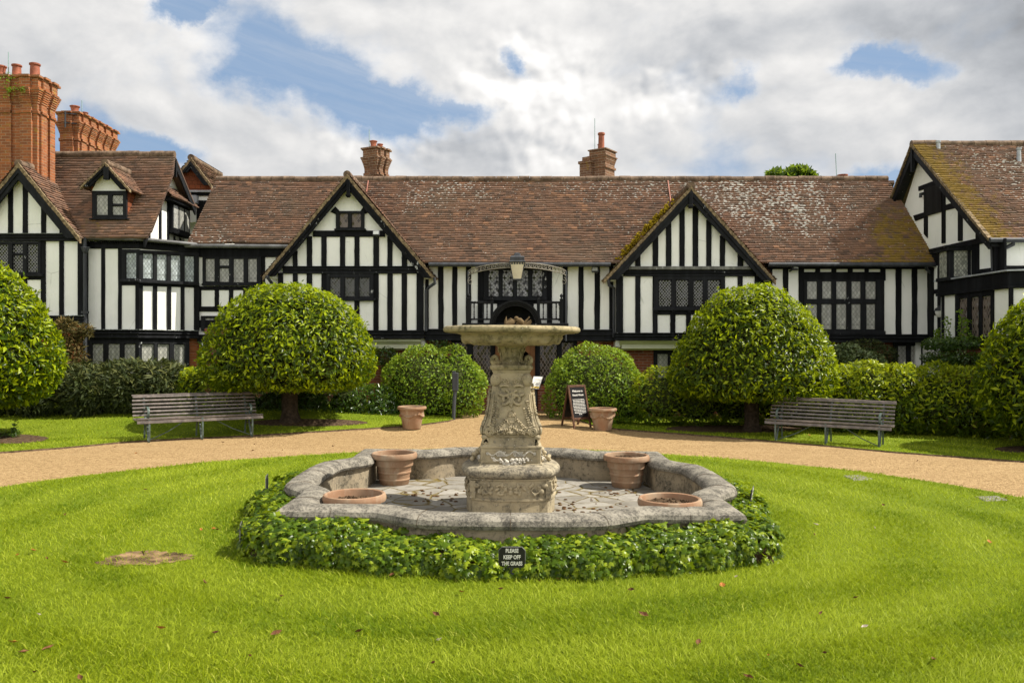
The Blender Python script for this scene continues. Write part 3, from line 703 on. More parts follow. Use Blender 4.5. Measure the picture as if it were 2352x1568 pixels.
# moss tufts that grow along the far verge of the second gable
mv = []; 
mb = MB()
A, B = at(1585, 432, G2 - .1), at(1425, 600, G2 - .1)
for i in range(420):
    f = rnd.random() ** .8; f = .16 + .84 * f
    amp = math.exp(-((f - .42) / .2) ** 2) + .8 * math.exp(-((f - .8) / .16) ** 2)
    if rnd.random() > amp + .15: continue
    p = A.lerp(B, f) + Vector((rnd.uniform(-.17, .02), rnd.uniform(.0, .35), rnd.uniform(-.02, .1)))
    mb.ball(p, (rnd.uniform(.02, .05), rnd.uniform(.02, .05), rnd.uniform(.015, .04)), 5, 4)
mb.build('moss', m_simple('yellow moss', (.27, .19, .012), .95, .1, 0, .5, 25, 1), house)

# ---- windows of the range
window(house, c3, P3, (285, 1080, 862, 1340), [(312, 1095, 408, 1325), (448, 1095, 550, 1170), (448, 1186, 550, 1330), (585, 1095, 693, 1335), (727, 1095, 823, 1330)], M['g_curtain'], sill=(275, 1340, 862, 1362))
window(house, crop(428.7, 643.1, 4.268), P3, (140, 350, 420, 500), [(178, 368, 270, 490), (300, 368, 400, 490)], M['g_curtain'])
window(house, c4, PG1, (692, 428, 932, 578), [(722, 447, 798, 570), (823, 447, 908, 570)], M['g_brown'], sill=(678, 575, 942, 592))
window(house, c4, PG1, (614, 953, 1008, 1162), [(642, 985, 735, 1150), (765, 985, 855, 1150), (887, 985, 980, 1150)], M['g_dark'], sill=(570, 1160, 1027, 1182))
window(house, c6, PG2, (610, 930, 1245, 1218), [(648, 960, 772, 1208), (803, 960, 925, 1208), (963, 966, 1055, 1204), (1090, 960, 1212, 1208)], M['g_dark'], sill=(608, 1215, 1250, 1240))
for x in (620, 775, 915, 1080, 1225): mb = MB(); rect_on(mb, c6, x, 1238, x + 26, 1258, PG2, .10); mb.build('sill_bracket', M['black'], house)
window(house, c5, P0, (560, 270, 1180, 580), [(603, 292, 710, 558), (740, 292, 850, 558), (880, 292, 1000, 558), (1032, 292, 1137, 555)], M['g_mixed'], sill=(555, 560, 1182, 592))
window(house, c7, PR, (372, 1005, 1045, 1438), [(392, 1015, 485, 1172), (520, 1015, 605, 1168), (637, 1015, 732, 1172), (765, 1015, 850, 1168), (883, 1015, 977, 1172), (392, 1205, 485, 1425), (513, 1205, 607, 1425), (637, 1205, 730, 1425), (765, 1205, 850, 1425), (890, 1205, 972, 1425)], M['g_curtain'], sill=(360, 1432, 1050, 1462))
cr = crop(1837.4, 704.3, 3.657)
window(house, cr, front(22.27), (790, 295, 1050, 560), [(820, 325, 897, 540), (928, 325, 1012, 540)], M['g_curtain'])
cz = crop(1225, 735, 5.69)
window(house, cz, front(22.27), (1575, 390, 1960, 860), [(1615, 435, 1765, 800), (1800, 435, 1930, 800)], M['g_curtain'])
# ---- porch: leaded lights, door, low brick
PP = front(22.1)
window(house, c5, PP, (245, 985, 665, 1400), [(275, 1000, 405, 1392), (445, 1000, 635, 1392)], M['g_big'])
window(house, c5, PP, (1065, 985, 1470, 1400), [(1100, 1000, 1285, 1392), (1318, 1000, 1445, 1392)], M['g_big'])
for q in ((245, 1410, 640, 1730), (1085, 1410, 1475, 1730), (1475, 990, 1720, 1730), (0, 985, 245, 1730)):
    mb = MB(); rect_on(mb, c5, *q, PP, .03, .2); mb.build('porch_brick', M['brick'], house)
mb = MB(); rect_on(mb, c5, 240, 1393, 640, 1412, PP, .08); rect_on(mb, c5, 1085, 1393, 1475, 1412, PP, .08); rect_on(mb, c5, 640, 985, 672, 1730, PP, .06); rect_on(mb, c5, 1063, 985, 1088, 1730, PP, .06); rect_on(mb, c5, 240, 965, 1475, 990, PP, .07)
mb.build('porch_frame', M['black'], house, bevel=.005)
mb = MB(); rect_on(mb, c5, 672, 990, 1063, 1735, PP, -.06, .05)
for x in (672, 1020): rect_on(mb, c5, x, 990, x + 43, 1735, PP, -.02, .05)
rect_on(mb, c5, 715, 990, 1020, 1035, PP, -.025, .05); rect_on(mb, c5, 715, 1290, 1020, 1340, PP, -.025, .05)
for x in (790, 865, 940): rect_on(mb, c5, x, 1340, x + 10, 1735, PP, -.045, .05)
dr = mb.build('door', M['door'], house, bevel=.004)
mb = MB(); q = [c5(868 + 135 * math.cos(a), 1130 + 62 * math.sin(a)) for a in np.linspace(0, 6.283, 25)[:-1]]
mb.prism([PP.hit(*p, -.05) for p in q], (0, .02, 0)); mb.build('pane', M['floodlens'] and m_simple('dark oval glass', (.02, .022, .025), .05, .9, 0, .2, 3, 0), dr)
mb = MB(); p = PP.hit(*c5(1000, 1330), .0); mb.ball(p, .035, 10, 8); mb.build('handle', M['iron'], dr, smooth=True)
# ---- balcony over the porch
c9 = crop(1041.2, 563.5, 7.759); YB = 20.95; PB = front(YB)
bal = empty('balcony', (0, 0, 0), parent=house)
bal.location = Vector((0, YB, 2.1)) - house.location
mb = MB()
a, b = PB.hit(*c9(158, 1385)), PB.hit(*c9(2052, 1440))
mb.box((a.x, YB - .05, b.z - .02), (b.x, C0, a.z)); mb.box((a.x + .08, YB + .02, b.z - .16), (b.x - .08, C0, b.z - .0205))
mb.build('floor_slab', M['moulding'], bal, bevel=.01)
def baluster(mb, p0, p1, r):
    h = p1.z - p0.z
    mb.lathe([(r * 1.0, 0), (r * 1.0, h * .12), (r * .6, h * .16), (r * 1.05, h * .27), (r * .55, h * .36), (r * 1.1, h * .42), (r * .55, h * .48), (r * .95, h * .52), (r * .6, h * .6), (r * 1.0, h * .8), (r * .7, h * .9), (r, h * .93), (r, h)], p0, 10)
for x0, x1 in ((305, 660), (1545, 1900)):
    for (y0, y1, dep) in ((995, 1035, .07), (1300, 1330, .06)):
        a, b = PB.hit(*c9(x0, y0)), PB.hit(*c9(x1, y1)); mbr = MB(); mbr.box((a.x, YB, b.z), (b.x, YB + dep, a.z)); mbr.build('rail', M['moulding'], bal, bevel=.008)
for sx in (270, 1928):
    p = PB.hit(*c9(sx, 1015))
    for z0, z1 in ((995, 1035), (1300, 1330)):
        za, zb = PB.hit(*c9(0, z0)).z, PB.hit(*c9(0, z1)).z; mbr = MB(); mbr.box((p.x - .03, YB + .09, zb), (p.x + .03, C0 - .05, za)); mbr.build('rail', M['moulding'], bal, bevel=.008)
for x in (370, 447, 525, 600, 1605, 1682, 1757, 1835):
    mb = MB(); baluster(mb, PB.hit(*c9(x, 1300)) + Vector((0, .035, 0)), PB.hit(*c9(x, 1036)) + Vector((0, .035, 0)), .019); mb.build('baluster', M['moulding'], bal, smooth=40)
for x in (270, 1928):
    for k in range(1, 6):
        p = PB.hit(*c9(x, 1300)); mb = MB(); baluster(mb, Vector((p.x, YB + .05 + k * .15, p.z)), Vector((p.x, YB + .05 + k * .15, PB.hit(*c9(x, 1036)).z)), .019); mb.build('baluster', M['moulding'], bal, smooth=40)
for x0, x1, yt in ((235, 305, 958), (660, 713, 968), (1490, 1545, 968), (1900, 1955, 965)):
    mb = MB(); a, b = PB.hit(*c9(x0, yt)), PB.hit(*c9(x1, 1388)); mb.box((a.x, YB - .015, b.z), (b.x, YB + .085, a.z)); mb.box((a.x - .012, YB - .03, a.z), (b.x + .012, YB + .1, a.z + .02))
    q = MB(); po = mb.build('post', M['moulding'], bal, bevel=.006)
    c = Vector(((a.x + b.x) / 2, YB + .035, a.z + .02)); q.lathe([(.012, 0), (.028, .012), (.018, .03), (.038, .055), (.042, .08), (.032, .105), (.012, .125), (.006, .14)], c, 12); q.build('finial', M['moulding'], po, smooth=50)
# arched hood over the door
mb = MB(); cc = PB.hit(*c9(1107, 1440)); r1 = abs(PB.hit(*c9(1107, 975)).z - cc.z); n = 28
for (ra, rb, ya, yb) in ((r1, r1 - .055, YB - .16, C0 - .1), (r1 - .055, r1 - .10, YB - .10, C0 - .1), (r1 - .10, r1 - .15, YB - .04, C0 - .1)):
    for i in range(n):
        t0, t1 = math.pi * i / n, math.pi * (i + 1) / n
        g = lambda r, t, y: Vector((cc.x + r * math.cos(t), y, cc.z + r * math.sin(t)))
        mb.add([g(ra, t0, ya), g(ra, t1, ya), g(rb, t1, ya), g(rb, t0, ya), g(ra, t0, yb), g(ra, t1, yb), g(rb, t1, yb), g(rb, t0, yb)], [[0, 1, 2, 3], [0, 4, 5, 1], [3, 2, 6, 7]])
mb.build('door_hood', M['moulding'], house, smooth=30)
mb = MB(); P = [Vector((cc.x + (r1 - .05) * math.cos(t), C0 - .35, cc.z + (r1 - .05) * math.sin(t))) for t in np.linspace(0, math.pi, 20)]; mb.prism(P, (0, .04, 0)); mb.build('hood_back', M['dull'], house)
# iron overthrow that carries the lantern: bows forward in plan
XA, XB = PB.hit(*c9(262, 400)).x, PB.hit(*c9(2008, 400)).x
def arch(f, zo):
    x = XA + (XB - XA) * f; s = math.sin(math.pi * f)
    return Vector((x, YB + .05 - .72 * s ** .8, 3.86 + .145 * s ** .6 + zo))
mb = MB(); fsq = np.linspace(0, 1, 41)
for zo, fr in ((0, 1), (-.115, 1)): mb.tube([arch(f, zo) for f in fsq], .015, 6)
for sx in (0, 1): q = MB(); q.tube([arch(sx, .0), Vector((arch(sx, 0).x, YB + .05, 2.05))], .022, 8); q.build('arch_post', M['iron'], house, smooth=50)
for i in range(26):
    f = (i + .5) / 26
    if .43 < f < .57: continue
    c = arch(f, -.053); d = (arch(f + .01, 0) - arch(f - .01, 0)).normalized(); sg = 1 if f > .5 else -1
    pts = []
    for k in range(16):
        t = k / 15; a = t * 4.3 * math.pi / 2 + math.pi * .5; r = .05 * (1 - .72 * t)
        pts.append(c + d * (sg * r * math.cos(a)) + Vector((0, 0, r * math.sin(a))))
    mb.tube(pts, .010, 5)
for sx, sg in ((0, 1), (1, -1)):
    c = Vector((arch(sx, 0).x + sg * .055, YB + .03, 3.60)); pts = []
    for k in range(26):
        t = k / 25; a = t * 5 * math.pi / 2 + math.pi * .5; r = .085 * (1 - .8 * t); pts.append(c + Vector((sg * r * math.cos(a) * .8, 0, r * 1.2 * math.sin(a))))
    mb.tube(pts, .01, 6)
mb.build('lantern_arch', m_simple('grey iron with painted sunlight', (.22, .20, .16), .5, .4, .0, .3, 12), house, smooth=50)  # paler copy of the posts' black iron; sunlight put into its colour
# pipes, floodlights
pipe(house, [at(997, 637, 21.42), at(999, 650, 21.42), at(985, 660, 21.7), at(979, 668, 21.72), at(979, 760, 21.72)], .042)
pipe(house, [at(1397, 642, 21.4), at(1399, 655, 21.4), at(1410, 661, 21.75), at(1410, 775, 21.8)], .042)
pipe(house, [at(612, 634, 21.4), at(624, 650, 21.5), at(634, 656, 21.75), at(638, 700, 21.8)], .042)
pipe(house, [at(2128, 604, 21.5), at(2128, 618, 21.55), at(2141, 630, 21.8), at(2143, 760, 21.8)], .042)
def floodlight(px, py, Y, w=.13, rz=0):
    p = at(px, py, Y); Mx = Matrix.Translation(p) @ Matrix.Rotation(rz, 4, 'Z') @ Matrix.Rotation(math.radians(-20), 4, 'X')
    mb = MB(); mb.box((-w, -.03, -w * .75), (w, .05, w * .75), Mx); mb.box((-.02, .05, -.02), (.02, .25, .02), Mx); o = mb.build('floodlight', M['iron'], house, bevel=.006)
    m2 = MB(); m2.box((-w * .8, -.036, -w * .55), (w * .8, -.031, w * .55), Mx); m2.build('lens', M['floodlens'], o)
floodlight(1367, 619, C0 - .3, .09, -.3); floodlight(1826, 614, R0 - .3, .09, .3); floodlight(864, 535.5, G1 - .3, .09)
# ---- chimneys
def chimney(parent, cx, cy, rz, w, d, z0, z1, mat, ribs=(0, 0), cap=.09, caph=.55, pots=(), rod=None, moss=0, nm='chimney'):
    """shaft w wide (local x) and d deep, centre cx,cy, turned rz; string course, oversailing cap, pots = (lx, ly, r, h, flare)"""
    Mx = Matrix.Translation((cx, cy, 0)) @ Matrix.Rotation(rz, 4, 'Z'); mb = MB()
    hx, hy = w / 2, d / 2
    def ring(o, a, b):
        e = eps() * .3
        mb.box((-hx - o - e, -hy - o - e, a), (hx + o + e, hy + o + e, b), Mx)
        for i in range(ribs[0]):
            x = -hx + w * (i + .5) / ribs[0] if ribs[0] > 1 else 0
            rw = w / max(1, ribs[0]) * .27
            mb.box((x - rw, -hy - o - .065, a + .0007), (x + rw, hy + o + .065, b - .0007), Mx)
        for i in range(ribs[1]):
            y = -hy + d * (i + .5) / ribs[1]; rw = d / max(1, ribs[1]) * .3
            mb.box((-hx - o - .065, y - rw, a + .0011), (hx + o + .065, y + rw, b - .0011), Mx)
    ct_ = z1 - caph
    ring(0, z0, ct_); ring(.035, ct_ - .30 * caph - .05, ct_ - .30 * caph + .02)
    st = 6
    for i in range(st):
        a = ct_ + caph * .45 * i / st; ring(cap * (i + 1) / st, a + .0003, a + caph * .45 / st)
    ring(cap + .02, ct_ + caph * .45, ct_ + caph * .53); ring(cap * .55, ct_ + caph * .53, ct_ + caph * .92); ring(cap + .015, ct_ + caph * .92, z1)
    o = mb.build(nm, mat, parent)
    for (lx, ly, r, h, fl) in pots:
        q = MB(); c = Mx @ Vector((lx, ly, z1 - .005)); q.lathe([(r * 1.05, 0), (r * .98, h * .1), (r * (.8 if fl else .95), h * .5), (r * (.95 if fl else .9), h * .85), (r * 1.12, h * .88), (r * 1.12, h * .97), (r * .95, h), (r * .75, h), (r * .7, h * .7)], c, 16)
        q.build('chimney_pot', M['pot'], o, smooth=40)
    if rod:
        q = MB(); c = Mx @ Vector((rod[0], rod[1], z1 - .3)); q.tube([c, c + Vector((0, 0, rod[2] + .3))], .011, 6); q.build('lightning_rod', M['bluegreen'], o)
    return o
k = 25.3 / F
p = at(863, 412, 25.3); chimney(house, p.x + .02, p.y, math.radians(-28), .46, .55, 5.0, 1.95 + (792 - 343) * k, M['brown'], (0, 2), .08, .62, [(-.02, -.12, .11, .24, 1), (.02, .16, .09, .2, 1)], (-.2, -.1, .62))
p = at(1384, 412, 25.5); k = 25.5 / F
chimney(house, p.x, p.y, math.radians(-35), .52, .62, 5.0, 1.95 + (792 - 347) * k, M['brown'], (0, 0), .05, .42, [(.0, -.08, .10, .56, 0), (-.14, .1, .08, .26, 0)], (-.25, -.05, 1.05))
mb = MB(); Mx = Matrix.Translation((p.x - .42, p.y + .05, 0)) @ Matrix.Rotation(math.radians(-35), 4, 'Z')
for (e, a, b) in ((0, 5, 1.95 + 414 * k), (.035, 1.95 + 414 * k, 1.95 + 420 * k), (-.06, 1.95 + 420 * k, 1.95 + 430 * k)):
    mb.box((-.2 - e, -.25 - e, a), (.2 + e, .25 + e, b), Mx)
mb.build('chimney', M['brown'], house)
p = at(1935, 411, 24.1); mb = MB(); mb.lathe([(.13, -.1), (.13, .08), (.155, .09), (.155, .12), (.10, .125)], p, 16); mb.build('ridge_cowl', M['pot'], house, smooth=40)
mb = MB(); p = at(1922, 412, 24.1); mb.tube([p, at(1919, 353, 24.1)], .011, 6); mb.build('lightning_rod', M['bluegreen'], house)
# ================================================================ left wing
lw = empty('house_wing', (-11, 21, 0), 0, 'timbered wing with canted bay, small dormer and tall orange brick chimneys', 'house')
L0, M1 = 21.0, 21.2
PL, PM1 = front(L0), front(M1)
# canted face of the bay
Pa = at(c2(1168, 0)[0], 0, M1); Pb = at(c2(1672, 0)[0], 0, 22.3)
PM2 = Plane((Pa.x, Pa.y, 0), ((Pb.y - Pa.y), -(Pb.x - Pa.x), 0))
mb = MB()
rect_on(mb, ct, 198, 552, 319.5, 770, PM1, 0, .18); mb.build('plaster_wall', M['plaster'], lw)
mb = MB(); poly_on(mb, ct, [(319.5, 555), (456, 566), (456, 772), (319.5, 770)], PM2, 0, .18); mb.build('plaster_wall', M['plaster'], lw)
lA, lR = (41, 374), (182, 546); lL = (41 - 139, 546)
mb = MB(); poly_on(mb, ct, [(41, 386), (172, 545), (188, 545), (188, 745), (-110, 745), (-110, 545), (-90, 545)], PL, 0, .18); mb.build('gable_wall', M['plaster'], lw)
mb = MB(); x = at(188, 0, L0).x; mb.box((x - .15, L0 + .18, -.4), (x, M1 + .3, 4.6)); mb.build('return_wall', M['black'], lw)
ob = m_brick('orange wall brick', (.30, .095, .032), (.17, .055, .025), (.26, .17, .10))
mb = MB(); rect_on(mb, c2, -150, 800, 690, 1500, front(L0 + .06), 0, .2); mb.build('brick_wall', ob, lw)
mb = MB(); rect_on(mb, c2, 700, 930, 760, 1450, front(M1 + .1), 0, .2); mb.build('brick_wall', ob, lw)
mb = MB(); poly_on(mb, c2, [(1588, 895), (1692, 895), (1692, 1450), (1588, 1450)], Plane(PM2.p + Vector((0, .12, 0)), PM2.n), 0, .2); mb.build('brick_wall', ob, lw)
mb = MB()
studs(mb, c1, [(65, 105), (188, 230)], 1075, 1515, PL); studs(mb, c1, [(343, 383), (-75, -30)], 1240, 1515, PL); studs(mb, c1, [(497, 537)], 1425, 1515, PL)
studs(mb, c2, [(340, 380)], 115, 760, PL); studs(mb, c2, [(495, 533)], 115, 750, PL); rect_on(mb, c2, 650, 100, 692, 750, PL, .05); studs(mb, c2, [(190, 224)], 430, 750, PL); rect_on(mb, c2, -100, 400, 350, 445, PL, .03); rect_on(mb, c2, -120, 85, 650, 122, PL, .035)
studs(mb, c2, [(712, 738), (848, 880), (990, 1020)], 140, 870, PM1); rect_on(mb, c2, 700, 125, 1170, 183, PM1, .05); rect_on(mb, c2, 1135, 440, 1169, 870, PM1, .05); rect_on(mb, c2, 1018, 462, 1169, 492, PM1, .03)
for (a, b) in ((1166, 1202), (1287, 1322), (1406, 1440), (1520, 1552), (1632, 1676)): poly_on(mb, c2, [(a, 470), (b, 472), (b, 874), (a, 866)], PM2, .035)
poly_on(mb, c2, [(1166, 125), (1678, 158), (1678, 222), (1166, 183)], PM2, .05); poly_on(mb, c2, [(1166, 470), (1678, 490), (1678, 512), (1166, 496)], PM2, .03)
for (a, b) in ((735, 772),): rect_on(mb, c2, a, 930, b, 1400, PM1, .04)
rect_on(mb, c2, 735, 932, 1169, 975, PM1, .05); poly_on(mb, c2, [(1166, 930), (1592, 935), (1592, 978), (1166, 972)], PM2, .05)
mb.build('timber_frame', M['black'], lw, bevel=.006)
for pts, pl, to in (((-130, 55, 118, 640, 55, 118), PL, .12), ((-130, 745, 810, 700, 745, 810), PL, .15), ((733, 862, 935, 1168, 862, 935), PM1, .14), ((1170, 862, 935, 1672, 872, 938), PM2, .14)):
    mb = MB(); moulding(mb, c2, pts, pl, to); mb.build('jetty_moulding', M['moulding'], lw, bevel=.008)
fk = m_black(1.5, 'flaking paint', (.10, .11, .10))   # white weathered fillets on top of the mouldings
for pts, pl, o_ in (([(-130, 54), (560, 54), (560, 58.5), (-130, 58.5)], PL, .135), ([(480, 744), (698, 744), (698, 748.5), (480, 748.5)], PL, .165), ([(740, 861), (1168, 861), (1168, 865.5), (740, 865.5)], PM1, .155), ([(1171, 861), (1668, 871), (1668, 876), (1171, 866)], PM2, .155)):
    mb = MB(); poly_on(mb, c2, pts, pl, o_); mb.build('weathered_fillet', fk, lw)
mb = MB()
for i in range(24): rect_on(mb, c2, 715 + i * 19, 122, 725 + i * 19, 140, PM1, .10)
for i in range(26): x = 1180 + i * 19; y = 124 + (x - 1166) * .065; poly_on(mb, c2, [(x, y), (x + 10, y + .6), (x + 10, y + 18.6), (x, y + 18)], PM2, .10)
mb.build('dentils', M['black'], lw)
window(lw, c2, PL, (-40, 125, 340, 395), [(-35, 145, 72, 385), (103, 145, 195, 225), (103, 236, 195, 385), (225, 145, 322, 385)], M['g_dark'], sill=(-60, 393, 352, 418))
window(lw, c2, PM1, (1020, 190, 1166, 443), [(1055, 217, 1148, 438)], M['g_blue'], sill=(1005, 441, 1168, 464))
window(lw, c2, PM2, (1170, 196, 1672, 450), [(1198, 220, 1290, 436), (1315, 222, 1405, 446), (1432, 224, 1520, 446), (1548, 226, 1635, 446)], M['g_blue'], sill=(1169, 448, 1674, 470), quads=.045)
window(lw, c2, PM1, (760, 965, 1166, 1320), [(772, 980, 870, 1300), (905, 978, 1010, 1300), (1040, 980, 1140, 1300)], M['g_curtain'])
window(lw, c2, PM2, (1168, 965, 1592, 1320), [(1187, 980, 1297, 1300), (1322, 980, 1425, 1300), (1458, 982, 1555, 1300)], M['g_curtain'], quads=.01)
# gutter, downpipe with hopper
mb = MB(); mb.tube([at(192, 546, M1 - .22), at(319, 549, M1 - .22), at(456, 562, 22.1)], .05, 8); mb.build('gutter', M['gutter'], lw, smooth=50)
mb = MB(); mb.prism([at(192, 547, M1 - .2), at(320, 550, M1 - .2), at(456, 562, 22.15), at(456, 562, 22.6), at(192, 547, 22.4)], (0, 0, -.05)); mb.build('eave_boarding', M['dull'], lw)
pipe(lw, [at(195, 545, 20.95), at(195.5, 870, 20.95)], .05)
mb = MB(); p = at(196, 573, 20.93); mb.lathe([(.05, -.10), (.075, -.06), (.10, .0), (.12, .05), (.12, .07), (.09, .07)], p, 4); mb.build('rain_hopper', M['iron'], lw)
for y in (717, 845): mb = MB(); brackets(mb, [at(195.5, y, 20.95)], .08); mb.build('pipe_bracket', M['iron'], lw)
# roofs: cross gable, long slope with verge, its gable end
gable_roof(lw, lA, lL, lR, L0 - .25, 3.0, M['tile'], lambda u, v: .35 if u < .4 else .05, None, 'R', lambda u, v: .22, seed=8)
B = at(*lL, L0 - .25); A = at(*lA, L0 - .25); tiles(B + Vector((0, 3, 0)), Vector((0, -1, 0)), (A - B).normalized(), [(0, 0), (3, 0), (3, (A - B).length), (0, (A - B).length)], lw, M['tile'], seed=9)
verge_boards(lw, lA, lL, lR, L0 - .27, 7, 17, M['vedge'], M['moulding'])
dEY, dRY = 20.9, 22.8
dEZ = 1.95 + (792 - 544) * dEY / F; dRZ = 1.95 + (792 - 356) * dRY / F
dO = Vector((0, dEY, dEZ)); dV = Vector((0, dRY - dEY, dRZ - dEZ)).normalized(); dN = Vector((1, 0, 0)).cross(dV); dpl = Plane(dO, dN)
def duv(px, py): p = dpl.hit(px, py) - dO; return (p.x, p.dot(dV))
dtop = (Vector((0, dRY, dRZ)) - dO).length
# valley where the cross gable runs into the long slope
zA = A.z; xA = A.x; xR = at(*lR, L0).x; zR = at(*lR, L0).z
def d_at(z): return (z - dEZ) / dV.z
val = [(xA - 3, -.1), (xR + .05, -.1), (xA, d_at(zA)), (xA - 3, d_at(zA))]
dp = [(-15.5, 0), duv(338, 545), duv(349, 530), duv(398, 400), (duv(402, 357)[0], dtop), (-15.5, dtop)]
dmoss = lambda u, v: float(.75 * math.exp(-((u + 10.9) / .8) ** 2 - ((v - .5) / .5) ** 2) + .1)
tiles(dO, Vector((1, 0, 0)), dV, dp, lw, M['tilew'], 'roof', [val], lambda u, v: .10, dmoss, seed=12)
xE = duv(402, 357)[0]
ridge(lw, (-15.5, dRY, dRZ + .01), (xE, dRY, dRZ + .01), M['ridge'], .10)
# rear slope of that roof, seen edge-on past the gable end
rb = Vector((0, 24.3, 6.1)); mb = MB(); mb.prism([Vector((-15.5, dRY, dRZ)), Vector((xE, dRY, dRZ)), Vector((xE, rb.y, rb.z)), Vector((-15.5, rb.y, rb.z))], (0, -.05, -.06)); mb.build('rear_roof', M['tilew'], lw)
PE = Plane((xE - .30, 0, 0), (1, 0, 0)); xw = xE - .30
# gable end wall: plaster, posts, barge boards
mb = MB(); mb.prism([Vector((xw, 20.95, 4.7)), Vector((xw, 24.2, 4.7)), Vector((xw, 24.2, 6.1)), Vector((xw, dRY, dRZ - .12)), Vector((xw, 21.05, dEZ + .1))], (-.15, 0, 0)); mb.build('gable_wall', M['plaster'], lw)
mb = MB()
for ya, yb, za, zb in ((21.15, 21.23, 4.7, 4.98), (21.75, 21.87, 4.7, 5.7), (22.42, 22.56, 4.7, 6.1), (22.95, 23.07, 4.7, 6.1), (23.4, 23.48, 4.7, 5.1), (23.8, 23.88, 4.7, 5.1)): mb.box((xw - .02, ya, za), (xw + .03, yb, zb))
mb.box((xw - .02, 20.95, 4.62), (xw + .06, 24.2, 4.76))
mb.build('end_timbers', M['black'], lw, bevel=.006)
mb = MB()
for (y1, z1) in ((dEY + .05, dEZ), (rb.y, rb.z)):
    a = Vector((xE + .0, dRY, dRZ - .06)); b = Vector((xE, y1, z1 - .06)); mb.prism([a, b, b - Vector((0, 0, .2)), a - Vector((0, 0, .24))], (-.05, 0, 0))
mb.box((xE - .02, dRY - .03, dRZ - .62), (xE + .04, dRY + .03, dRZ - .12))
mb.build('bargeboard', M['moulding'], lw)
# small oriel with pent roof on the gable end
mb = MB(); xo = xw + .12
Vv = (Vector((xw - .15, 0, 6.58)) - Vector((xw + .30, 0, 6.10))).normalized()
tiles(Vector((xw + .30, 22.5, 6.10)), Vector((0, 1, 0)), Vv, [(0, 0), (2.0, 0), (2.0, .66), (0, .66)], lw, M['tilew'], 'oriel_roof', (), None, lambda u, v: .45, seed=14)
mb.box((xw, 23.04, 5.12), (xo, 24.3, 6.08)); mb.box((xw, 22.55, 6.0), (xo + .12, 24.45, 6.085)); mb.box((xw, 23.0, 5.14), (xo + .05, 24.32, 5.26)); mb.build('oriel', M['black'], lw)
pv = []; uv = []; fs = []
for (ya, yb) in ((23.12, 23.44), (23.52, 23.84), (23.92, 24.22)):
    kk = len(pv); pv += [Vector((xo + .006, ya, 5.30)), Vector((xo + .006, yb, 5.30)), Vector((xo + .006, yb, 5.95)), Vector((xo + .006, ya, 5.95))]; fs.append([kk, kk + 1, kk + 2, kk + 3]); uv += [(ya, 0), (yb, 0), (yb, .62), (ya, .62)]
m2 = MB(); m2.add(pv, fs); o = m2.build('window', M['g_curtain'], lw); lay = o.data.uv_layers.new(name='UVMap')
for l in o.data.loops: lay.data[l.index].uv = uv[l.vertex_index]
# ---- dormer
Yd = 21.28; PD = front(Yd)
mb = MB(); poly_on(mb, c1, [(880, 950), (1056, 1150), (1056, 1390), (774, 1390), (774, 1150)], PD, 0, .12); mb.build('dormer_wall', M['plaster'], lw)
window(lw, c1, PD, (772, 1155, 1060, 1388), [(806, 1185, 910, 1362), (940, 1188, 1036, 1268), (940, 1280, 1036, 1362)], M['g_curtain'], sill=(745, 1383, 1075, 1396))
a = PD.hit(*c1(1060, 1155)); b = PD.hit(*c1(1060, 1388))
mb = MB(); mb.prism([Vector((a.x, Yd, a.z + .1)), Vector((a.x, Yd + 1.0, a.z + .1)), Vector((a.x, Yd + .45, b.z + .2)), Vector((a.x, Yd, b.z - .1))], (-.08, 0, 0))
a2 = PD.hit(*c1(770, 1155)); mb.prism([Vector((a2.x, Yd, a2.z + .1)), Vector((a2.x, Yd + 1.0, a2.z + .1)), Vector((a2.x, Yd + .45, b.z + .2)), Vector((a2.x, Yd, b.z - .1))], (.08, 0, 0)); mb.build('dormer_cheek', M['hung'], lw)
dA, dL, dR = c1(880, 917), c1(672, 1118), c1(1085, 1140)
gable_roof(lw, dA, dL, dR, Yd - .25, 1.7, M['tilew'], lambda u, v: .45, seed=15, lich=lambda u, v: .1)
verge_boards(lw, dA, dL, dR, Yd - .27, 4, 11, M['vedge'], M['chipped'])
mb = MB(); rect_on(mb, c1, 866, 955, 908, 1058, front(Yd - .3), .02, .08); mb.build('finial_post', M['moulding'], lw, bevel=.005)
# ---- the two tall stacks
k = 21.4 / F; Xn = (91.6 - CX) * 21.3 / F
z1 = 1.95 + (792 - 177) * k
chimney(lw, Xn - .88, 21.3 + .42, 0, 1.60, .80, 3.6, z1, M['orange'], (3, 2), .10, .72, [(-.62, -.2, .12, .40, 1), (-.24, -.25, .12, .32, 1), (.15, -.22, .115, .36, 0), (.62, -.2, .125, .40, 0)], (-.02, -.3, .66))
Xn = (178 - CX) * 25.3 / F; k = 24.6 / F
o = chimney(lw, Xn + .12, 25.75, 0, .54, 2.3, 5.0, 1.95 + (792 - 258) * k, M['orange'], (1, 5), .10, .62, [(.05, -.92, .13, .26, 1), (.1, -.45, .10, .20, 1), (.05, .0, .10, .18, 1), (.05, .45, .10, .18, 1), (.05, .9, .10, .18, 1)], (.15, -.7, .5))
mb = MB(); p = at(150, 276, 24.4)
mb.tube([p + Vector((0, 0, -.22)), p + Vector((0, 0, .26))], .022, 6); mb.tube([p + Vector((-.04, 0, .2)), p + Vector((.3, .1, .2))], .016, 6); mb.tube([p + Vector((-.04, 0, -.08)), p + Vector((.3, .1, -.08))], .016, 6); mb.build('aerial_bracket', M['iron'], o)

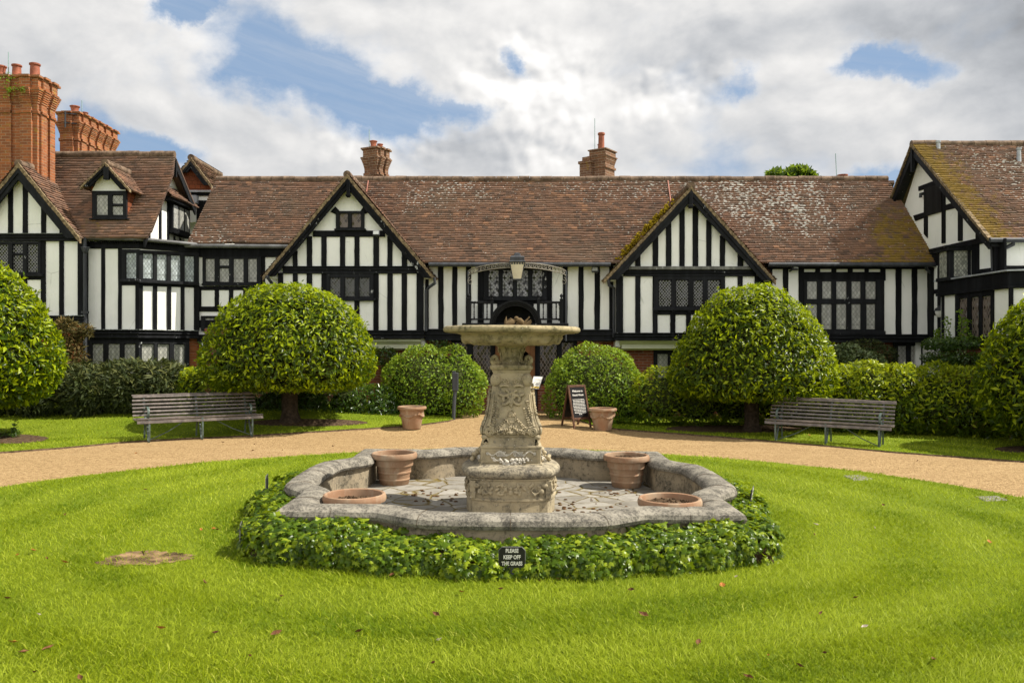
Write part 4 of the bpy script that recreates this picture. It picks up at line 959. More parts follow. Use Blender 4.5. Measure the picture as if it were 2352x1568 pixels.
# ================================================================ small tile-hung block behind
rg = empty('rear_block', (-10, 26, 0), 0, 'small tile hung gable rising behind the roofs, between dormer wing and main range', 'house')
Yk = 25.0; PK = front(Yk)
mb = MB(); poly_on(mb, c1, [(1600, 905), (1765, 1095), (1765, 1150), (1510, 1150), (1510, 1010)], PK, 0, .15); mb.build('hung_gable', M['hung'], rg)
mb = MB(); rect_on(mb, c1, 1500, 1150, 1860, 1420, PK, 0, .15); mb.box((at(c1(1500, 0)[0], 0, Yk).x, Yk + .15, 3), (at(c1(1860, 0)[0], 0, Yk).x, Yk + 2.6, 5.9)); mb.build('plaster_wall', M['plaster'], rg)
mb = MB(); rect_on(mb, c1, 1560, 1165, 1860, 1195, PK, .05); rect_on(mb, c1, 1500, 1165, 1570, 1420, PK, .03); rect_on(mb, c1, 1650, 1235, 1860, 1420, PK, .04); mb.build('timber_frame', M['black'], rg)
mb = MB(); rect_on(mb, c1, 1500, 1148, 1780, 1166, PK, .12); rect_on(mb, c1, 1565, 1190, 1650, 1260, PK, .2); mb.build('lead_gutter', M['lead'], rg, bevel=.01)
gable_roof(rg, c1(1602, 876), c1(1497, 1000), c1(1775, 1105), Yk - .2, 2.5, M['tilew'], lambda u, v: .25, seed=21)
verge_boards(rg, c1(1602, 876), c1(1497, 1000), c1(1775, 1105), Yk - .22, 5, 10, M['vedge'], M['moulding'])

# ================================================================ right wing
rw = empty('house_wing', (12.5, 20, 0), 0, 'timbered wing turned sideways, with mossy golden roof and low leaded bay', 'house')
XW = 11.25; PW = Plane((XW, 0, 0), (-1, 0, 0)); PF = front(18.75)
Ya = 22.2; zA = 1.95 + 460 * Ya / F; eY, eZ = 18.6, 1.95 + (792 - 547) * 18.6 / F
wO = Vector((0, eY, eZ)); wV = Vector((0, Ya - eY, zA - eZ)).normalized(); wtop = (Vector((0, Ya, zA)) - wO).length
xv = XW - .32
tiles(wO, Vector((1, 0, 0)), wV, [(xv, 0), (17, 0), (17, wtop), (xv, wtop)], rw, M['tilew'], 'roof', (), lambda u, v: float(.45 + .4 * math.exp(-((u - 13.2) / .9) ** 2)), lambda u, v: float(.95 * math.exp(-max(0, u - xv) / .9) + .42), seed=31, wav=.014)
ridge(rw, (xv, Ya, zA + .01), (17, Ya, zA + .01), M['ridge'], .10)
fY, fZ = 23.65, 1.95 + (792 - 475) * 23.5 / F
wV2 = Vector((0, fY - Ya, fZ - zA)).normalized()
tiles(Vector((0, fY, fZ)), Vector((-1, 0, 0)), -wV2, [(-17, 0), (-xv, 0), (-xv, (Vector((0, fY - Ya, fZ - zA))).length), (-17, (Vector((0, fY - Ya, fZ - zA))).length)], rw, M['tilew'], 'roof', seed=32)
mb = MB()
mb.prism([Vector((XW, 18.75, -.4)), Vector((XW, 24.2, -.4)), Vector((XW, 24.2, 4.6)), Vector((XW, Ya, zA - .1)), Vector((XW, 18.75, eZ + .05))], (.18, 0, 0))
mb.box((XW + .18, 18.75, 2.0), (17, 18.93, eZ)); mb.box((XW + .18, 24, 0), (17, 24.2, 5))
mb.build('plaster_wall', M['plaster'], rw)
mb = MB()
for (a, b) in (((Ya, zA), (eY + .05, eZ)), ((Ya, zA), (fY, fZ))):
    p, q = Vector((xv + .03, a[0], a[1] - .05)), Vector((xv + .03, b[0], b[1] - .05))
    mb.prism([p, q, q - Vector((0, 0, .2)), p - Vector((0, 0, .26))], (.06, 0, 0))
    p, q = Vector((XW - .25, a[0], a[1] - .12)), Vector((XW - .25, b[0], b[1] - .12)); mb.prism([p, q, q - Vector((0, 0, .07)), p - Vector((0, 0, .07))], (.24, 0, 0))
mb.box((xv, Ya - .04, zA - .75), (xv + .08, Ya + .04, zA - .1))
mb.build('bargeboard', M['moulding'], rw)
mb = MB()   # toothed tile edge of the verge
for (b, zz) in ((Vector((xv - .02, eY, eZ)), 0), (Vector((xv - .02, fY, fZ)), 0)):
    a = Vector((xv - .02, Ya, zA)); n = 46
    for i in range(n):
        p, q = a.lerp(b, i / n), a.lerp(b, (i + 1.1) / n); j = rnd.uniform(-.008, .008); mb.prism([p + Vector((0, 0, .02 + j)), q + Vector((0, 0, .03 + j)), q - Vector((0, 0, .055)), p - Vector((0, 0, .055))], (.1, 0, 0))
mb.build('verge', M['vedge'], rw)
mb = MB()
for pts in ([(300, 392), (485, 322), (485, 360), (300, 425)], [(470, 355), (495, 348), (495, 805), (470, 810)], [(262, 605), (342, 580), (342, 620), (275, 645)], [(340, 405), (365, 398), (365, 770), (340, 740)],
            [(495, 527), (600, 496), (610, 540), (495, 567)], [(590, 520), (620, 525), (620, 790), (590, 792)], [(720, 645), (752, 680), (752, 775), (720, 778)], [(840, 790), (935, 770), (935, 1030), (860, 1030)],
            [(740, 1000), (860, 985), (860, 1030), (740, 1040)], [(690, 800), (742, 792), (742, 1030), (690, 1050)], [(372, 985), (408, 985), (408, 1500), (372, 1500)], [(405, 1150), (470, 1140), (470, 1172), (405, 1180)], [(405, 1305), (470, 1300), (470, 1332), (405, 1338)], [(440, 985), (470, 985), (470, 1500), (440, 1500)], [(372, 895), (470, 880), (470, 960), (372, 990)]): poly_on(mb, c8, pts, PW, .03)
poly_on(mb, c8, [(375, 852), (850, 745), (850, 790), (375, 895)], PW, .05)
rect_on(mb, c8, 862, 785, 942, 1030, PF, .04); rect_on(mb, c8, 935, 972, 1300, 1000, PF, .04); rect_on(mb, c8, 940, 760, 1300, 787, PF, .05)
mb.build('timber_frame', M['black'], rw, bevel=.006)
mb = MB(); poly_on(mb, c8, [(342, 405), (470, 366), (470, 575), (342, 612)], PW, .045); mb.build('loft_hatch', M['dull'], rw)
mb = MB(); p = PW.hit(*c8(318, 448), .10); mb.tube([p + Vector((.1, 0, .02)), p, p + Vector((0, 0, -.09))], .045, 8); mb.build('floodlight', M['iron'], rw)
# oriel
XO = 10.72; yn, yf = 19.86, 20.42; zt, zb = 1.95 + (792 - 568) * yn / F, 1.95 + (792 - 640) * yn / F
mb = MB(); mb.box((XO, yn, zb), (XW, yf, zt)); mb.box((XO - .07, yn - .07, zt - .08), (XW, yf + .07, zt)); mb.box((XO - .1, yn - .1, zt), (XW, yf + .1, zt + .05)); mb.box((XO - .03, yn - .03, zb - .04), (XW, yf + .03, zb + .05)); mb.build('oriel', M['moulding'], rw, bevel=.006)
def pane_uv(name, quadlist, mat, parent, udir):
    pv = []; fs = []; uv = []
    for q in quadlist:
        kk = len(pv); pv += q; fs.append([kk, kk + 1, kk + 2, kk + 3]); c = sum(q, Vector()) / 4; uv += [((p - c).dot(udir), p.z - c.z) for p in q]
    m2 = MB(); m2.add(pv, fs); o = m2.build(name, mat, parent); lay = o.data.uv_layers.new(name='UVMap')
    for l in o.data.loops: lay.data[l.index].uv = uv[l.vertex_index]
    return o
gq = m_glass('pale oriel panes', .085, .11, (.09, .10, .08), .5, (.42, .43, .36), (.12, .12, .11), .012, .15)
a, b = front(yn).hit(*c8(563, 856)), front(yn).hit(*c8(662, 1060)); y_ = yn - .006
pane_uv('window', [[Vector((a.x, y_, b.z)), Vector((b.x, y_, b.z)), Vector((b.x, y_, a.z)), Vector((a.x, y_, a.z))], [Vector((XO - .006, yf - .1, b.z)), Vector((XO - .006, yn + .12, b.z)), Vector((XO - .006, yn + .12, a.z)), Vector((XO - .006, yf - .1, a.z))]], gq, rw, Vector((1, -1, 0)))
# low bay with lead parapet
XB2 = 10.85; PBy = Plane((XB2, 0, 0), (-1, 0, 0)); yc = XB2 * F / (c8(975, 0)[0] - CX); y0 = XB2 * F / (c8(468, 0)[0] - CX)
mb = MB(); z_t, z_b = 3.58, 2.02
cant = Vector((2.2, -.9, 0))
foot = [Vector((XB2, y0, 0)), Vector((XB2, yc, 0)), Vector((XB2, yc, 0)) + cant, Vector((XB2 + 2.2, 18.8, 0)), Vector((XW, 18.8, 0)), Vector((XW, y0, 0))]
mb.prism([p + Vector((0, 0, -.4)) for p in foot], (0, 0, z_b - .05 + .4)); mb.build('brick_wall', M['brick'], rw)
mb = MB(); mb.prism([p + Vector((0, 0, z_b)) for p in foot], (0, 0, z_t - .1 - z_b)); mb.build('bay_wall', M['plaster'], rw)
def grow(d): return [foot[0] + Vector((-d, d, 0)), foot[1] + Vector((-d, -d * .7, 0)), foot[2] + Vector((0, -d * 1.2, 0)), foot[3] + Vector((0, 0, 0)), foot[4], foot[5] + Vector((0, d, 0))]
mb = MB(); mb.prism([p + Vector((0, 0, z_t - .03)) for p in grow(.12)], (0, 0, .035)); mb.build('lead_roof', M['lead'], rw)
mb = MB(); mb.prism([p + Vector((0, 0, z_t - .33)) for p in grow(.06)], (0, 0, .298)); mb.prism([p + Vector((0, 0, z_t - .40)) for p in grow(.09)], (0, 0, .068)); mb.prism([p + Vector((0, 0, z_b - .06)) for p in grow(.07)], (0, 0, .12))
def bayx(x): return XB2 * F / (c8(x, 0)[0] - CX)      # depth on the bay's long face under picture column x
for (xa, xb) in ((482, 495), (583, 612), (672, 700), (757, 780), (845, 862), (978, 990)):
    ya, yb = bayx(xa), bayx(xb); mb.box((XB2 - .045, yb, z_b + .05), (XB2 + .02, ya, z_t - .35))
mb.box((XB2 - .04, bayx(845), 2.28 - .2), (XB2 + .01, bayx(600), 2.14)); mb.box((XB2 - .04, bayx(845), z_t - .52), (XB2 + .01, bayx(600), z_t - .38))
e = Vector((XB2, yc, 0)); cd = cant.normalized(); cn = Vector((cd.y, -cd.x, 0))
for (t0, t1) in ((-.02, .06), (.55, .65), (1.3, 1.4)):
    mb.prism([e + cd * t0 + cn * .045 + Vector((0, 0, z_b + .05)), e + cd * t1 + cn * .045 + Vector((0, 0, z_b + .05)), e + cd * t1 + cn * .045 + Vector((0, 0, z_t - .35)), e + cd * t0 + cn * .045 + Vector((0, 0, z_t - .35))], -cn * .06)
mb.build('bay_frame', M['black'], rw, bevel=.006)
pane_uv('window', [[Vector((XB2 - .012, bayx(a), 2.15)), Vector((XB2 - .012, bayx(b), 2.15)), Vector((XB2 - .012, bayx(b), z_t - .53)), Vector((XB2 - .012, bayx(a), z_t - .53))] for (a, b) in ((612, 672), (700, 757), (780, 845))], M['g_brown'], rw, Vector((0, -1, 0)))
pipe(rw, [at(*c8(1000, 778), 18.55), at(*c8(998, 815), 18.6), at(*c8(930, 850), 18.65), at(*c8(925, 1000), 18.65)], .05)
pipe(rw, [PW.hit(*c8(838, 778), .1), PW.hit(*c8(845, 1010), .1)], .03)
mb = MB(); mb.tube([Vector((xv, eY - .05, eZ - .05)), Vector((17, eY - .05, eZ - .05))], .055, 8); mb.build('gutter', M['iron'], rw, smooth=50)
for (px, py, h) in ((2155, 345, .2), (2340, 372, .32)):
    mb = MB(); p = Plane(wO, Vector((1, 0, 0)).cross(wV)).hit(px, py); mb.lathe([(.09, -.1), (.06, -.02), (.05, h), (.065, h), (.065, h + .05), (.03, h + .05)], p, 10); mb.build('vent_pipe', M['lead'], rw, smooth=40)
# little wall lamp in the nook
mb = MB(); p = at(c8(455, 0)[0], 714, 21.2)
mb.tube([p + Vector((.3, .3, .02)), p + Vector((0, 0, .02))], .02, 6); mb.lathe([(.12, 0), (.1, .06), (.04, .10), (.02, .14)], p, 12); wl = mb.build('wall_lamp', M['iron'], rw, smooth=40)
mb = MB(); mb.lathe([(.1, 0), (.095, -.06), (.05, -.15), (.0, -.17)], p, 12); mb.build('lamp_glass', M['white'], wl, smooth=True)
# ================================================================ ground
def sheet(name, XY, tris_or_quads, lift, mat, nper=4, kind='structure'):
    XY = np.array(XY, float); v = np.column_stack([XY, gz(XY[:, 0], XY[:, 1]) + lift])
    o = np_mesh(name, v, np.array(tris_or_quads), nper, mat, None, None, True); o['kind'] = kind; return o
def gridsheet(name, xs, ys, lift, mat):
    pts = [(x, y) for y in ys for x in xs]; n = len(xs); q = []
    for j in range(len(ys) - 1):
        for i in range(n - 1): q += [j * n + i, j * n + i + 1, (j + 1) * n + i + 1, (j + 1) * n + i]
    return sheet(name, pts, q, lift, mat)
far = [-400, -150, -60, -30]
gridsheet('ground', far + list(np.linspace(-18, 18, 73)) + [30, 60, 150, 400], [-60, -20] + list(np.linspace(0, 24, 49)) + [30, 45, 80, 160, 420], -.02, M['grass'])
gridsheet('gravel_path', list(np.linspace(-15, 15, 121)), list(np.linspace(2, 22.3, 82)), .006, M['gravel'])
PC = Vector((-.017, 9.52))
isl_px = [(-700, 1250), (-350, 1175), (0, 1118), (125, 1100), (250, 1085), (350, 1074), (450, 1063), (575, 1053), (700, 1045), (800, 1039), (900, 1035), (1040, 1031.5), (1176, 1030), (1290, 1031.5), (1400, 1035), (1550, 1044), (1700, 1055), (1850, 1069), (2000, 1085), (2100, 1100), (2200, 1115), (2352, 1143), (2700, 1225)]
isl = [ground(*p, .035) for p in isl_px]
bnd = [(p.x, p.y) for p in isl]
ang = np.unwrap([math.atan2(y - PC.y, x - PC.x) for x, y in bnd]); rad = [math.hypot(x - PC.x, y - PC.y) for x, y in bnd]
if ang[-1] < ang[0]: ang, rad = ang[::-1], rad[::-1]
def isl_r(a):
    a = (a - ang[0]) % (2 * math.pi) + ang[0]
    if a <= ang[-1]: return float(np.interp(a, ang, rad))
    f = (a - ang[-1]) / (2 * math.pi - (ang[-1] - ang[0])); return float(rad[-1] * (1 - f) + rad[0] * f)
nA, nRg = 240, 26; pts = []; q = []
for j in range(nRg):
    for i in range(nA):
        a = 2 * math.pi * i / nA; r = isl_r(a) * (j / (nRg - 1)) ** .9 + (.01 if j == 0 else 0)
        if j == nRg - 1: r += .012 * math.sin(i * 1.7) + .01 * math.sin(i * 4.1)
        pts.append((PC.x + r * math.cos(a), PC.y + r * math.sin(a)))
for j in range(nRg - 1):
    for i in range(nA): q += [j * nA + i, (j + 1) * nA + i, (j + 1) * nA + (i + 1) % nA, j * nA + (i + 1) % nA]
sheet('lawn', pts, q, .035, M['grass'])
lef_px = [(-420, 1062), (-200, 1050), (0, 1037), (150, 1026), (300, 1012), (450, 1004), (600, 997), (750, 988), (900, 979), (980, 972), (1030, 965), (1046, 960)]
rig_px = [(1338, 966), (1362, 975), (1400, 981), (1500, 990), (1600, 997), (1750, 1009), (1900, 1022), (2050, 1036), (2200, 1047), (2352, 1058), (2600, 1080), (2900, 1110)]
def border(px, x0, x1, nm):
    E = [ground(*p, .035) for p in px]; m = 90; Ex = np.interp(np.linspace(0, len(E) - 1, m), range(len(E)), [p.x for p in E]); Ey = np.interp(np.linspace(0, len(E) - 1, m), range(len(E)), [p.y for p in E])
    Ey = Ey + .012 * np.sin(np.arange(m) * 1.3) + .01 * np.sin(np.arange(m) * 3.7)
    Bx = np.linspace(x0, x1, m); k = 22; pts = []; q = []
    for j in range(k):
        f = j / (k - 1)
        for i in range(m): pts.append((Ex[i] * (1 - f) + Bx[i] * f, Ey[i] * (1 - f) + 22.25 * f))
    for j in range(k - 1):
        for i in range(m - 1): q += [j * m + i, j * m + i + 1, (j + 1) * m + i + 1, (j + 1) * m + i]
    sheet(nm, pts, q, .035, M['grass'])
    # cut earth edge
    v = []; fs = []
    for i in range(m):
        z = float(gz(Ex[i], Ey[i])); v += [(Ex[i], Ey[i], z + .034), (Ex[i] + .01 * math.sin(i * 2.2), Ey[i] - .035 - .02 * abs(math.sin(i * 1.1)), z - .01)]
    for i in range(m - 1): fs += [2 * i, 2 * i + 1, 2 * i + 3, 2 * i + 2]
    o = np_mesh('lawn_edge', np.array(v), np.array(fs), 4, M['soil']); o['kind'] = 'structure'
    return np.column_stack([Ex, Ey])
EL = border(lef_px, -17, ground(*lef_px[-1]).x + .0, 'lawn'); ER = border(rig_px, ground(*rig_px[0]).x, 17, 'lawn')
def patch(name, px, lift, mat, n=1, wob=.0):
    P = [ground(x, y, lift) for x, y in px]; c = sum(P, Vector()) / len(P); pts = [(c.x, c.y)]; m = 64
    cum = np.linspace(0, len(P), m, endpoint=False); xs = [p.x for p in P] + [P[0].x]; ys = [p.y for p in P] + [P[0].y]
    ring = [(np.interp(t, range(len(xs)), xs), np.interp(t, range(len(ys)), ys)) for t in cum]
    ring = [(c.x + (x - c.x) * (1 + rnd.uniform(-wob, wob)), c.y + (y - c.y) * (1 + rnd.uniform(-wob, wob))) for x, y in ring]
    t = []
    for i in range(m): t += [0, 1 + i, 1 + (i + 1) % m]
    sheet(name, pts + ring, t, lift, mat, 3); return ring
def ell(cx, cy, rx, ry, n=20): return [(cx + rx * math.cos(a), cy + ry * math.sin(a)) for a in np.linspace(0, 2 * math.pi, n, endpoint=False)]
beds = [patch('soil_bed', ell(705, 970, 140, 8.5), .041, M['soil'], wob=.03), patch('soil_bed', ell(1690, 984, 165, 9), .041, M['soil'], wob=.03), patch('soil_bed', ell(-20, 1007, 132, 12), .041, M['soil'], wob=.03), patch('soil_bed', ell(2400, 1031, 118, 9), .041, M['soil'], wob=.03)]
bare = patch('bare_patch', [(218, 1291), (255, 1275), (300, 1266), (350, 1264), (400, 1267), (440, 1273), (436, 1281), (400, 1290), (340, 1296), (280, 1299), (235, 1297)], .041, None or m_simple('straw and bare earth', (.19, .125, .065), .95, .1, 0, .7, 7, 1), wob=.16)
mb = MB(); mb.box((-1.35, 20.7, -.05), (2.35, 22.2, .035)); mb.box((-.75, 21.5, .035), (.75, 22.1, .10)); tag(mb.build('paving', M['flag'], bevel=.01), kind='structure')
for i, (px, lb) in enumerate((([(1936, 1091), (1975, 1089), (2008, 1099), (1960, 1102)], 'worn grey stone slab sunk in grass at path edge, nearer the bench'), ([(2238, 1139), (2290, 1137), (2318, 1147), (2262, 1149)], 'worn grey stone slab sunk in grass at path edge, farther from the bench'))):
    mb = MB(); P = [ground(x, y, .046) for x, y in px]; mb.prism(P, (0, 0, -.06)); tag(mb.build('stone_slab', M['slab'], bevel=.012), lb, 'stone slab', 'stone slabs along the path edge')

# ================================================================ basin
TILT = .0085
basin = empty('fountain_basin', (PC.x, PC.y, .04), 0, 'low lobed stone basin wall with rounded lichen grey coping and paved floor', 'basin'); basin.rotation_euler = (0, TILT, 0)
def bulge(t):
    t = abs(t); return 0 if t > 1.22 else float(.24 * sm((1.22 - t) / .52) + .10 * (1 - (t / 1.22) ** 2))
HS = 1.985
def side_pts(n=46):
    return [(-HS + 2 * HS * i / n, bulge(-HS + 2 * HS * i / n)) for i in range(n)]
outline = []
for k in range(4):
    a = -math.pi / 2 + k * math.pi / 2; ca, sa = math.cos(a), math.sin(a)
    for (t, b) in side_pts():
        d = HS + b; outline.append(Vector((d * ca - t * sa, d * sa + t * ca)))
def offset_path(path, d):
    n = len(path); R = []
    for i in range(n):
        p, a, b = path[i], path[i - 1], path[(i + 1) % n]
        e0 = (p - a).normalized(); e1 = (b - p).normalized(); n0 = Vector((e0.y, -e0.x)); n1 = Vector((e1.y, -e1.x))
        m = (n0 + n1); m /= max(.35, m.dot(n0)) if m.length > 1e-6 else 1
        R.append(p + m * d)
    return R
def sweep(mb, path, prof, closed_prof=False):
    n = len(path); rows = [[(q.x, q.y, z) for q in offset_path(path, d)] for d, z in prof]; m = len(prof)
    vs = [v for r in rows for v in r]; fs = []
    for j in range(m if closed_prof else m - 1):
        k = (j + 1) % m
        for i in range(n): fs.append([j * n + i, j * n + (i + 1) % n, k * n + (i + 1) % n, k * n + i])
    mb.add(vs, fs)
WB = lambda o: world(o)
def build_local(mb, name, mat, parent, **kw): return mb.build(name, mat, parent, local=False, **kw)
cop = [(.10, .29), (.155, .30), (.17, .335), (.155, .375), (.11, .405), (.03, .415), (-.05, .415), (-.11, .40), (-.15, .37), (-.165, .33), (-.15, .30), (-.10, .29)]
mb = MB(); sweep(mb, outline, cop, True); o = build_local(mb, 'coping', M['curb'], basin, smooth=35)
dm = o.modifiers.new('wear', 'DISPLACE'); tx = bpy.data.textures.new('wear', 'CLOUDS'); tx.noise_scale = .12; dm.texture = tx; dm.strength = .014; dm.mid_level = .5; dm.texture_coords = 'LOCAL'
mb = MB(); sweep(mb, outline, [(.15, -.08), (.15, .05), (.115, .075), (.105, .29), (-.105, .29), (-.105, -.08)], True); build_local(mb, 'basin_wall', M['basin'], basin, smooth=35)
mb = MB(); inn = offset_path(outline, -.09); c = [(p.x, p.y, .012) for p in inn]; n = len(c); mb.add([(0, 0, .012)] + c, [[0, 1 + i, 1 + (i + 1) % n] for i in range(n)]); build_local(mb, 'floor_paving', M['paving'], basin)
# joints in the coping
mb = MB()
for i in (4, 14, 23, 32, 42, 50, 60, 69, 78, 88, 96, 106, 115, 124, 134, 142, 152, 161, 170, 180):
    p, q = outline[i], outline[(i + 1) % len(outline)]; e = (q - p).normalized(); nn = Vector((e.y, -e.x)); ring = []
    for d, z in cop: ring.append(Vector((p.x + nn.x * d * 1.012, p.y + nn.y * d * 1.012, .352 + (z - .352) * 1.03)))
    mb.tube(ring, .002, 4, closed=True)
build_local(mb, 'coping_joint', M['soil'], basin)
# leaf debris and moss on the floor
mb = MB()
for i in range(230):
    cl = rnd.choice([(.9, -.1), (1.2, -.9), (.6, -1.0), (1.5, .9), (.2, 1.3), (-1.0, .7), (1.0, -.5)]); x, y = cl[0] + rnd.gauss(0, .3), cl[1] + rnd.gauss(0, .22)
    if abs(x) > 1.75 or abs(y) > 1.75: continue
    s = rnd.uniform(.012, .032); mb.ball((x, y, .016), (s, s * rnd.uniform(.5, 1), s * .45), 5, 4)
o = build_local(mb, 'debris', m_simple('brown leaf debris', (.10, .055, .025), .95, .1, 0, .6, 30, 1), basin); o['kind'] = 'stuff'

# ================================================================ fountain
fo = empty('fountain', (PC.x, PC.y, .045), 0, 'tall carved stone fountain with wide shallow bowl on a scrolled pedestal', 'fountain'); fo.rotation_euler = (0, TILT * .8, 0)
YC = PC.y
def fz(Fy, Yp=None): return H + (CY - (722.7 + Fy / 3.282)) * (Yp or YC) / F - .045
def hw(px): k = px / 3.282 / F; return k * YC / (1 + k)
def sq(mb, rows, nseg=1):
    """square loft: rows of (Fy, half width in picture px); front face read at its own depth"""
    vs = []; fs = []
    for (Fy, px) in rows:
        h = hw(px); z = fz(Fy, YC - h); vs += [(-h, -h, z), (h, -h, z), (h, h, z), (-h, h, z)]
    for i in range(len(rows) - 1):
        for k in range(4): fs.append([i * 4 + k, i * 4 + (k + 1) % 4, (i + 1) * 4 + (k + 1) % 4, (i + 1) * 4 + k][::-1])
    fs.append([0, 1, 2, 3]); fs.append([len(vs) - 4, len(vs) - 1, len(vs) - 2, len(vs) - 3]); mb.add(vs, fs)
def fp(Fx, Fy, hpx, out=.0):     # point on the front face with half width hpx
    h = hw(hpx); Y = YC - h; return Vector(((Fx - 532) / 3.282 * Y / F, -h - out, fz(Fy, Y)))
def around(mb0, mb1=None):
    """repeat front carving on the other three faces"""
    v0 = list(mb0.v); f0 = list(mb0.f)
    for k in (1, 2, 3):
        R = Matrix.Rotation(k * math.pi / 2, 3, 'Z'); mb0.add([R @ v for v in v0], f0)
lob = []
for k in range(4):
    a = k * math.pi / 2; ca, sa = math.cos(a), math.sin(a)
    for i in range(18):
        t = -1 + 2 * i / 18; x, y = .43 * t, -(.515 - .10 * t * t); lob.append(Vector((x * ca - y * sa, x * sa + y * ca)))
lobo = lob
def fzz(Fy): return fz(Fy, YC - .5)
mb = MB(); z0 = fzz(1390)
sweep(mb, lobo, [(0.0, -.05), (0.0, z0 - .03), (.012, z0 - .022), (.012, z0), (-.004, z0 + .005), (-.004, fzz(1255)), (.012, fzz(1250)), (.012, fzz(1240)), (-.05, fzz(1236)), (-.2, fzz(1220))])
build_local(mb, 'drum', M['stone'], fo, smooth=30)
mb = MB(); zt0, zt1 = fzz(1238), fzz(1158); zm = (zt0 + zt1) / 2
prf = [(-.30, zt0)] + [(.0 + .062 * math.cos(a), zm + (zt1 - zt0) / 2 * math.sin(a)) for a in np.linspace(-1.4, 1.5, 9)] + [(-.06, zt1 + .004), (-.10, zt1 + .02), (-.30, zt1 + .022)]
sweep(mb, lobo, prf); n = len(lobo); mb.add([(q.x * .5, q.y * .5, zt1 + .0215) for q in lobo], [list(range(n))]); build_local(mb, 'torus_moulding', m_stone('stained torus stone', (.36, .31, .215), (.235, .205, .15), (.06, .054, .045), .7, .2, 2.2), fo, smooth=40)
mb = MB()   # frieze of scrolling foliage on each lobe
def fr_pt(t, z, out): return Vector((.43 * t, -(.515 - .10 * t * t) - out, z))
zf0, zf1 = fzz(1375), fzz(1262); zc = (zf0 + zf1) / 2; hh = (zf1 - zf0) / 2
for s in (-1, 1):
    for c0, r, tw in ((.24, .75, 1), (.62, .85, -1)):
        pts = []
        for k in range(20):
            u = k / 19; a = tw * u * 5 + .6; rr = hh * r * (1 - .75 * u); pts.append(fr_pt(s * (c0 + rr / .43 * math.cos(a)), zc + rr * math.sin(a), .012))
        mb.tube(pts, [.013 * (1 - .5 * k / 19) for k in range(20)], 6)
        for k in range(7):
            a = rnd.uniform(0, 6.28); p = fr_pt(s * (c0 + hh * r * .8 / .43 * math.cos(a)), zc + hh * r * .8 * math.sin(a), .01); mb.ball(p, (.03, .014, .017), 6, 5, M=Matrix.Rotation(rnd.uniform(0, 3), 3, 'Y'))
    mb.ball(fr_pt(s * .88, zc + hh * .45, .012), (.045, .022, .03), 8, 6); mb.ball(fr_pt(s * .80, zc - hh * .3, .012), (.03, .02, .035), 8, 6)
mb.ball(fr_pt(0, zc + .02, .012), (.02, .018, .022), 8, 6); mb.ball(fr_pt(0, zc - .03, .012), (.026, .018, .035), 8, 6)
for s in (-1, 1): mb.tube([fr_pt(s * .15 + .05 * math.cos(a), zc + .03 + .022 * math.sin(a), .008) for a in np.linspace(0, 6.28, 10)], .007, 5)
mb.box((-.455, -.455, zf0 - .02), (-.395, -.395, zf1 + .01)); around(mb)
build_local(mb, 'frieze_carving', M['stone'], fo, smooth=60)
mb = MB(); sq(mb, [(1166, 238), (1122, 238)]); sq(mb, [(1122.5, 226), (1008, 226)]); sq(mb, [(1008.5, 232), (990, 234)]); build_local(mb, 'plinth', M['stone'], fo, bevel=.006)
mb = MB()   # panel frame, ribbon, swag of fruit
for (x0, y0, x1, y1) in ((330, 1015, 735, 1024), (330, 1103, 735, 1112), (330, 1024, 339, 1103), (726, 1024, 735, 1103)):
    P = [fp(x0, y0, 226), fp(x1, y0, 226), fp(x1, y1, 226), fp(x0, y1, 226)]; mb.prism([p + Vector((0, -.008, 0)) for p in P], (0, .012, 0))
around(mb); build_local(mb, 'panel_frame', M['stone'], fo)
mb = MB()
for (x, y) in ((356, 1046), (710, 1046)):
    mb.tube([fp(x + 9 * math.cos(a), y + 9 * math.sin(a), 226, .006) for a in np.linspace(0, 6.28, 11)[:-1]], .005, 5, closed=True); mb.ball(fp(x, y, 226, .006), .007, 6, 5)
pts = []
for k in range(60): u = k / 59; pts.append(fp(364 + 338 * u, 1050 + 16 * math.sin(u * 4 * math.pi * 1.5) - 6, 226, .010 + .006 * math.sin(u * 40)))
mb.tube(pts, .008, 6, flat=(1, .5))
for s in (-1, 1):
    for k in range(6): u = k / 5; mb.tube([fp(532 + s * (95 - 60 * u) + 14 * math.cos(a), 1048 + 16 * math.sin(a), 226, .012) for a in np.linspace(0, 4.5, 9)], .006, 5)
for i in range(58):
    u = rnd.uniform(-1, 1); th = (1 - abs(u) ** 1.6) * 26 + 5; x = 532 + u * 150; yb = 1118 - 42 * abs(u) ** 1.8
    y = yb + rnd.uniform(-th, th * .9); r = rnd.uniform(.011, .022) * (1.15 - .5 * abs(u)); mb.ball(fp(x, y, 226, .012 + .03 * rnd.random() * (1 - abs(u))), (r * rnd.uniform(.9, 1.3), r, r), 8, 6)
around(mb); build_local(mb, 'fruit_swag', m_stone('pale carved fruit', (.56, .52, .44), (.42, .39, .33), (.12, .11, .10), .3, .1, 2), fo, smooth=60)
mb = MB(); sq(mb, [(990, 212), (983, 212), (976, 205), (925, 196), (921, 205), (905, 207)]); build_local(mb, 'scroll_block', M['stone'], fo, bevel=.004)
mb = MB()   # curled leaves at the corners of the block and side consoles
for s in (-1, 1):
    for k in range(16):
        a = rnd.uniform(0, 6.28); r = rnd.uniform(0, 26); mb.ball(fp(532 + s * (188 + r * .8 * math.cos(a)), 944 + r * 1.3 * math.sin(a), 200, .004), (.022, .014, .03), 6, 5, M=Matrix.Rotation(rnd.uniform(-.8, .8), 3, 'Y'))
    mb.ball(fp(532 + s * 200, 922, 205, -.01), (.035, .04, .03), 8, 6)
around(mb)
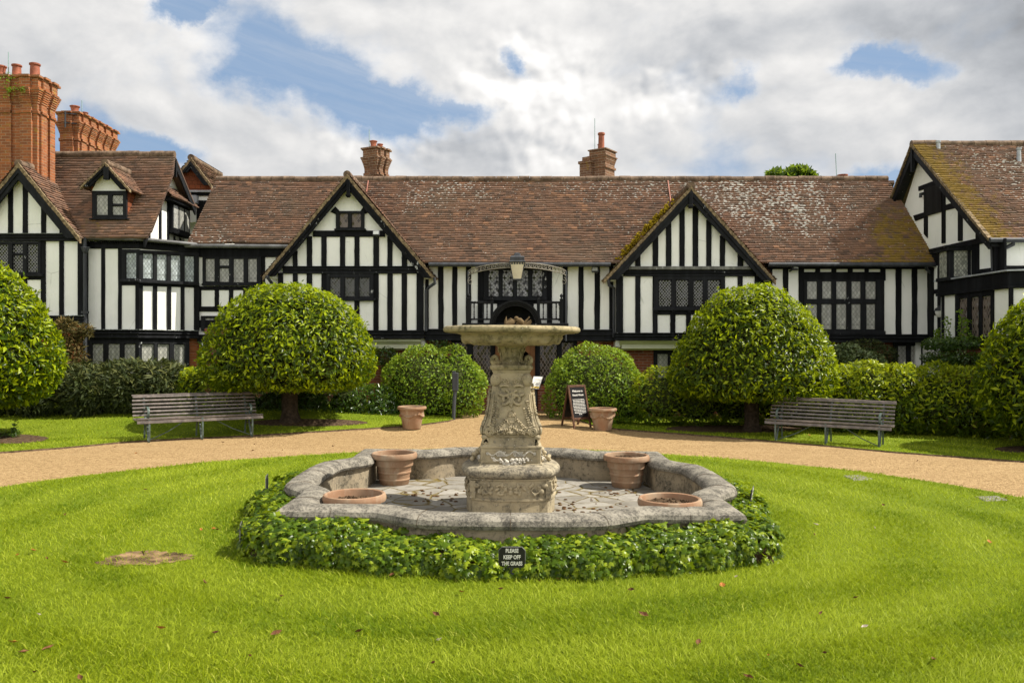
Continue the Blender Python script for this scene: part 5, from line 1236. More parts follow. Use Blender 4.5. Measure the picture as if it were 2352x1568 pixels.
for k in range(4):
    R = Matrix.Rotation(k * math.pi / 2, 3, 'Z')
    if k % 2:
        for i in range(26):
            u = rnd.random() ** .7; p = R @ Vector((rnd.uniform(-.15, .15) * (1.1 - .5 * u), -.35 - .11 * rnd.random() * (1 - u * u), fzz(1160) + .03 + u * .14)); mb.ball(p, (.028, .03, .026), 6, 5)
build_local(mb, 'leaf_carving', M['stone'], fo, smooth=60)
shaft = [(905, 200), (896, 212), (872, 214), (840, 205), (800, 188), (760, 176), (700, 165), (640, 157), (560, 148), (500, 143), (440, 139), (418, 150)]
mb = MB(); sq(mb, shaft); o = build_local(mb, 'shaft', M['stone'], fo, bevel=.006)
def shw(Fy): return float(np.interp(-Fy, [-r[0] for r in shaft], [r[1] for r in shaft]))
def sp(Fx, Fy, out=0): return fp(Fx, Fy, shw(Fy), out * 1.3)
def dirM(ang): return Matrix.Rotation(ang, 3, 'Y')
mb = MB()
for s in (-1, 1):
    # volute at the foot
    pts = []
    for k in range(34):
        u = k / 33; a = math.pi * .5 - s * 0 + u * 5.2 * math.pi; r = 36 * (1 - .85 * u); pts.append(sp(532 + s * (163 + r * math.cos(a) * 1.0), 878 - r * math.sin(a), .014))
    mb.tube(pts, [.017 * (1 - .55 * k / 33) for k in range(34)], 7)
    mb.tube([sp(532 + s * x, y, .012) for x, y in ((170, 842), (160, 800), (150, 750), (143, 700), (138, 650), (134, 600))], [.02, .017, .015, .014, .012, .01], 6)
    # acanthus: rising stems with lobed leaflets
    for (bx, by, ln, dr, n) in ((150, 850, 150, .35, 9), (128, 880, 120, .75, 8), (105, 890, 75, 1.2, 6), (150, 760, 110, .28, 7)):
        for k in range(n):
            u = k / (n - 1); x = bx - ln * u * math.sin(dr); y = by - ln * u * math.cos(dr)
            for sd in (-1, 1):
                L = 20 * (1 - .55 * u) * rnd.uniform(.8, 1.2); an = dr + sd * .9
                p = sp(532 + s * (x - L * .5 * math.sin(an)), y - L * .5 * math.cos(an), .010 + .012 * rnd.random())
                mb.ball(p, (.012, .017, L / 3.282 * .0051 * .62), 6, 5, M=dirM(-s * an))
        mb.tube([sp(532 + s * (bx - ln * u * math.sin(dr)), by - ln * u * math.cos(dr), .012) for u in (0, .5, 1)], [.011, .009, .005], 6)
    # curled lower leaves
    for (x, y, r) in ((95, 868, 15), (75, 880, 13), (112, 895, 12), (60, 893, 10)): mb.tube([sp(532 + s * (x + r * math.cos(a)), y - r * math.sin(a), .014) for a in np.linspace(.5, 4.6, 10)], .010, 6)
    # mask scrolls
    for (x, y, rx, ry, a0, a1, w) in ((52, 585, 45, 22, .4, 3.6, .014), (58, 620, 50, 55, 1.4, 4.4, .012), (40, 632, 22, 26, 3.2, 7.2, .013), (52, 545, 36, 14, 3.4, 6.0, .012)):
        mb.tube([sp(532 + s * (x + rx * math.cos(a)), y + ry * math.sin(a), .016) for a in np.linspace(a0, a1, 12)], w * 1.5, 6)
    for k in range(7):
        a = k * .9; mb.ball(sp(532 + s * (40 + 17 * math.cos(a)), 502 + 17 * math.sin(a), .010), (.016, .012, .012), 6, 5)
    mb.ball(sp(532 + s * 40, 502, .012), .013, 7, 6)
for k in range(9):
    a = -1.1 + k * 2.2 / 8; mb.ball(sp(532 + 18 * math.sin(a), 775 - 26 * math.cos(a), .012), (.006, .008, .022), 6, 5, M=dirM(a)); mb.ball(sp(532 + 12 * math.sin(a), 800 + 13 * math.cos(a), .014), (.005, .008, .014), 6, 5, M=dirM(-a))
mb.tube([sp(532 + 33 * math.cos(a), 778 + 58 * math.sin(a), .004) for a in np.linspace(0, 6.283, 25)[:-1]], .007, 6, closed=True)
mb.tube([sp(520, 890, .02), sp(545, 890, .02)], .02, 8)
for s in (-1, 1): mb.tube([sp(532 + s * (24 + 11 * math.cos(a) * (1 - a / 14)), 888 + 11 * math.sin(a) * (1 - a / 14), .014) for a in np.linspace(0, 9, 16)], .007, 6)
for k in range(10): mb.ball(sp(532 + rnd.uniform(-40, 40), 860 + rnd.uniform(-14, 12), .008), (.012, .012, .02), 6, 5, M=dirM(rnd.uniform(-.8, .8)))
mb.ball(sp(532, 655, .012), (.035, .022, .05), 8, 7); mb.ball(sp(532, 685, .018), (.013, .014, .02), 7, 6)
around(mb); build_local(mb, 'acanthus_carving', M['stone'], fo, smooth=60)
for sx in (-1, 1):
    for sy in (-1, 1):     # winged cherub head at each corner
        h = MB(); h_ = hw(135); c = Vector((sx * h_ * .87, sy * h_ * 1.0, fz(492, YC - h_))); ang_ = math.atan2(sy, sx)
        R = Matrix.Rotation(ang_ + .35 * sx * -sy, 3, 'Z')
        h.ball(c, (.066, .062, .076), 14, 12, M=R); f = R @ Vector((1, 0, 0)); sd = R @ Vector((0, 1, 0)); up = Vector((0, 0, 1))
        h.ball(c + f * .054 - up * .008, (.010, .009, .016), 7, 6); h.ball(c + f * .048 - up * .034, (.010, .016, .006), 7, 6); h.ball(c + f * .040 - up * .05, (.016, .018, .014), 8, 6)
        for e in (-1, 1):
            h.ball(c + f * .044 + sd * e * .024 - up * .014, (.016, .018, .017), 8, 6); h.ball(c + f * .048 + sd * e * .019 + up * .006, (.007, .012, .007), 6, 5); h.ball(c + sd * e * .05 - up * .01, (.012, .008, .018), 6, 5)
        for k in range(26):
            t, a = rnd.uniform(0, 1.1), rnd.uniform(0, 6.28); d = Vector((math.sin(t) * math.cos(a), math.sin(t) * math.sin(a), math.cos(t))); h.ball(c + Vector((d.x * .052, d.y * .05, d.z * .066)) - f * .012, .015, 6, 5)
        h.tube([c - up * .06 - f * .02, c - up * .12 - f * .03, c - up * .22 - f * .02], [.03, .045, .03], 8)
        build_local(h, 'cherub_head', M['stone'], fo, smooth=60)
mb = MB(); sq(mb, [(420, 150), (413, 158), (400, 164), (386, 163), (379, 156), (376, 130)]); build_local(mb, 'cap_moulding', M['dish'], fo, bevel=.012)
mb = MB()
for sx in (-1, 1):
    for sy in (-1, 1):
        c = Vector((sx * hw(128), sy * hw(128), fz(340))); d = Vector((sx, sy, 0)).normalized()
        pts = [c + d * (.045 * math.cos(a) * (1 - a / 16)) + Vector((0, 0, .045 * math.sin(a) * (1 - a / 16))) for a in np.linspace(-1.4, 6, 22)]
        mb.tube(pts, .021, 8); mb.tube([c - d * .02 - Vector((0, 0, .03)), c - d * .10 - Vector((0, 0, .03))], [.03, .02], 8)
build_local(mb, 'corner_scroll', M['dish'], fo, smooth=60)
kp = 9.52 / F / 3.282
mb = MB(); mb.lathe([(r * kp, fz(y)) for r, y in ((120, 378), (112, 372), (98, 365), (88, 355), (80, 335), (77, 315), (80, 290), (88, 265), (100, 245), (122, 232), (170, 226))], (0, 0, 0), 40)
for k in range(8):
    a = k * math.pi / 4 + .2
    for zz, r, sz in ((255, 98, .05), (290, 84, .045), (325, 80, .04)): mb.ball((r * kp * math.cos(a), r * kp * math.sin(a), fz(zz)), (.014, .026, sz), 8, 6, M=Matrix.Rotation(a, 3, 'Z'))
build_local(mb, 'neck', M['dish'], fo, smooth=50)
mb = MB(); wob8 = lambda a, f: 1 + (.022 * abs(math.cos(4 * a + .6)) if f < .62 else 0)
mb.lathe([(r * kp, fz(y)) for r, y in ((80, 231), (200, 232), (285, 229), (318, 216), (352, 203), (370, 190), (378, 174), (380, 160), (392, 150), (420, 143), (480, 140))], (0, 0, 0), 96, wob=wob8)
for k in range(12):   # heavy gadroons under the rim
    a = k * math.pi / 6 + .18; mb.ball((352 * kp * math.cos(a), 352 * kp * math.sin(a), fz(185)), (.05, .095, .06), 8, 6, M=Matrix.Rotation(a, 3, 'Z'))
build_local(mb, 'bowl', M['dish'], fo, smooth=60)
mb = MB(); mb.lathe([(470 * kp, fz(139)), (500 * kp, fz(136)), (513 * kp, fz(126)), (516 * kp, fz(112)), (511 * kp, fz(99)), (497 * kp, fz(91)), (470 * kp, fz(89)), (440 * kp, fz(95)), (380 * kp, fz(130)), (200 * kp, fz(165)), (0.001, fz(170))], (0, 0, 0), 96)
o = build_local(mb, 'rim', M['dish'], fo, smooth=60)
mb = MB()   # broken bronze-coloured figure on the bowl: shell, small body, splintered reeds
def tp(Fx, Fy, d=0): return Vector(((Fx - 532) * kp, d, fz(Fy)))
for i in range(5):
    u = i / 4; mb.tube([tp(488 + 14 * u, 92, -.02 + .02 * i), tp(487 + 6 * u, 50, -.03 + .015 * i), tp(490 + 3 * u, 12 + 9 * i, -.02 + .012 * i)], [.028, .018, .003], 7)
mb.tube([tp(500, 80), tp(525, 62), tp(548, 48), tp(560, 38)], [.05, .045, .03, .012], 9); mb.tube([tp(505, 40), tp(522, 32), tp(545, 46), tp(556, 58)], [.006, .014, .014, .006], 6)
mb.ball(tp(566, 25), (.026, .026, .022), 10, 8); mb.tube([tp(566, 34), tp(590, 44), tp(608, 60), tp(615, 78)], [.02, .036, .034, .016], 10)
mb.tube([tp(565, 62), tp(585, 70), tp(612, 74)], [.014, .018, .012], 7)
for (x, y, x2, y2) in ((612, 70, 662, 18), (615, 74, 672, 42), (618, 78, 676, 52), (610, 80, 640, 40), (620, 84, 672, 64)): mb.tube([tp(x, y, -.01), tp((x + x2) / 2 + 3, (y + y2) / 2 + 3, 0), tp(x2, y2, .01), tp(x2 + 4, y2 - 5, .01)], [.012, .011, .009, .008], 6)
mb.tube([tp(615 + i * 8, 84 - 4 * math.sin(i * 1.3), .01) for i in range(9)], .010, 6); mb.ball(tp(532, 150), (.32, .3, .12), 14, 8)
build_local(mb, 'broken_figure', m_stone('bronzed weathered figure', (.13, .09, .045), (.08, .055, .03), (.03, .022, .016), .3, .1, 2), fo, smooth=50)

# ================================================================ terracotta pots
def make_pot(swag, soilz, loc, rz, label, group, r=.31, h=.43):
    t = empty('terracotta_pot', loc, rz, label, 'plant pot', group); mb = MB()
    if not swag: prof = [(r * .60, 0), (r * .63, .01), (r * .655, h * .14), (r * .68, h * .16), (r * .68, h * .19), (r * .66, h * .21), (r * .70, h * .36), (r * .735, h * .38), (r * .735, h * .42), (r * .715, h * .44), (r * .80, h * .72), (r * .83, h * .75), (r * .83, h * .785), (r * .845, h * .80), (r * .90, h * .815), (r * .985, h * .83), (r * 1.0, h * .87), (r * 1.0, h * .93), (r * .97, h * .985), (r * .92, h), (r * .87, h * .985), (r * .85, h * .92), (r * .82, h * .6)]
    else: prof = [(r * .60, 0), (r * .62, .01), (r * .74, h * .5), (r * .83, h * .84), (r * .86, h * .86), (r * .98, h * .875), (r * 1.0, h * .91), (r * 1.0, h * .955), (r * .97, h * .99), (r * .92, h), (r * .87, h * .985), (r * .85, h * .92), (r * .8, h * .6)]
    mb.lathe(prof, (0, 0, 0), 44, caps=False); mb.add([(0, 0, .01)], []); build_local(mb, 'pot_body', M['terra'], t, smooth=35)
    mb = MB(); n = 30; vs = [(0, 0, h * soilz + .02)]
    for ring in (.35, .7, .853):
        for k in range(n): a = 2 * math.pi * k / n; vs.append((r * ring * math.cos(a), r * ring * math.sin(a), h * soilz + rnd.uniform(0, .018)))
    fs = [[0, 1 + k, 1 + (k + 1) % n] for k in range(n)] + [[1 + j * n + k, 1 + (j + 1) * n + k, 1 + (j + 1) * n + (k + 1) % n, 1 + j * n + (k + 1) % n] for j in range(2) for k in range(n)]
    mb.add(vs, fs)
    for k in range(60): a, q = rnd.uniform(0, 6.28), r * .8 * math.sqrt(rnd.random()); mb.ball((q * math.cos(a), q * math.sin(a), h * soilz + .015), rnd.uniform(.006, .016), 5, 4)
    build_local(mb, 'soil', M['soil'], t)
    if swag:
        mb = MB()
        for k in range(4):
            a0 = k * math.pi / 2 + .3
            for i in range(15):
                u = i / 14; a = a0 + u * math.pi / 2; z = h * (.70 - .14 * math.sin(math.pi * u)); q = r * (.625 + .245 * z / h) + .008
                mb.ball((q * math.cos(a), q * math.sin(a), z + rnd.uniform(-.006, .006)), rnd.uniform(.014, .022) * (1 + .4 * math.sin(math.pi * u)), 6, 5)
            for i in range(7): q = r * .81; mb.ball((q * math.cos(a0 + rnd.uniform(-.09, .09)), q * math.sin(a0 + rnd.uniform(-.09, .09)), h * .70 + rnd.uniform(-.035, .04)), .022, 6, 5)
        build_local(mb, 'swag', M['terra'], t, smooth=60)
    return t
gp = 'terracotta pots standing in the basin'
make_pot(False, .80, (-1.60, 11.02, .062), .3, 'terracotta pot standing in the basin before the sunlit stretch of wall', gp)
make_pot(False, .86, (1.545, 10.95, .042), 1.1, 'terracotta pot standing in the basin before the shaded stretch of wall', gp)
make_pot(False, .80, (-1.55, 7.98, .062), .7, 'terracotta pot showing its rim above front coping, soil sunk low inside', gp)
make_pot(False, .84, (1.53, 7.86, .042), 2.0, 'terracotta pot showing its rim above front coping, dark soil heaped high', gp)
pl_ = ground(946, 984, .01); pr_ = ground(1384, 987, .01)
make_pot(True, .85, pl_, .35, 'swagged terracotta pot standing on path edge beside the black post', 'swagged pots flanking the door path', .325, .50)
make_pot(True, .85, pr_, 1.0, 'swagged terracotta pot standing beside the chalkboard sign', 'swagged pots flanking the door path', .325, .50)

# ================================================================ benches
def make_bench():
    t = empty('park_bench', (0, 0, 0)); L = 1.20
    def slat(mb, y, z, w, th, ang, l=L):
        Mx = Matrix.Translation((rnd.uniform(-.012, .012), y, z)) @ Matrix.Rotation(ang, 4, 'X'); j = rnd.uniform(-.006, .006)
        n = 6; prev = None; vs = []
        for i in range(n + 1):
            x = -l + 2 * l * i / n; d = .008 * math.sin(i * 1.3 + z * 9 + y * 7) + j
            for (a, b) in ((-w / 2, -th / 2), (w / 2, -th / 2), (w / 2, th / 2), (-w / 2, th / 2)): vs.append(Mx @ Vector((x, a, b + d * .5)))
        fs = [[0, 1, 2, 3], [n * 4 + 3, n * 4 + 2, n * 4 + 1, n * 4]] + [[i * 4 + k, (i + 1) * 4 + k, (i + 1) * 4 + (k + 1) % 4, i * 4 + (k + 1) % 4] for i in range(n) for k in range(4)]
        mb.add(vs, fs)
    mb = MB()
    for i in range(6):
        f = i / 5; slat(mb, .20 + .15 * f ** 1.1 - .012, .485 + .355 * f, .041, .022, math.radians(68))
    slat(mb, .385, .868, .058, .022, math.radians(15)); build_local(mb, 'backrest', M['slat'], t, bevel=.004)
    mb = MB()
    for i in range(6): f = i / 5; slat(mb, -.245 + .42 * f, .445 - .035 * math.sin(f * 2.4) + (.0 if i else -.004), .062, .024, math.radians(-6 + 22 * f * f))
    slat(mb, -.285, .385, .058, .024, math.radians(80)); build_local(mb, 'seat', M['slat'], t, bevel=.004)
    for x in (-.98, 0, .98):
        mb = MB()
        mb.tube([(x, -.27, .0), (x, -.30, .12), (x, -.295, .28), (x, -.285, .42), (x, -.22, .432), (x, 0, .405), (x, .12, .40), (x, .19, .445), (x, .26, .60), (x, .375, .86)], .020, 6, flat=(.35, 1))
        mb.tube([(x, .27, 0), (x, .26, .15), (x, .20, .32), (x, .13, .40)], .020, 6, flat=(.35, 1)); mb.tube([(x, -.20, .02), (x, -.08, .22), (x, .0, .395)], .02, 6, flat=(.35, 1)); mb.tube([(x, -.27, .004), (x, -.20, .012)], .02, 6)
        build_local(mb, 'leg', M['green'], t, smooth=50)
    for x in (-.98, .98):
        mb = MB(); P = [(.325, .73), (.30, .66), (.25, .605), (.16, .60), (.06, .64), (-.03, .665), (-.12, .66), (-.18, .62), (-.20, .56), (-.19, .50), (-.15, .455), (-.10, .455), (-.075, .49), (-.10, .515), (-.125, .50)]
        mb.tube([(x, y, z) for y, z in P], .024, 6, flat=(.3, 1)); build_local(mb, 'armrest', M['green'], t, smooth=50)
    for s in (-1, 1): mb = MB(); mb.tube([(s * .96, -.16, .03), (s * .62, -.12, .17), (s * .22, -.02, .40)], .010, 6); build_local(mb, 'brace_rod', M['green'], t, smooth=50)
    return t
def seat_bench(o, fl, fr, rl, rr):
    a, b, c, d = ground(*fl), ground(*fr), ground(*rl), ground(*rr); m = (a + b + c + d) / 4; dx = ((b - a) + (d - c)).normalized()
    o.location = (m.x, m.y, (a.z + b.z + c.z + d.z) / 4 + .015); o.rotation_euler = (0, -math.asin(dx.z), math.atan2(dx.y, dx.x))
bn = make_bench(); seat_bench(bn, (345, 1017), (589, 1001), (320, 1011), (561, 999))
tag(bn, 'long slatted park bench with silvery sunlit slats, in front of the dark conifer hedge', 'bench', 'slatted benches along the curved path')
b2 = copy_tree(bn); seat_bench(b2, (1763, 1012.5), (2027, 1031.5), (1791, 1010), (2047, 1027)); tag(b2, 'long slatted park bench with dark brown slats, in front of the leafy laurel hedge', 'bench', 'slatted benches along the curved path')

# ================================================================ signs and posts
def text(body, size, loc, parent, mat, rot=(math.pi / 2, 0, 0), sx=1.0, name='lettering', bold=0, ext=.001, align='CENTER'):
    c = bpy.data.curves.new(name, 'FONT'); c.body = body; c.size = size; c.align_x = align; c.align_y = 'CENTER'; c.extrude = ext; c.offset = bold; c.materials.append(mat)
    o = bpy.data.objects.new(name, c); C.objects.link(o); bpy.context.view_layer.update(); me = bpy.data.meshes.new_from_object(o.evaluated_get(bpy.context.evaluated_depsgraph_get())); bpy.data.objects.remove(o); o = bpy.data.objects.new(name, me); C.objects.link(o)
    o.parent = parent; o.location = loc; o.rotation_euler = rot; o.scale = (sx, 1, 1); return o
def keep_off(loc, rz, label, tilt=0):
    t = empty('lawn_sign', loc, rz, label, 'sign', 'keep off the grass signs around the ivy'); t.rotation_euler = (tilt, 0, rz); w, h, c = .106, .082, .026
    mb = MB(); mb.prism([(-w + c, 0, h), (w - c, 0, h), (w, 0, h - c), (w, 0, -h + c), (w - c, 0, -h), (-w + c, 0, -h), (-w, 0, -h + c), (-w, 0, h - c)], (0, .008, 0)); build_local(mb, 'sign_plate', M['signblack'], t)
    mb = MB()
    P = [(-w + c, h), (w - c, h), (w, h - c), (w, -h + c), (w - c, -h), (-w + c, -h), (-w, -h + c), (-w, h - c)]
    mb.tube([Vector((x, .004, z)) for x, z in P], .0042, 4, closed=True); build_local(mb, 'rim', m_simple('grey sign edge', (.12, .12, .11), .5, .3, 0, .1), t)
    mb = MB(); mb.box((-.012, .009, -.30), (.012, .02, .05)); build_local(mb, 'stake', M['iron'], t)
    for s, z in (('PLEASE', .052), ('KEEP OFF', .0), ('THE GRASS', -.052)): text(s, .044, (0, -.002, z), t, M['white'], sx=.76, bold=.0014)
    return t
kp_ = at(1176, 1279, 6.585); keep_off(kp_, 0, 'black eight cornered sign reading PLEASE KEEP OFF THE GRASS at front of ivy')
q = at(552, 1222, 7.35); keep_off(q, math.radians(-76), 'black lawn sign seen edge on at the ivy corner, beside its shadow on the grass')
q = at(612, 1107, 9.2); keep_off(q, math.radians(-80), 'small black lawn sign half buried in ivy beside the left basin lobe, seen edge on')
q = at(1728, 1135, 8.9); keep_off(q, math.radians(70), 'small greenish sign standing up from ivy beside the right basin lobe, seen edge on', .15)
# chalkboard
fl, fr, rr = ground(1303, 982), ground(1331, 984.5), ground(1349, 981)
ab = empty('chalkboard_sign', (fl + fr) / 2 + Vector((.08, .22, .0)), 0, 'brown wooden A-frame chalkboard with white welcome text beside a pot', 'A-board')
d = (fr - fl); rz = math.radians(38); ab.rotation_euler = (0, 0, rz); W2, Hh, lean = .25, .98, .22
for s, nm in ((-1, 'front_panel'), (1, 'rear_panel')):
    pn = empty(nm, (0, 0, 0), parent=ab); Mx = Matrix.Rotation(math.atan2(lean, Hh) * s * -1, 4, 'X'); pn.matrix_local = Matrix.Translation((0, s * lean, 0)) @ Matrix.Rotation(s * math.atan2(lean, Hh), 4, 'X'); pn.location = (0, s * lean, 0); pn.rotation_euler = (s * math.atan2(lean, Hh), 0, 0)
    mb = MB()
    for x in (-W2, W2): mb.box((x - .024, -.015, 0), (x + .024, .015, 1.0))
    mb.box((-W2 + .024, -.013, .945), (W2 - .024, .013, 1.0)); mb.box((-W2 + .024, -.013, .19), (W2 - .024, .013, .245)); build_local(mb, 'frame', M['frame'], pn, bevel=.004)
    mb = MB(); mb.box((-W2 + .024, -.006, .245), (W2 - .024, .006, .945)); build_local(mb, 'board', M['signblack'], pn)
    if s < 0:
        text('Welcome to', .066, (0, -.008, .855), pn, M['white'], sx=.95, bold=.0006); text('Ascott House', .066, (0, -.008, .765), pn, M['white'], sx=.92, bold=.0006)
        mb = MB()
        for i in range(11):
            z = .66 - i * .034; x = -.19; xe = .19 if i < 10 else -.05
            if i == 10: x = -.06; xe = .06
            x += rnd.uniform(0, .02); xe -= rnd.uniform(0, .02)
            while x < xe:
                w = min(rnd.uniform(.012, .05), xe - x); mb.box((x, -.0075, z - .006), (x + w, -.0061, z + .006)); x += w + .009
        build_local(mb, 'small_writing', M['white'], pn)
mb = MB(); mb.tube([(W2 + .01, -lean * .16, .84), (W2 + .03, 0, .835), (W2 + .01, lean * .16, .84)], .006, 6); build_local(mb, 'stay', M['white'], ab, smooth=True)
# leaning notice on a slim post
Y_ = 20.3; nt = empty('notice_stand', at(1231, 962, Y_), 0, 'white notice with yellow strip on slim black post before the door', 'notice')
base = at(1231, 962, Y_)
quad = [at(1226, 864.5, Y_ + .10), at(1246.5, 865, Y_ + .10), at(1237.5, 893, Y_ - .10), at(1217.5, 891, Y_ - .10)]
mb = MB(); nrm = (quad[1] - quad[0]).cross(quad[3] - quad[0]).normalized()
if nrm.y > 0: nrm = -nrm
ex = [quad[0] + (quad[0] - quad[2]) * .06, quad[1] + (quad[1] - quad[3]) * .06, quad[2] + (quad[2] - quad[0]) * .03, quad[3] + (quad[3] - quad[1]) * .03]
mb.prism([p - nrm * .004 for p in ex], -nrm * .018); mb.build('backing_board', M['iron'], nt)
mb = MB(); mb.prism([p + nrm * .0 for p in quad], -nrm * .0035); pp = mb.build('notice_sheet', M['paper'], nt)
def qp(u, v, o=.002): return quad[0].lerp(quad[1], u).lerp(quad[3].lerp(quad[2], u), v) + nrm * o
mb = MB(); mb.prism([qp(.38, .82), qp(.97, .82), qp(.97, .97), qp(.38, .97)], -nrm * .0015); mb.prism([qp(.2, .81), qp(.3, .96), qp(.1, .96)], -nrm * .0015); mb.build('yellow_strip', M['yellow'], nt)
mb = MB()
for v, a, b in ((.2, .25, .75), (.28, .22, .8), (.42, .25, .8), (.47, .25, .7), (.53, .15, .85), (.58, .12, .8), (.63, .12, .85), (.70, .12, .6)): mb.prism([qp(a, v), qp(b, v), qp(b, v + .018), qp(a, v + .018)], -nrm * .0015)
for v in (.86, .91): mb.prism([qp(.45, v, .0045), qp(.9, v, .0045), qp(.9, v + .02, .0045), qp(.45, v + .02, .0045)], -nrm * .0015)
mb.build('print_lines', m_simple('grey print', (.16, .14, .12), .6, .2, 0, .1), nt)
mb = MB(); mb.tube([base + Vector((0, .0, .03)), at(1231, 890, Y_)], .028, 8); mb.box((base.x - .22, base.y - .16, base.z), (base.x + .22, base.y + .16, base.z + .035)); mb.build('post', M['iron'], nt, bevel=.005)
# black bollard light
g0 = ground(1041, 964); bl = empty('post_light', g0, 0, 'thin black post with boxy solar lamp head before the clipped round bush', 'post light'); tz = H + (CY - 852) * g0.y / F - g0.z
mb = MB(); mb.tube([(0, 0, -.05), (.03, 0, tz * .5), (.05, 0, tz - .45)], .045, 8); build_local(mb, 'pole', M['iron'], bl, smooth=50)
mb = MB(); mb.box((-.02, -.06, tz - .47), (.12, .06, tz - .04)); mb.box((-.025, -.03, tz - .04), (.06, .06, tz)); build_local(mb, 'lamp_head', M['iron'], bl, bevel=.008)
# lantern on the overthrow
lp = arch(.5, -.02); ln = empty('lantern', (lp.x, lp.y, 0), 0, 'black square lantern with cream glass carried on the iron arch above balcony', 'lantern')
kz = lp.y / F; Z = lambda y: H + (CY - y) * kz; hwd = lambda px: px * kz
mb = MB()
def sq4(mb, rows):
    vs = []; fs = []
    for (h, z) in rows: vs += [(-h, -h, z), (h, -h, z), (h, h, z), (-h, h, z)]
    for i in range(len(rows) - 1):
        for k in range(4): fs.append([i * 4 + k, i * 4 + (k + 1) % 4, (i + 1) * 4 + (k + 1) % 4, (i + 1) * 4 + k])
    fs.append([3, 2, 1, 0]); b = len(vs) - 4; fs.append([b, b + 1, b + 2, b + 3]); mb.add(vs, fs)
sq4(mb, [(hwd(19), Z(603)), (hwd(19), Z(601)), (hwd(16.5), Z(600.5)), (hwd(16.5), Z(592)), (hwd(14.5), Z(589)), (hwd(7.5), Z(588)), (hwd(7), Z(584)), (hwd(7.6), Z(583)), (hwd(1), Z(580.5))]); build_local(mb, 'hood', M['iron'], ln, bevel=.012)
mb = MB(); t_, b_ = (hwd(17), Z(603.2)), (hwd(9.8), Z(642))
for sx in (-1, 1):
    for sy in (-1, 1): mb.tube([(sx * t_[0], sy * t_[0], t_[1]), (sx * b_[0], sy * b_[0], b_[1])], .011, 6)
for h, z in (t_, (b_[0], b_[1])):
    mb.tube([(-h, -h, z), (h, -h, z), (h, h, z), (-h, h, z)], .012, 6, closed=True)
for k in range(5): mb.ball((-hwd(12) + k * hwd(6), -hwd(15.6), Z(606)), (hwd(3), .006, hwd(2.6)), 8, 6)
mb.box((-b_[0] - .02, -b_[0] - .02, b_[1] - .02), (b_[0] + .02, b_[0] + .02, b_[1])); build_local(mb, 'lantern_frame', M['iron'], ln)
mb = MB(); sq4(mb, [(b_[0] * .95, b_[1] + .004), (t_[0] * .95, t_[1] - .004)]); build_local(mb, 'glass', M['cream'], ln)
# ================================================================ foliage
def unit(a): return a / np.maximum(1e-9, np.linalg.norm(a, axis=1, keepdims=True))
def foliage(name, pos, nrm, L, W, mat, parent=None, out=.55, droop=.25, jit=.5, curl=.12, fold=.22, tint=None, up=.25, pointed=True):
    """many small folded leaves; pos, nrm (N,3); out: how far leaves point away from the surface"""
    N = len(pos); R = NR
    t = unit(np.cross(nrm, R.normal(size=(N, 3)))); a = unit(t + nrm * (out + R.normal(0, .25, (N, 1))) + np.array([0, 0, -1.0]) * droop)
    b = nrm + R.normal(0, jit, (N, 3)) + np.array([0, 0, up]); b = unit(b - a * np.sum(a * b, 1, keepdims=True)); s = np.cross(a, b)
    l = L * R.uniform(.5, 1.35, (N, 1)); w = W * (l / L) * R.uniform(.75, 1.2, (N, 1))
    p0 = pos; m = pos + a * l * .48 - b * l * .01; tip = pos + a * l - b * l * curl * R.uniform(.3, 1.8, (N, 1))
    lf = m + s * w * .5 + b * w * fold; rt = m - s * w * .5 + b * w * fold
    V = np.stack([p0, lf, tip, rt, m], 1).reshape(-1, 3); i = np.arange(N)[:, None] * 5
    Fc = np.concatenate([i + [0, 4, 1], i + [1, 4, 2], i + [2, 4, 3], i + [3, 4, 0]], 1).ravel()
    tn = np.clip(R.beta(1.6, 2.2, N), 0, 1) if tint is None else tint
    if parent is not None:
        inv = np.array(world(parent).inverted()); V = V @ inv[:3, :3].T + inv[:3, 3]
    return np_mesh(name, V, Fc, 3, mat, parent, dict(tint=np.repeat(tn, 4)))
def lump(p, k=1.0, ph=0):
    return (np.sin(p[:, 0] * 2.7 * k + 1.3 + ph) * np.sin(p[:, 1] * 2.3 * k + .7) + np.sin(p[:, 2] * 3.1 * k + 2 + ph) * np.sin(p[:, 0] * 3.7 * k) + .6 * np.sin(p[:, 0] * 7 * k + p[:, 2] * 6 * k + ph)) / 2.6
def revolve(prof, n):
    """points and normals on a surface of revolution, prof = [(r,z)...] top to bottom"""
    r = np.array([p[0] for p in prof]); z = np.array([p[1] for p in prof]); seg = np.hypot(np.diff(r), np.diff(z)) * (r[:-1] + r[1:]) / 2
    k = NR.choice(len(seg), n, p=seg / seg.sum()); f = NR.random(n); a = NR.uniform(0, 2 * np.pi, n)
    rr = r[k] + (r[k + 1] - r[k]) * f; zz = z[k] + (z[k + 1] - z[k]) * f; dr = r[k + 1] - r[k]; dz = z[k + 1] - z[k]; ll = np.maximum(1e-6, np.hypot(dr, dz))
    return np.stack([rr * np.cos(a), rr * np.sin(a), zz], 1), np.stack([-dz / ll * np.cos(a), -dz / ll * np.sin(a), dr / ll], 1)
def smoothprof(p, n=40):
    p = np.array(p); t = np.r_[0, np.cumsum(np.hypot(*np.diff(p, axis=0).T))]; q = np.linspace(0, t[-1], n); r = np.interp(q, t, p[:, 0]); z = np.interp(q, t, p[:, 1])
    k = np.array([.25, .5, .25])
    for _ in range(3): r[1:-1] = np.convolve(r, k, 'same')[1:-1]; z[1:-1] = np.convolve(z, k, 'same')[1:-1]
    return list(zip(r, z))
def shoots(P, Nn, f):
    """outermost leaves pale as new growth; paler share with height puts sunlight into colour"""
    return f
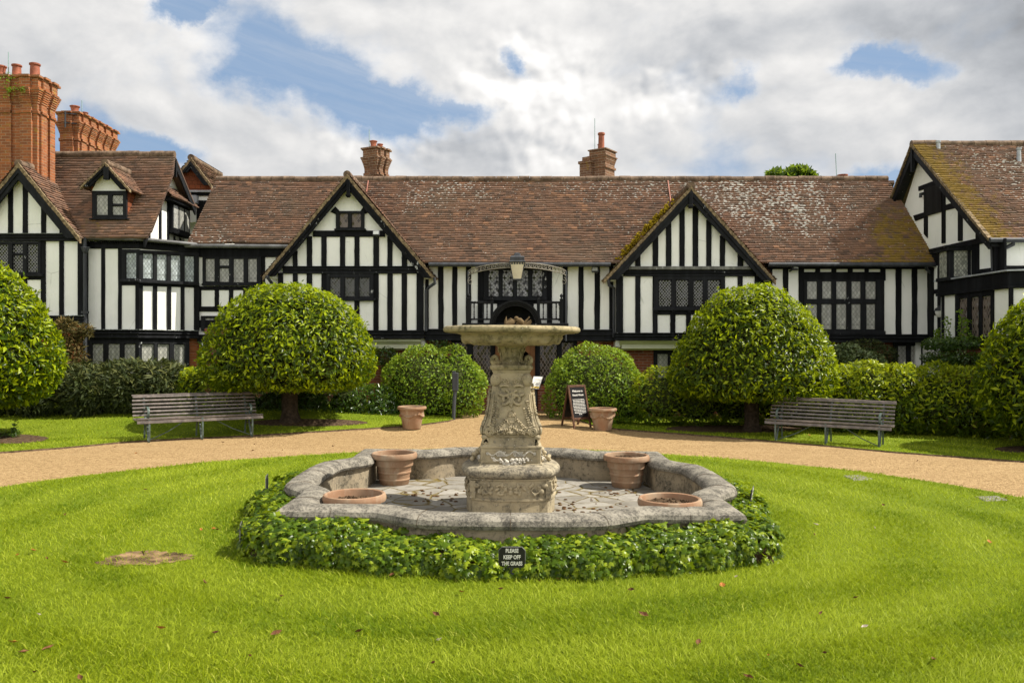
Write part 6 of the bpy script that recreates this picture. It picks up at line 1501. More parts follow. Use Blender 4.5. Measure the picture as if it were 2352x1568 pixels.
def topiary(cx, Y, rows, base_py, label, n, L=.122, W=.047, trunk_r=.13, seed=1, ftop=.35):
    """rows: (half width px, py) down the outline; cx the stem's picture column"""
    k = Y / F; X = (cx - CX) * k; gzv = float(gz(X, Y)) + .03; t = empty('topiary_tree', (X, Y, gzv), 0, label, 'tree', 'clipped dome trees around the court')
    prof = smoothprof([(h * k * .965, H + (CY - y) * k) for h, y in rows]); zs = [p[1] for p in prof]; z0, z1 = min(zs), max(zs)
    P, Nn = revolve(prof, n); lm = lump(P * .9, 1, seed); P = P + Nn * (lm * .075)[:, None]
    d = np.clip(NR.exponential(.11, n) - .03, -.06, .45); outer = d < .03
    P = P - Nn * d[:, None]; P[:, 0] += X; P[:, 1] += Y
    h = (P[:, 2] - z0) / (z1 - z0); pr = np.where(outer, .62, .12) * (.45 + .8 * h) + .10 * np.maximum(0, lump(P * 1.7, 1.3, seed + 2))  # outer leaves pale as new growth; paler tops put sunlight into the tint
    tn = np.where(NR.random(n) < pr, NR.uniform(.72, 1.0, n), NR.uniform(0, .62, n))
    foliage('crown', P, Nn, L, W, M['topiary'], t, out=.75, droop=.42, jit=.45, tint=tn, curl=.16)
    # young shoots stand proud of the clipped outline
    m = 150; S, Sn = revolve(prof, m); S[:, 0] += X; S[:, 1] += Y; keep = S[:, 2] > z0 + .3; S, Sn = S[keep], Sn[keep]; m = len(S); dr = unit(Sn + np.array([0, 0, .7]) + NR.normal(0, .25, (m, 3)))
    Q = np.repeat(S, 9, 0) + np.repeat(dr, 9, 0) * (np.tile(np.linspace(-.04, 1, 9), m) * np.repeat(NR.uniform(.05, .19, m), 9))[:, None]
    foliage('crown', Q, np.repeat(dr, 9, 0), L * .62, W * .6, M['topiary'], t, out=.9, droop=.0, jit=.6, tint=NR.uniform(.6, 1, len(Q)))
    # inner branches and leaves, darkened in colour for shade, close the crown from within
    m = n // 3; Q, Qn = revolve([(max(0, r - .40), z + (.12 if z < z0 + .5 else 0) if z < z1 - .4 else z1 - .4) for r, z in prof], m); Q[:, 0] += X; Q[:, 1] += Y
    foliage('crown', Q, Qn, L * 1.7, W * 2.2, M['shade_twig'], t, out=.15, droop=.3, jit=.5, tint=NR.uniform(0, .3, m))
    mb = MB(); zt = z0 + .55 * (z1 - z0)
    mb.tube([(X, Y, gzv - .1), (X + .01, Y, gzv + .04), (X, Y, gzv + .18), (X - .01, Y, z0 + .1), (X + .02, Y, zt)], [trunk_r * 1.7, trunk_r * 1.25, trunk_r, trunk_r * .95, trunk_r * .6], 12)
    for i in range(9):
        a = i * .7 + seed; r0 = rows[len(rows) // 2][0] * k * .75; mb.tube([(X, Y, z0 + .0), (X + r0 * .4 * math.cos(a), Y + r0 * .4 * math.sin(a), z0 + .28), (X + r0 * math.cos(a), Y + r0 * math.sin(a), z0 + .7 + .1 * i)], [.05, .04, .012], 6)
    mb.build('trunk', M['bark'], t, smooth=60)
    return t
def blob(px, py, Y, rx, rz, ry): k = Y / F; c = at(px, py, Y); return (np.array(c), np.array([rx * k, ry, rz * k]))
def shrub(name, blobs, n, L, W, mat, label, cat, group=None, depth=.06, lum=.07, bright=.25, floor=True, core=True, **kw):
    area = np.array([(r[0] * r[1] + r[1] * r[2] + r[0] * r[2]) for c, r in blobs]); P = []; Nn = []
    for (c, r), a in zip(blobs, area / area.sum()):
        m = int(n * a * 1.5); d = unit(NR.normal(size=(m, 3))); p = d * r; nn = unit(d / r)
        lm = lump(p + c, 1.6); p = p + nn * (lm * lum)[:, None]; p = p + c
        keep = np.ones(m, bool)
        for (c2, r2) in blobs:
            if c2 is c: continue
            keep &= (((p - c2) / r2) ** 2).sum(1) > .92
        if floor: keep &= p[:, 2] > gz(p[:, 0], p[:, 1]) + .02
        keep &= (p[:, 1] < c[1] + r[1] * .75)
        P.append(p[keep]); Nn.append(nn[keep])
    P = np.concatenate(P); Nn = np.concatenate(Nn); m = len(P); d = np.clip(NR.exponential(depth, m) - .025, -.07, depth * 5); P = P - Nn * d[:, None]
    pr = np.where(d < .01, bright * 1.6, bright * .3) * np.clip(.45 + .8 * Nn[:, 2], .1, 1.3); tn = np.where(NR.random(m) < pr, NR.uniform(.7, 1, m), NR.uniform(0, .62, m))  # leaves facing up tinted paler, sunlit tops put into the colour
    root = None
    if core:
        V = []
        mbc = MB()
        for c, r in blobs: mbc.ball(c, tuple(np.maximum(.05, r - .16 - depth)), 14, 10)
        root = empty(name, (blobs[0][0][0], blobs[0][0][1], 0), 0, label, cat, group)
        mbc.build('shade_core', M['shade_twig'], root)  # smooth core; shade between the leaves put into its dark colour
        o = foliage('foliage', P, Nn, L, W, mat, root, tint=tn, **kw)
        return root
    o = foliage(name, P, Nn, L, W, mat, None, tint=tn, **kw); return tag(o, label, cat, group)
# clipped domes
topiary(666, 18.3, [(0, 656), (45, 658), (85, 668), (128, 694), (165, 735), (186, 780), (197, 822), (197, 848), (188, 870), (160, 884), (110, 888), (30, 882), (0, 872)], 967, 'clipped dome tree shading the bench with pale slats, trunk in an oval soil bed', 17500, seed=1, trunk_r=.19)
topiary(1727, 18.6, [(0, 657), (40, 659), (82, 678), (118, 712), (150, 752), (176, 805), (190, 848), (195, 875), (188, 893), (160, 906), (105, 912), (30, 906), (0, 895)], 980, 'clipped dome tree behind the dark brown bench, its far side touching tall laurels', 17500, seed=2, trunk_r=.17)
topiary(-56, 15.9, [(0, 598), (40, 604), (82, 632), (128, 690), (162, 760), (180, 830), (176, 872), (150, 905), (90, 926), (0, 922)], 1010, 'big clipped tree cut by the picture edge, beside the rusty climber on brick', 15500, L=.135, W=.053, seed=3)
topiary(2456, 15.5, [(0, 640), (45, 650), (95, 688), (140, 742), (172, 800), (188, 860), (186, 905), (170, 955), (140, 990), (80, 1008), (0, 1000)], 1030, 'big clipped tree cut by the picture edge, beside the low lead-roofed bay', 15500, L=.135, W=.053, seed=4)
# round bushes by the door
shrub('bush', [blob(993, 886, 20.4, 118, 92, .9), blob(925, 925, 20.5, 58, 48, .7), blob(1055, 905, 20.2, 58, 66, .7)], 11000, .075, .038, M['smallleaf'], 'rounded bright green bush behind the black post light', 'bush', 'rounded bushes either side of the door', bright=.6, lum=.14, depth=.075, out=.8, droop=.0)
shrub('bush', [blob(1366, 885, 20.3, 108, 92, .9), blob(1300, 905, 20.2, 46, 70, .7), blob(1440, 915, 20.3, 52, 66, .7)], 11000, .075, .038, M['smallleaf'], 'rounded bright green bush behind the chalkboard sign', 'bush', 'rounded bushes either side of the door', bright=.6, lum=.14, depth=.075, out=.8, droop=.0)
# hedges
shrub('hedge', [blob(1520, 912, 19.7, 72, 66, .7), blob(1600, 925, 19.9, 70, 58, .7), blob(1690, 930, 20.2, 72, 52, .7), blob(1790, 925, 20.3, 75, 62, .7), blob(1860, 920, 20.3, 55, 70, .7)], 9500, .10, .038, M['laurel'], 'glossy laurel hedge between rounded bush and dome tree, yellow green on top', 'hedge', bright=.5, out=.7, droop=.1)
shrub('hedge', [blob(1930, 918, 18.7, 52, 78, .7), blob(1990, 912, 18.5, 58, 80, .7), blob(2065, 918, 18.3, 60, 82, .7), blob(2140, 920, 18.1, 62, 80, .7), blob(2210, 925, 17.9, 60, 80, .7), blob(2275, 930, 17.6, 50, 74, .7)], 15000, .125, .042, M['laurel'], 'tall laurel hedge with sunny yellow top behind the dark brown bench', 'hedge', bright=.85, lum=.12, out=.75, droop=.1)
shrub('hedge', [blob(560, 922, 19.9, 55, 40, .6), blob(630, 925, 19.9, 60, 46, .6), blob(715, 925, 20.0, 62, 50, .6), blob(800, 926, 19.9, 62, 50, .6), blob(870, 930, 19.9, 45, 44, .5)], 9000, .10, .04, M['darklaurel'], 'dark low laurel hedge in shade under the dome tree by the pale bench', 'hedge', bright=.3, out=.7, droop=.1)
shrub('laurel_bush', [blob(445, 905, 19.3, 42, 58, .6), blob(505, 915, 19.4, 48, 48, .6)], 4200, .12, .042, M['laurel'], 'small yellow green laurel between conifer hedge and dome tree', 'bush', bright=.5, out=.75, droop=.1)
shrub('viburnum', [blob(1945, 850, 20.4, 48, 60, .7), blob(1990, 855, 20.3, 45, 48, .6), blob(1935, 900, 20.2, 50, 60, .6)], 4200, .10, .045, M['viburnum'], 'pale grey green leafy shrub rising behind dome tree and laurel hedge', 'shrub', bright=.5, out=.8, droop=.35)
shrub('conifer_hedge', [blob(110, 915, 18.9, 80, 34, .6), blob(200, 900, 19.0, 80, 55, .7), blob(285, 892, 19.2, 85, 60, .7), blob(370, 893, 19.3, 66, 58, .7), blob(20, 915, 18.8, 60, 34, .6)], 12000, .20, .045, M['yew'], 'spreading grey green conifer hedge below the bay window', 'hedge', bright=.35, lum=.12, out=1.0, droop=.35, depth=.08, jit=.6)
shrub('conifer_climber', [blob(165, 845, 20.1, 26, 75, .25), blob(150, 770, 20.1, 22, 34, .22), blob(172, 885, 20.0, 28, 50, .3), blob(182, 760, 20.1, 26, 10, .15)], 3800, .16, .035, M['rust'], 'rusty conifer trained up the brick pier beside the downpipe', 'shrub', bright=.45, lum=.08, out=1.0, droop=.3, core=False, floor=False, depth=.1)
shrub('yew_shrub', [blob(1985, 803, 21.4, 48, 20, .35), blob(2030, 815, 21.4, 28, 22, .3), blob(1945, 808, 21.4, 30, 18, .3)], 2600, .10, .03, M['yew'], 'flat dark yew clipped against the house wall below the jetty', 'shrub', bright=.15, out=.8)
for z_, lb in ((1.97, 'upper trained tier of small leaved shrub along the brick under leaded bay'), (1.62, 'lower trained tier of small leaved shrub along the brick under leaded bay')):
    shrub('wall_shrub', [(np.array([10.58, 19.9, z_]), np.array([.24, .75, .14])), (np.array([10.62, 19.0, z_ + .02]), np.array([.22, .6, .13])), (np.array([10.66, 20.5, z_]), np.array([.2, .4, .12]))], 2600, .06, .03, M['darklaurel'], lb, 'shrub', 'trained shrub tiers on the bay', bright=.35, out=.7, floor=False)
for st, lb_ in (((10.7, 19.75, 2.05, .55), 'leafy shoot climbing by the white panel left of the brown leaded bay windows'), ((10.72, 19.2, 2.05, .75), 'tallest leafy shoot climbing in front of brown leaded bay windows'), ((10.7, 18.9, 2.05, .5), 'leafy shoot climbing at right end of brown leaded bay windows'), ((10.74, 20.3, 2.0, .35), 'short leafy shoot climbing near the wall lamp nook')):
  P = []; Nn = []
  for i in range(105):
    u = rnd.random(); P.append((st[0] - .05 - .08 * rnd.random(), st[1] + rnd.gauss(0, .07), st[2] + st[3] * u)); Nn.append((-.8, -.6, .3))
  tag(foliage('wall_climber', np.array(P), np.array(Nn), .07, .035, M['smallleaf'], None, out=.8), lb_, 'climber', 'leafy shoots on the bay')
# tufts of creeper by the porch brick
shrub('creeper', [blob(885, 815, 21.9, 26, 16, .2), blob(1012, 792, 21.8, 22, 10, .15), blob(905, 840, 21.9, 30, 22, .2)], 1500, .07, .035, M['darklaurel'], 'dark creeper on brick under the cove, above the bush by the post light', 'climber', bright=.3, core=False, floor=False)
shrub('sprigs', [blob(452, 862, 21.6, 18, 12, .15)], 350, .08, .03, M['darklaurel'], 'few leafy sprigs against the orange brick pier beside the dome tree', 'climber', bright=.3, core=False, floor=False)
# tree behind the ridge
tr = empty('tree', (15.6, 45, 0), 0, 'tree top peeping over the long ridge near the lightning rod', 'tree'); k = 45 / F
bl_ = [blob(1788, 408, 45, 24, 9, 1.0), blob(1828, 402, 45, 26, 12, 1.0), blob(1846, 412, 45, 20, 8, 1.0), blob(1810, 440, 45, 60, 30, 1.6)]
P = np.concatenate([unit(NR.normal(size=(1300, 3))) * r * NR.uniform(.6, 1.15, (1300, 1)) + c for c, r in bl_]); foliage('crown', P, unit(NR.normal(size=P.shape) + np.array([0, -.5, .8])), .34, .2, M['treeleaf'], tr, jit=.8)
mb = MB(); mb.tube([(15.4, 45, -.2), (15.4, 45, 5), (15.6, 45, 10)], [.35, .25, .08], 8); mb.build('trunk', M['bark'], tr)
# fern rooted in the big chimney
P = []; Nn = []; c = at(34, 205, 21.15)
for f_ in range(26):
    a = rnd.uniform(0, 6.28); d = Vector((math.cos(a), -.7, math.sin(a) * .8 + .2)).normalized(); ln_ = rnd.uniform(.15, .34); o0 = c + Vector((rnd.uniform(-.22, .22), 0, rnd.choice([0, 0, .34]) + rnd.uniform(-.05, .05)))
    for j in range(12): u = j / 11; P.append(o0 + d * ln_ * u - Vector((0, 0, .14 * u * u))); Nn.append((0, -.6, .8))
tag(foliage('fern', np.array([tuple(p) for p in P]), np.array(Nn), .06, .022, M['smallleaf'], None, out=.3), 'bright green fern growing from the big chimney below its pots', 'fern')
# little plant in the near bed
b0 = ground(22, 1008); P = []; Nn = []
for i in range(240): a, r = rnd.uniform(0, 6.28), .2 * math.sqrt(rnd.random()); P.append((b0.x + r * 1.2 * math.cos(a), b0.y + r * math.sin(a), b0.z + .05 + rnd.uniform(0, .08))); Nn.append((math.cos(a) * .5, math.sin(a) * .5, 1))
for s_ in range(4):
    x = b0.x + rnd.uniform(-.1, .16); hh_ = rnd.uniform(.18, .3)
    for i in range(26): u = rnd.random(); P.append((x + .05 * u, b0.y, b0.z + .08 + hh_ * u)); Nn.append((rnd.gauss(0, 1), -1, .4))
tag(foliage('bedding_plant', np.array(P), np.array(Nn), .05, .025, M['darklaurel'], None, out=.6), 'small dark plant with upright stems in the near soil bed', 'plant')

# ================================================================ ivy round the basin
def ivy():
    path = outline; n = len(path); P = []; Nn = []; cum = [0]
    o1 = offset_path(path, .14)
    for i in range(n): cum.append(cum[-1] + (path[(i + 1) % n] - path[i]).length)
    T = cum[-1]; cnt = 0; out = []
    while cnt < 16000:
        s = rnd.uniform(0, T); i = max(0, int(np.searchsorted(cum, s)) - 1); f = (s - cum[i]) / (cum[i + 1] - cum[i]); p = path[i].lerp(path[(i + 1) % n], f)
        e = (path[(i + 1) % n] - path[i]).normalized(); nn = Vector((e.y, -e.x)); x, y = p.x, p.y
        side = i // 46                     # 0 front, 1 right, 2 back, 3 left
        t = (i % 46 + f) / 46 * 2 - 1
        wd = .46; hgt = .215
        if side == 0:
            if rnd.random() > .95: continue
            x = rnd.uniform(-2.12, 2.12); yw = -(HS + (bulge(x) if abs(x) < HS else 0) + .13); yf = -2.90 + .10 * x * x + .03 * math.sin(x * 7) + .02 * math.sin(x * 17); wd = yw - yf; hgt = .215 + .03 * math.sin(x * 5.1) * math.sin(x * 2.3 + 1) + (.06 * sm((abs(x) - 1.0) / .5)) - (.03 if abs(x) < .35 else 0); arc = rnd.uniform(0, wd + hgt * 1.3); b_ = .02 * math.sin(x * 11) + .018 * math.sin(x * 23 + arc * 9); cnt += 1
            if arc < wd: y, z, na = yw - arc, hgt + .03 - .06 * (arc / wd) ** 4, (0, -(.25 + .5 * (arc / wd) ** 3), 1.0)
            else: u = (arc - wd) / (hgt * 1.3); y, z, na = yf - .02 * math.sin(u * 3), (hgt - .02) * (1 - u), (0, -1, .35)
            P.append((x + rnd.gauss(0, .01), y - b_, z + rnd.uniform(-.02, .03) + b_ * .6)); Nn.append(na); continue
        if side == 0: ok = 1; hgt = .20 + .05 * math.sin(x * 5.1) * math.sin(x * 2.3 + 1) + (.06 if x < -1.2 else 0) ; wd = .44 - .10 * bulge(x) / .37 + .03 * math.sin(x * 4)
        elif side == 1: ok = 1 if t < -.1 else .55 * max(0, 1 - (t + .1) / .35); wd = .37; hgt = .24
        elif side == 3: ok = 1 if t > -.45 else .6 * max(0, 1 - (-.45 - t) / .3); wd = .40; hgt = .24
        else: ok = .75 if (t > .72) else 0; wd = .26; hgt = .25
        if rnd.random() > ok: continue
        cnt += 1
        arc = rnd.uniform(0, wd + hgt * 1.25); bump_ = .02 * math.sin(s * 9) + .018 * math.sin(s * 23 + arc * 9) + .025 * math.sin(s * 4.1 + 1)
        # round the corner of the cross section
        if arc < wd: d = .12 + arc; z = hgt + .03 - .05 * (arc / wd) ** 4 - .02 * arc; na = nn * (.25 + .5 * (arc / wd) ** 3); nz = 1.0
        else: u = (arc - wd) / (hgt * 1.25); d = .12 + wd + .015 * math.sin(u * 3) - .02 * u; z = (hgt - .02) * (1 - u) + .0; na = nn * 1.0; nz = .35
        q = p + nn * (d + bump_); corner = 0
        P.append((q.x, q.y, z + rnd.uniform(-.02, .03) + bump_ * .6)); Nn.append((na.x, na.y, nz))
    for k in (0, 1, 2, 3):                  # fill the mitred corners
        cx_, cy_ = ((-1, -1), (1, -1), (1, 1), (-1, 1))[k]
        if k == 2: continue
        for j in range(520 if k < 2 else 300):
            a = rnd.uniform(0, math.pi / 2); w = (.43 if k < 2 else .26); arc = rnd.uniform(0, w + .27); d = .13 + min(arc, w); z = .26 if arc < w else .25 * (1 - (arc - w) / .27)
            dx, dy = cx_ * math.cos(a), cy_ * math.sin(a); P.append((cx_ * 1.93 + dx * d, cy_ * 1.93 + dy * d, z + rnd.uniform(-.03, .03))); Nn.append((dx * .6 if arc < w else dx, dy * .6 if arc < w else dy, 1.0 if arc < w else .35))
    P = np.array(P); Nn = unit(np.array(Nn)); N = len(P); R = NR
    P[:, 0] += PC.x; P[:, 1] += PC.y; P[:, 2] += gz(P[:, 0], P[:, 1]) + .02; P -= Nn * np.clip(R.exponential(.022, N) - .02, -.03, .09)[:, None]
    # five lobed blades
    lob = np.array([(0, 0), (-.34, -.06), (-.58, .30), (-.27, .40), (-.30, .74), (-.10, .66), (0, 1.08), (.10, .66), (.30, .74), (.27, .40), (.58, .30), (.34, -.06)]); m = len(lob)
    up = np.array([0, 0, 1.0]); a = -up + Nn * .9 + R.normal(0, .45, (N, 3)); b = unit(Nn + R.normal(0, .38, (N, 3)) + up * .15); a = unit(a - b * np.sum(a * b, 1, keepdims=True)); s = np.cross(a, b)
    sz = .053 * R.uniform(.45, 1.5, N); V = np.empty((N, m + 1, 3)); dome = np.array([-.0] + [-.10 * (abs(x) + abs(y - .4)) for x, y in lob])
    V[:, 0] = P + a * (sz * .38)[:, None] + b * (sz * .10)[:, None]
    for k, (x, y) in enumerate(lob): V[:, k + 1] = P + (s * x + a * y) * sz[:, None] + b * (sz * (dome[k + 1] + R.normal(0, .05, N)))[:, None]
    i0 = (np.arange(N) * (m + 1))[:, None]; Fc = np.concatenate([i0 + [0, k + 1, (k + 1) % m + 1] for k in range(m)], 1).ravel()
    tn = np.where(R.random(N) < .36, R.uniform(.68, 1, N), R.uniform(0, .65, N))
    o = np_mesh('ivy', V.reshape(-1, 3), Fc, 3, M['ivy'], None, dict(tint=np.repeat(tn, m)))
    tag(o, 'glossy dark green ivy skirting the outside of the fountain basin', 'ivy')
    mb = MB()
    for i in range(150):
        s = rnd.uniform(-2.0, 2.0); y = -2.70 + .10 * s * s - .05 * rnd.random() ; a = rnd.uniform(-1, 1); q = Vector((PC.x + s, PC.y + y - .05, .03 + rnd.uniform(0, .09))); mb.tube([q, q + Vector((.10 * a, rnd.uniform(-.04, .04), .04)), q + Vector((.22 * a, rnd.uniform(-.05, .05), rnd.uniform(0, .06)))], .004, 4)
    mb.build('stem', M['bark'], o)
    # a dim bed of stems and old leaves beneath
    bm_ = MB(); sweep(bm_, [Vector((p.x + PC.x, p.y + PC.y)) for p in outline], [(.10, .17), (.30, .15), (.36, .02)]); 
    fs = []
    for f in bm_.f:
        c_ = sum((bm_.v[i] for i in f), Vector()) / len(f)
        if c_.y < PC.y + .2: fs.append(f)
    bm_.f = fs; bm_.fi = [0] * len(fs); bm_.build('old_growth', M['soil'], o)
ivy()

# ================================================================ grass blades
def inside(poly, X, Y):
    n = len(poly); r = np.zeros(len(X), bool)
    for i in range(n):
        (x0, y0), (x1, y1) = poly[i], poly[(i + 1) % n]; c = ((y0 > Y) != (y1 > Y)) & (X < (x1 - x0) * (Y - y0) / (y1 - y0 + 1e-12) + x0); r ^= c
    return r
ivy_out = [(p.x + PC.x, p.y + PC.y) for p in offset_path(outline, .40)]; bas_out = [(p.x + PC.x, p.y + PC.y) for p in offset_path(outline, .14)]
def blades():
    zones = [(3.9, 5.4, 6800), (5.4, 7.2, 4200), (7.2, 9.5, 2300), (9.5, 13, 1100), (13, 16, 650), (16, 22, 330)]; X = []; Y = []
    for y0, y1, den in zones:
        w = .84; area = (y1 - y0) * (y0 + y1) * w; n = int(den * area); y = NR.uniform(y0, y1, int(n * 1.3)); x = NR.uniform(-1, 1, len(y)) * w * y1; k = np.abs(x) < w * y + .3; X.append(x[k]); Y.append(y[k])
    X = np.concatenate(X); Y = np.concatenate(Y)
    a = np.arctan2(Y - PC.y, X - PC.x); r = np.hypot(X - PC.x, Y - PC.y); ri = np.array([isl_r(q) for q in np.linspace(-np.pi, np.pi, 721)]); rin = np.interp(a, np.linspace(-np.pi, np.pi, 721), ri)
    on = r < rin - .0
    lp_ = list(map(tuple, EL)) + [(EL[-1][0], 22), (-17, 22)]; rp_ = list(map(tuple, ER)) + [(17, 22), (ER[0][0], 22)]
    on |= inside(lp_, X, Y) | inside(rp_, X, Y)
    on &= ~np.where(Y < PC.y + .4, inside(ivy_out, X, Y), inside(bas_out, X, Y))
    for b in beds: on &= ~inside(b, X, Y)
    bp = inside(bare, X, Y); on &= ~(bp & (NR.random(len(X)) < .80))
    X, Y = X[on], Y[on]; r = r[on]; a = a[on]; N = len(X)
    # mown rings: passes lean alternately, and the lean's lighter sheen is put into colour
    band = np.sin(r / .55 * np.pi + .9 * np.sin(a * 3) + .8 * np.sin(X * .8) + .5 * np.sin(Y * 2.1 + X)) ; lean = .6 * np.tanh(band * 1.2) + .5 * np.sin(X * 1.3 + Y * .9)
    patchy = np.sin(X * 1.9 + 1) * np.sin(Y * 1.4 + .5) + .6 * np.sin(X * 4.3 + Y * 3.1)
    hgt = NR.uniform(.02, .052, N) * (1 + .25 * patchy * .5) * np.where(Y < 8, 1, .85); far_ = np.clip(Y / 7, 1, 2.4); w = NR.uniform(.0032, .0068, N) * far_
    tx, ty = -np.sin(a), np.cos(a); th = NR.uniform(0, 2 * np.pi, N); ld = np.stack([tx * lean * .55 + .95 * np.cos(th), ty * lean * .55 + .95 * np.sin(th)], 1) * (hgt * NR.uniform(.5, 1.7, N))[:, None]
    ph = NR.uniform(0, 2 * np.pi, N); sx, sy = np.cos(ph) * w * .5, np.sin(ph) * w * .5; z = gz(X, Y) + .032
    V = np.empty((N, 5, 3)); V[:, 0] = np.stack([X - sx, Y - sy, z], 1); V[:, 1] = np.stack([X + sx, Y + sy, z], 1)
    mx, my = X + ld[:, 0] * .4, Y + ld[:, 1] * .4; V[:, 2] = np.stack([mx + sx * .8, my + sy * .8, z + hgt * .62], 1); V[:, 3] = np.stack([mx - sx * .8, my - sy * .8, z + hgt * .62], 1)
    V[:, 4] = np.stack([X + ld[:, 0], Y + ld[:, 1], z + hgt], 1); i = (np.arange(N) * 5)[:, None]
    Fc = np.concatenate([i + [0, 1, 2], i + [0, 2, 3], i + [3, 2, 4]], 1).ravel(); big_ = np.sin(X * .9 + 2 * np.sin(Y * .7)) * np.sin(Y * 1.1 + 1.3 * np.sin(X * .8 + 1)); tn = np.clip(NR.normal(.34, .24, N) + .07 * patchy + .24 * np.tanh(band * 1.5) + .17 * big_, 0, .74); dry = NR.random(N) < .05 + .10 * np.clip(big_ + .2 * patchy, 0, 1); tn[dry] = NR.uniform(.75, 1, dry.sum())
    o = np_mesh('grass', V.reshape(-1, 3), Fc, 3, M['blade'], None, dict(tint=np.repeat(tn, 3), band=np.repeat(np.clip(.5 + .5 * np.tanh(band * 1.6) + .25 * patchy * .4 + NR.normal(0, .15, N), 0, 1), 3))); o['kind'] = 'stuff'
blades()
# fallen leaves on the lawn
mbs = {k: MB() for k in range(3)}
mb = MB()
cols = [m_simple('dry brown leaf', (.14, .06, .025), .8, .2, 0, .5, 40), m_simple('orange leaf', (.36, .14, .03), .7, .2, 0, .4, 40), m_simple('pale leaf or petal', (.55, .47, .38), .7, .2, 0, .25, 40)]
pts_ = [(30, 1475, 1), (185, 1558, 0), (370, 1443, 1), (825, 1450, 0), (1008, 1470, 2), (995, 1523, 0), (575, 1507, 0), (90, 1412, 2), (490, 1214, 1), (500, 1216, 0), (1150, 1353, 0), (1690, 1325, 2), (1615, 1322, 1), (1808, 1316, 2), (1965, 1373, 0), (1885, 1410, 0), (1985, 1440, 2), (1838, 1530, 0), (1895, 1500, 0), (1875, 1205, 2), (1870, 1228, 0), (2008, 1212, 2), (2030, 1160, 0), (500, 1265, 0), (150, 1182, 0), (680, 1310, 0), (1450, 1355, 0), (1660, 1345, 1), (40, 1275, 1), (108, 1283, 0), (1240, 1335, 0), (900, 1320, 0)]
allp = pts_ + [(rnd.uniform(0, 2352), 1120 + 440 * rnd.random() ** 1.2, rnd.choice([0, 0, 0, 0, 1])) for _ in range(34)] + [(rnd.uniform(0, 2352), rnd.uniform(990, 1060), rnd.choice([0, 0, 1])) for _ in range(18)]
for (px, py, c) in allp:
    p = ground(px, py, .035 + .028); q = Vector((p.x - PC.x, p.y - PC.y))
    if abs(q.x) < 2.75 and abs(q.y) < 2.85: continue
    s = rnd.uniform(.016, .042) * (.7 if c == 2 else 1); a = rnd.uniform(0, 6.28); R_ = Matrix.Rotation(a, 3, 'Z') @ Matrix.Rotation(rnd.uniform(-.6, .6), 3, 'X'); w = s * rnd.uniform(.35, .6)
    mb.add([p + R_ @ Vector(v) for v in ((-s, 0, .004), (-s * .3, w, .012), (s * .4, w * .8, .016), (s * 1.1, 0, .02), (s * .4, -w * .8, .012), (-s * .3, -w, .014), (0, 0, 0))], [[0, 6, 1], [1, 6, 2], [2, 6, 3], [3, 6, 4], [4, 6, 5], [5, 6, 0]], c)
o = mb.build('fallen_leaves', cols); o['kind'] = 'stuff'

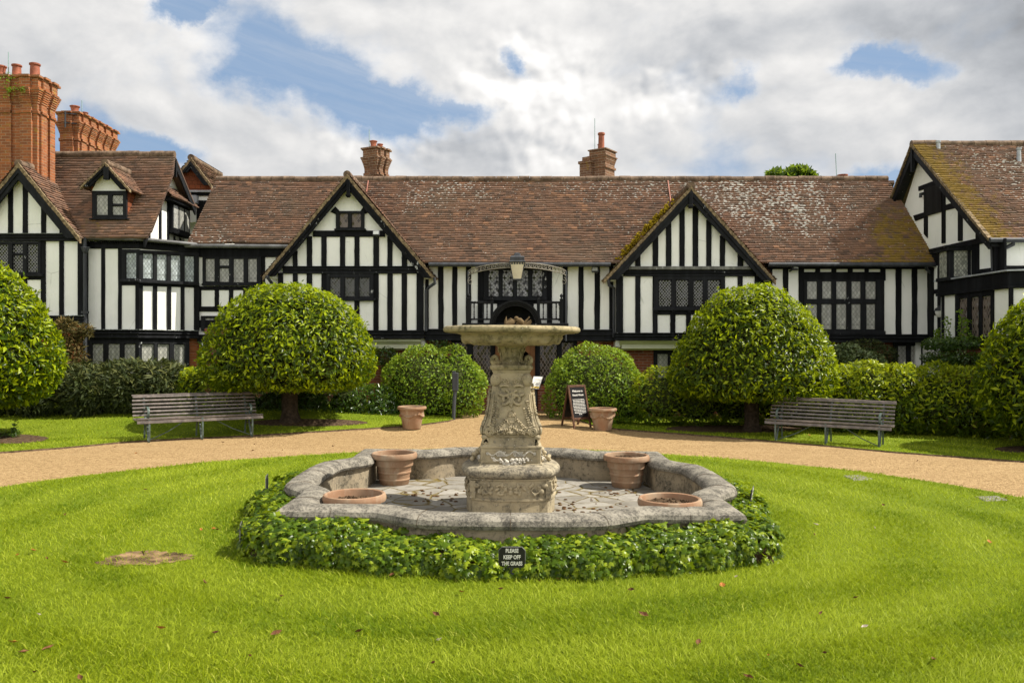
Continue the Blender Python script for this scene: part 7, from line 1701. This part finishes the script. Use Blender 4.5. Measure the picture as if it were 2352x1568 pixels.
# ================================================================ sky, sun, camera
def build_world():
    w = bpy.data.worlds.new('World'); bpy.context.scene.world = w; w.use_nodes = True; t = Nt.__new__(Nt); t.t = w.node_tree; t._o = None; t._g = None
    t.t.nodes.clear(); out = t.n('ShaderNodeOutputWorld'); bg = t.n('ShaderNodeBackground')
    sky = t.n('ShaderNodeTexSky', sky_type='NISHITA'); sky.sun_disc = False; sky.sun_elevation = math.asin(SUN.z); sky.sun_rotation = math.atan2(SUN.x, SUN.y); sky.air_density = 1.0; sky.dust_density = .6; sky.ozone_density = 1.6
    gen = t.n('ShaderNodeTexCoord').outputs['Generated']; D = t.xyz(gen)
    az = t.math('ARCTAN2', D[0], D[1]); el = t.math('ARCSINE', D[2])
    wn = t.noise(5.0, 4, .6, gen, out='Color'); W = t.xyz(wn)
    A = t.math('ADD', az, t.math('MULTIPLY', t.math('SUBTRACT', W[0], .5), .07)); E = t.math('ADD', el, t.math('MULTIPLY', t.math('SUBTRACT', W[1], .5), .045))
    A0, E0 = t.math('ADD', az, t.math('MULTIPLY', t.math('SUBTRACT', W[0], .5), .05)), t.math('ADD', el, t.math('MULTIPLY', t.math('SUBTRACT', W[1], .5), .05))
    wf = t.noise(12, 6, .68, gen, out='Color'); Wf = t.xyz(wf)
    A = t.math('ADD', A, t.math('MULTIPLY', t.math('SUBTRACT', Wf[0], .5), .085)); E = t.math('ADD', E, t.math('MULTIPLY', t.math('SUBTRACT', Wf[1], .5), .06))
    def azel(px, py):
        a = math.atan((px - CX) / F); return a, math.atan((CY - py) / math.hypot(F, px - CX))
    def spot(px, py, rx, ry, rot=0, soft=.6):
        a, e = azel(px, py); u = t.math('SUBTRACT', A, a); v = t.math('SUBTRACT', E, e); c, s = math.cos(rot), math.sin(rot)
        uu = t.math('DIVIDE', t.math('ADD', t.math('MULTIPLY', u, c), t.math('MULTIPLY', v, s)), rx / F); vv = t.math('DIVIDE', t.math('SUBTRACT', t.math('MULTIPLY', v, c), t.math('MULTIPLY', u, s)), ry / F)
        d = t.math('SQRT', t.math('ADD', t.math('MULTIPLY', uu, uu), t.math('MULTIPLY', vv, vv))); return t.math('SUBTRACT', 1, t.step(d, 1 - soft, 1 + soft))
    # billows: stretched a little flat; denser overhead
    q = t.comb(t.math('MULTIPLY', az, 1.0), t.math('MULTIPLY', el, 1.5), t.math('MULTIPLY', D[1], .3))
    n = t.noise(5.6, 7, .52, q, .15); n2 = t.noise(5.6, 7, .52, t.comb(t.math('ADD', az, .010), t.math('ADD', t.math('MULTIPLY', el, 1.5), .022), t.math('MULTIPLY', D[1], .3)), .15)
    big = t.noise(2.2, 3, .5, q)
    holes = None
    for h in ((700, 185, 230, 75, -.12, .85), (880, 240, 250, 62, -.18, .8), (1040, 275, 100, 40, -.1, .8), (560, 160, 90, 40, 0, .9), (2000, 150, 70, 26, .1, .9), (2060, 170, 85, 32, -.25, .9), (1700, 190, 58, 34, .2, 1), (425, 12, 70, 24, .3, .9), (352, 335, 90, 30, 0, .9), (2080, 420, 100, 30, 0, .9), (1180, 150, 30, 40, .5, 1), (160, 330, 60, 60, 0, 1)):
        s = spot(*h); holes = s if holes is None else t.math('MAXIMUM', holes, s)
    wisp = t.noise(1, 5, .6, t.comb(t.math('MULTIPLY', t.math('ADD', az, t.math('MULTIPLY', el, 2.6)), 4), t.math('MULTIPLY', t.math('ADD', el, t.math('MULTIPLY', A, .20)), 26), 0))
    dens = t.math('ADD', t.math('ADD', .86, t.math('MULTIPLY', t.math('SUBTRACT', n, .5), 2.7)), t.math('MULTIPLY', t.math('MULTIPLY', holes, t.math('ADD', .35, t.math('MULTIPLY', t.noise(16, 5, .6, q), 1.35))), -.95)); cover = t.step(dens, -.12, .72)
    cover = t.math('MAXIMUM', cover, t.math('MULTIPLY', t.step(wisp, .40, .85), .38))
    lightk = t.math('MULTIPLY', t.math('SUBTRACT', n, n2), 1.1)
    # cauliflower heads: rounded cells at three sizes, lit from the sun's side
    def puff(dx, dy):
        r = None
        for sc_, k in ((17, .6), (38, .28), (80, .12)):
            v = t.comb(t.math('ADD', A0, dx), t.math('ADD', t.math('MULTIPLY', E0, 1.15), dy), 0); q_ = t.n('ShaderNodeTexVoronoi', feature='SMOOTH_F1', voronoi_dimensions='2D'); t.lk(v, q_.inputs['Vector']); q_.inputs['Scale'].default_value = sc_; q_.inputs['Smoothness'].default_value = .55
            e_ = t.math('MULTIPLY', q_.outputs['Distance'], -k); r = e_ if r is None else t.math('ADD', r, e_)
        return r
    pf = t.math('SUBTRACT', puff(0, 0), puff(.006, .007))
    cum = None
    for sp in ((1200, 190, 150, 110, 0, .5), (1255, 320, 130, 80, 0, .6), (1545, 215, 120, 60, 0, .7), (900, 325, 150, 50, 0, .7)):
        s_ = spot(*sp); cum = s_ if cum is None else t.math('MAXIMUM', cum, s_)
    lightk = t.math('ADD', lightk, t.math('MULTIPLY', t.math('MULTIPLY', pf, 1.0), cum)); dens = t.math('ADD', dens, t.math('MULTIPLY', cum, .2))
    lum = t.math('ADD', t.math('ADD', .775, lightk), t.math('MULTIPLY', t.math('SUBTRACT', big, .5), .30))
    def addspot(l, sp, k): return t.math('ADD', l, t.math('MULTIPLY', spot(*sp), k))
    for sp, k in (((1215, 190, 130, 90, 0, .8), .20), ((1240, 330, 110, 70, 0, .9), .10), ((1330, 420, 120, 50, 0, .9), .12), ((1100, 350, 110, 70, 0, .9), -.16), ((1560, 270, 190, 90, 0, .8), .04), ((1660, 370, 220, 80, 0, .9), -.10), ((2290, 90, 210, 130, -.3, .9), -.30), ((1000, 30, 300, 40, 0, .9), .06), ((130, 230, 120, 90, 0, .9), -.12), ((1650, 110, 260, 45, .1, .9), -.13), ((260, 130, 150, 80, 0, .9), .08), ((2000, 280, 220, 80, 0, .9), .05), ((880, 320, 120, 40, 0, .8), .10), ((560, 300, 160, 50, 0, .9), -.03)): lum = addspot(lum, sp, k)
    edge = t.math('MULTIPLY', t.math('SUBTRACT', 1, t.step(dens, .4, .75)), .08); lum = t.math('ADD', lum, edge)
    lum = t.math('MAXIMUM', t.math('MINIMUM', lum, 1.08), .34)
    # extra sky brightness added behind the camera to light the facade; zenith dimmed
    back = t.step(t.math('MULTIPLY', D[1], -1), -.15, .75); zen = t.step(D[2], .42, .8)
    lum = t.math('MULTIPLY', lum, t.math('ADD', 1, t.math('ADD', t.math('MULTIPLY', back, .75), t.math('MULTIPLY', zen, -.42))))
    warm = t.step(lum, .45, .95); cc = t.mix(warm, (.90, .94, 1.0), (1.0, .985, .965)); cc = t.mix(1, cc, t.comb(lum, lum, lum), 'MULTIPLY')
    sk = t.mix(1, sky.outputs[0], (.10, .10, .105), 'MULTIPLY'); sk = t.mix(.75, sk, (.33, .48, .70))
    col = t.mix(cover, sk, cc); t.lk(col, bg.inputs['Color']); bg.inputs['Strength'].default_value = .62; t.lk(bg.outputs[0], out.inputs[0])
build_world(); bpy.context.scene.world.cycles.sampling_method = 'MANUAL'; bpy.context.scene.world.cycles.sample_map_resolution = 512
sl = bpy.data.lights.new('sun', 'SUN'); sl.energy = 5.0; sl.angle = math.radians(.6); sl.color = (1, .94, .84); so = bpy.data.objects.new('sun', sl); C.objects.link(so); so.rotation_euler = SUN.to_track_quat('Z', 'Y').to_euler(); so.location = (20, 5, 30)
cam = bpy.data.cameras.new('camera'); co = bpy.data.objects.new('camera', cam); C.objects.link(co); co.location = CAM; co.rotation_euler = (math.pi / 2, 0, 0)
cam.sensor_width = 36; cam.lens = 36 * F / 2352; cam.shift_y = (CY - 784) / 2352; cam.clip_start = .1; cam.clip_end = 2000
sc = bpy.context.scene; sc.camera = co
sc.view_settings.view_transform = 'Standard'; sc.view_settings.look = 'None'; sc.view_settings.exposure = .68; sc.view_settings.gamma = 1
sc.render.engine = 'CYCLES'; sc.cycles.max_bounces = 6; sc.cycles.diffuse_bounces = 3; sc.cycles.glossy_bounces = 2; sc.cycles.transmission_bounces = 3; sc.cycles.use_denoising = True; sc.cycles.sample_clamp_indirect = 6; sc.cycles.adaptive_threshold = .015
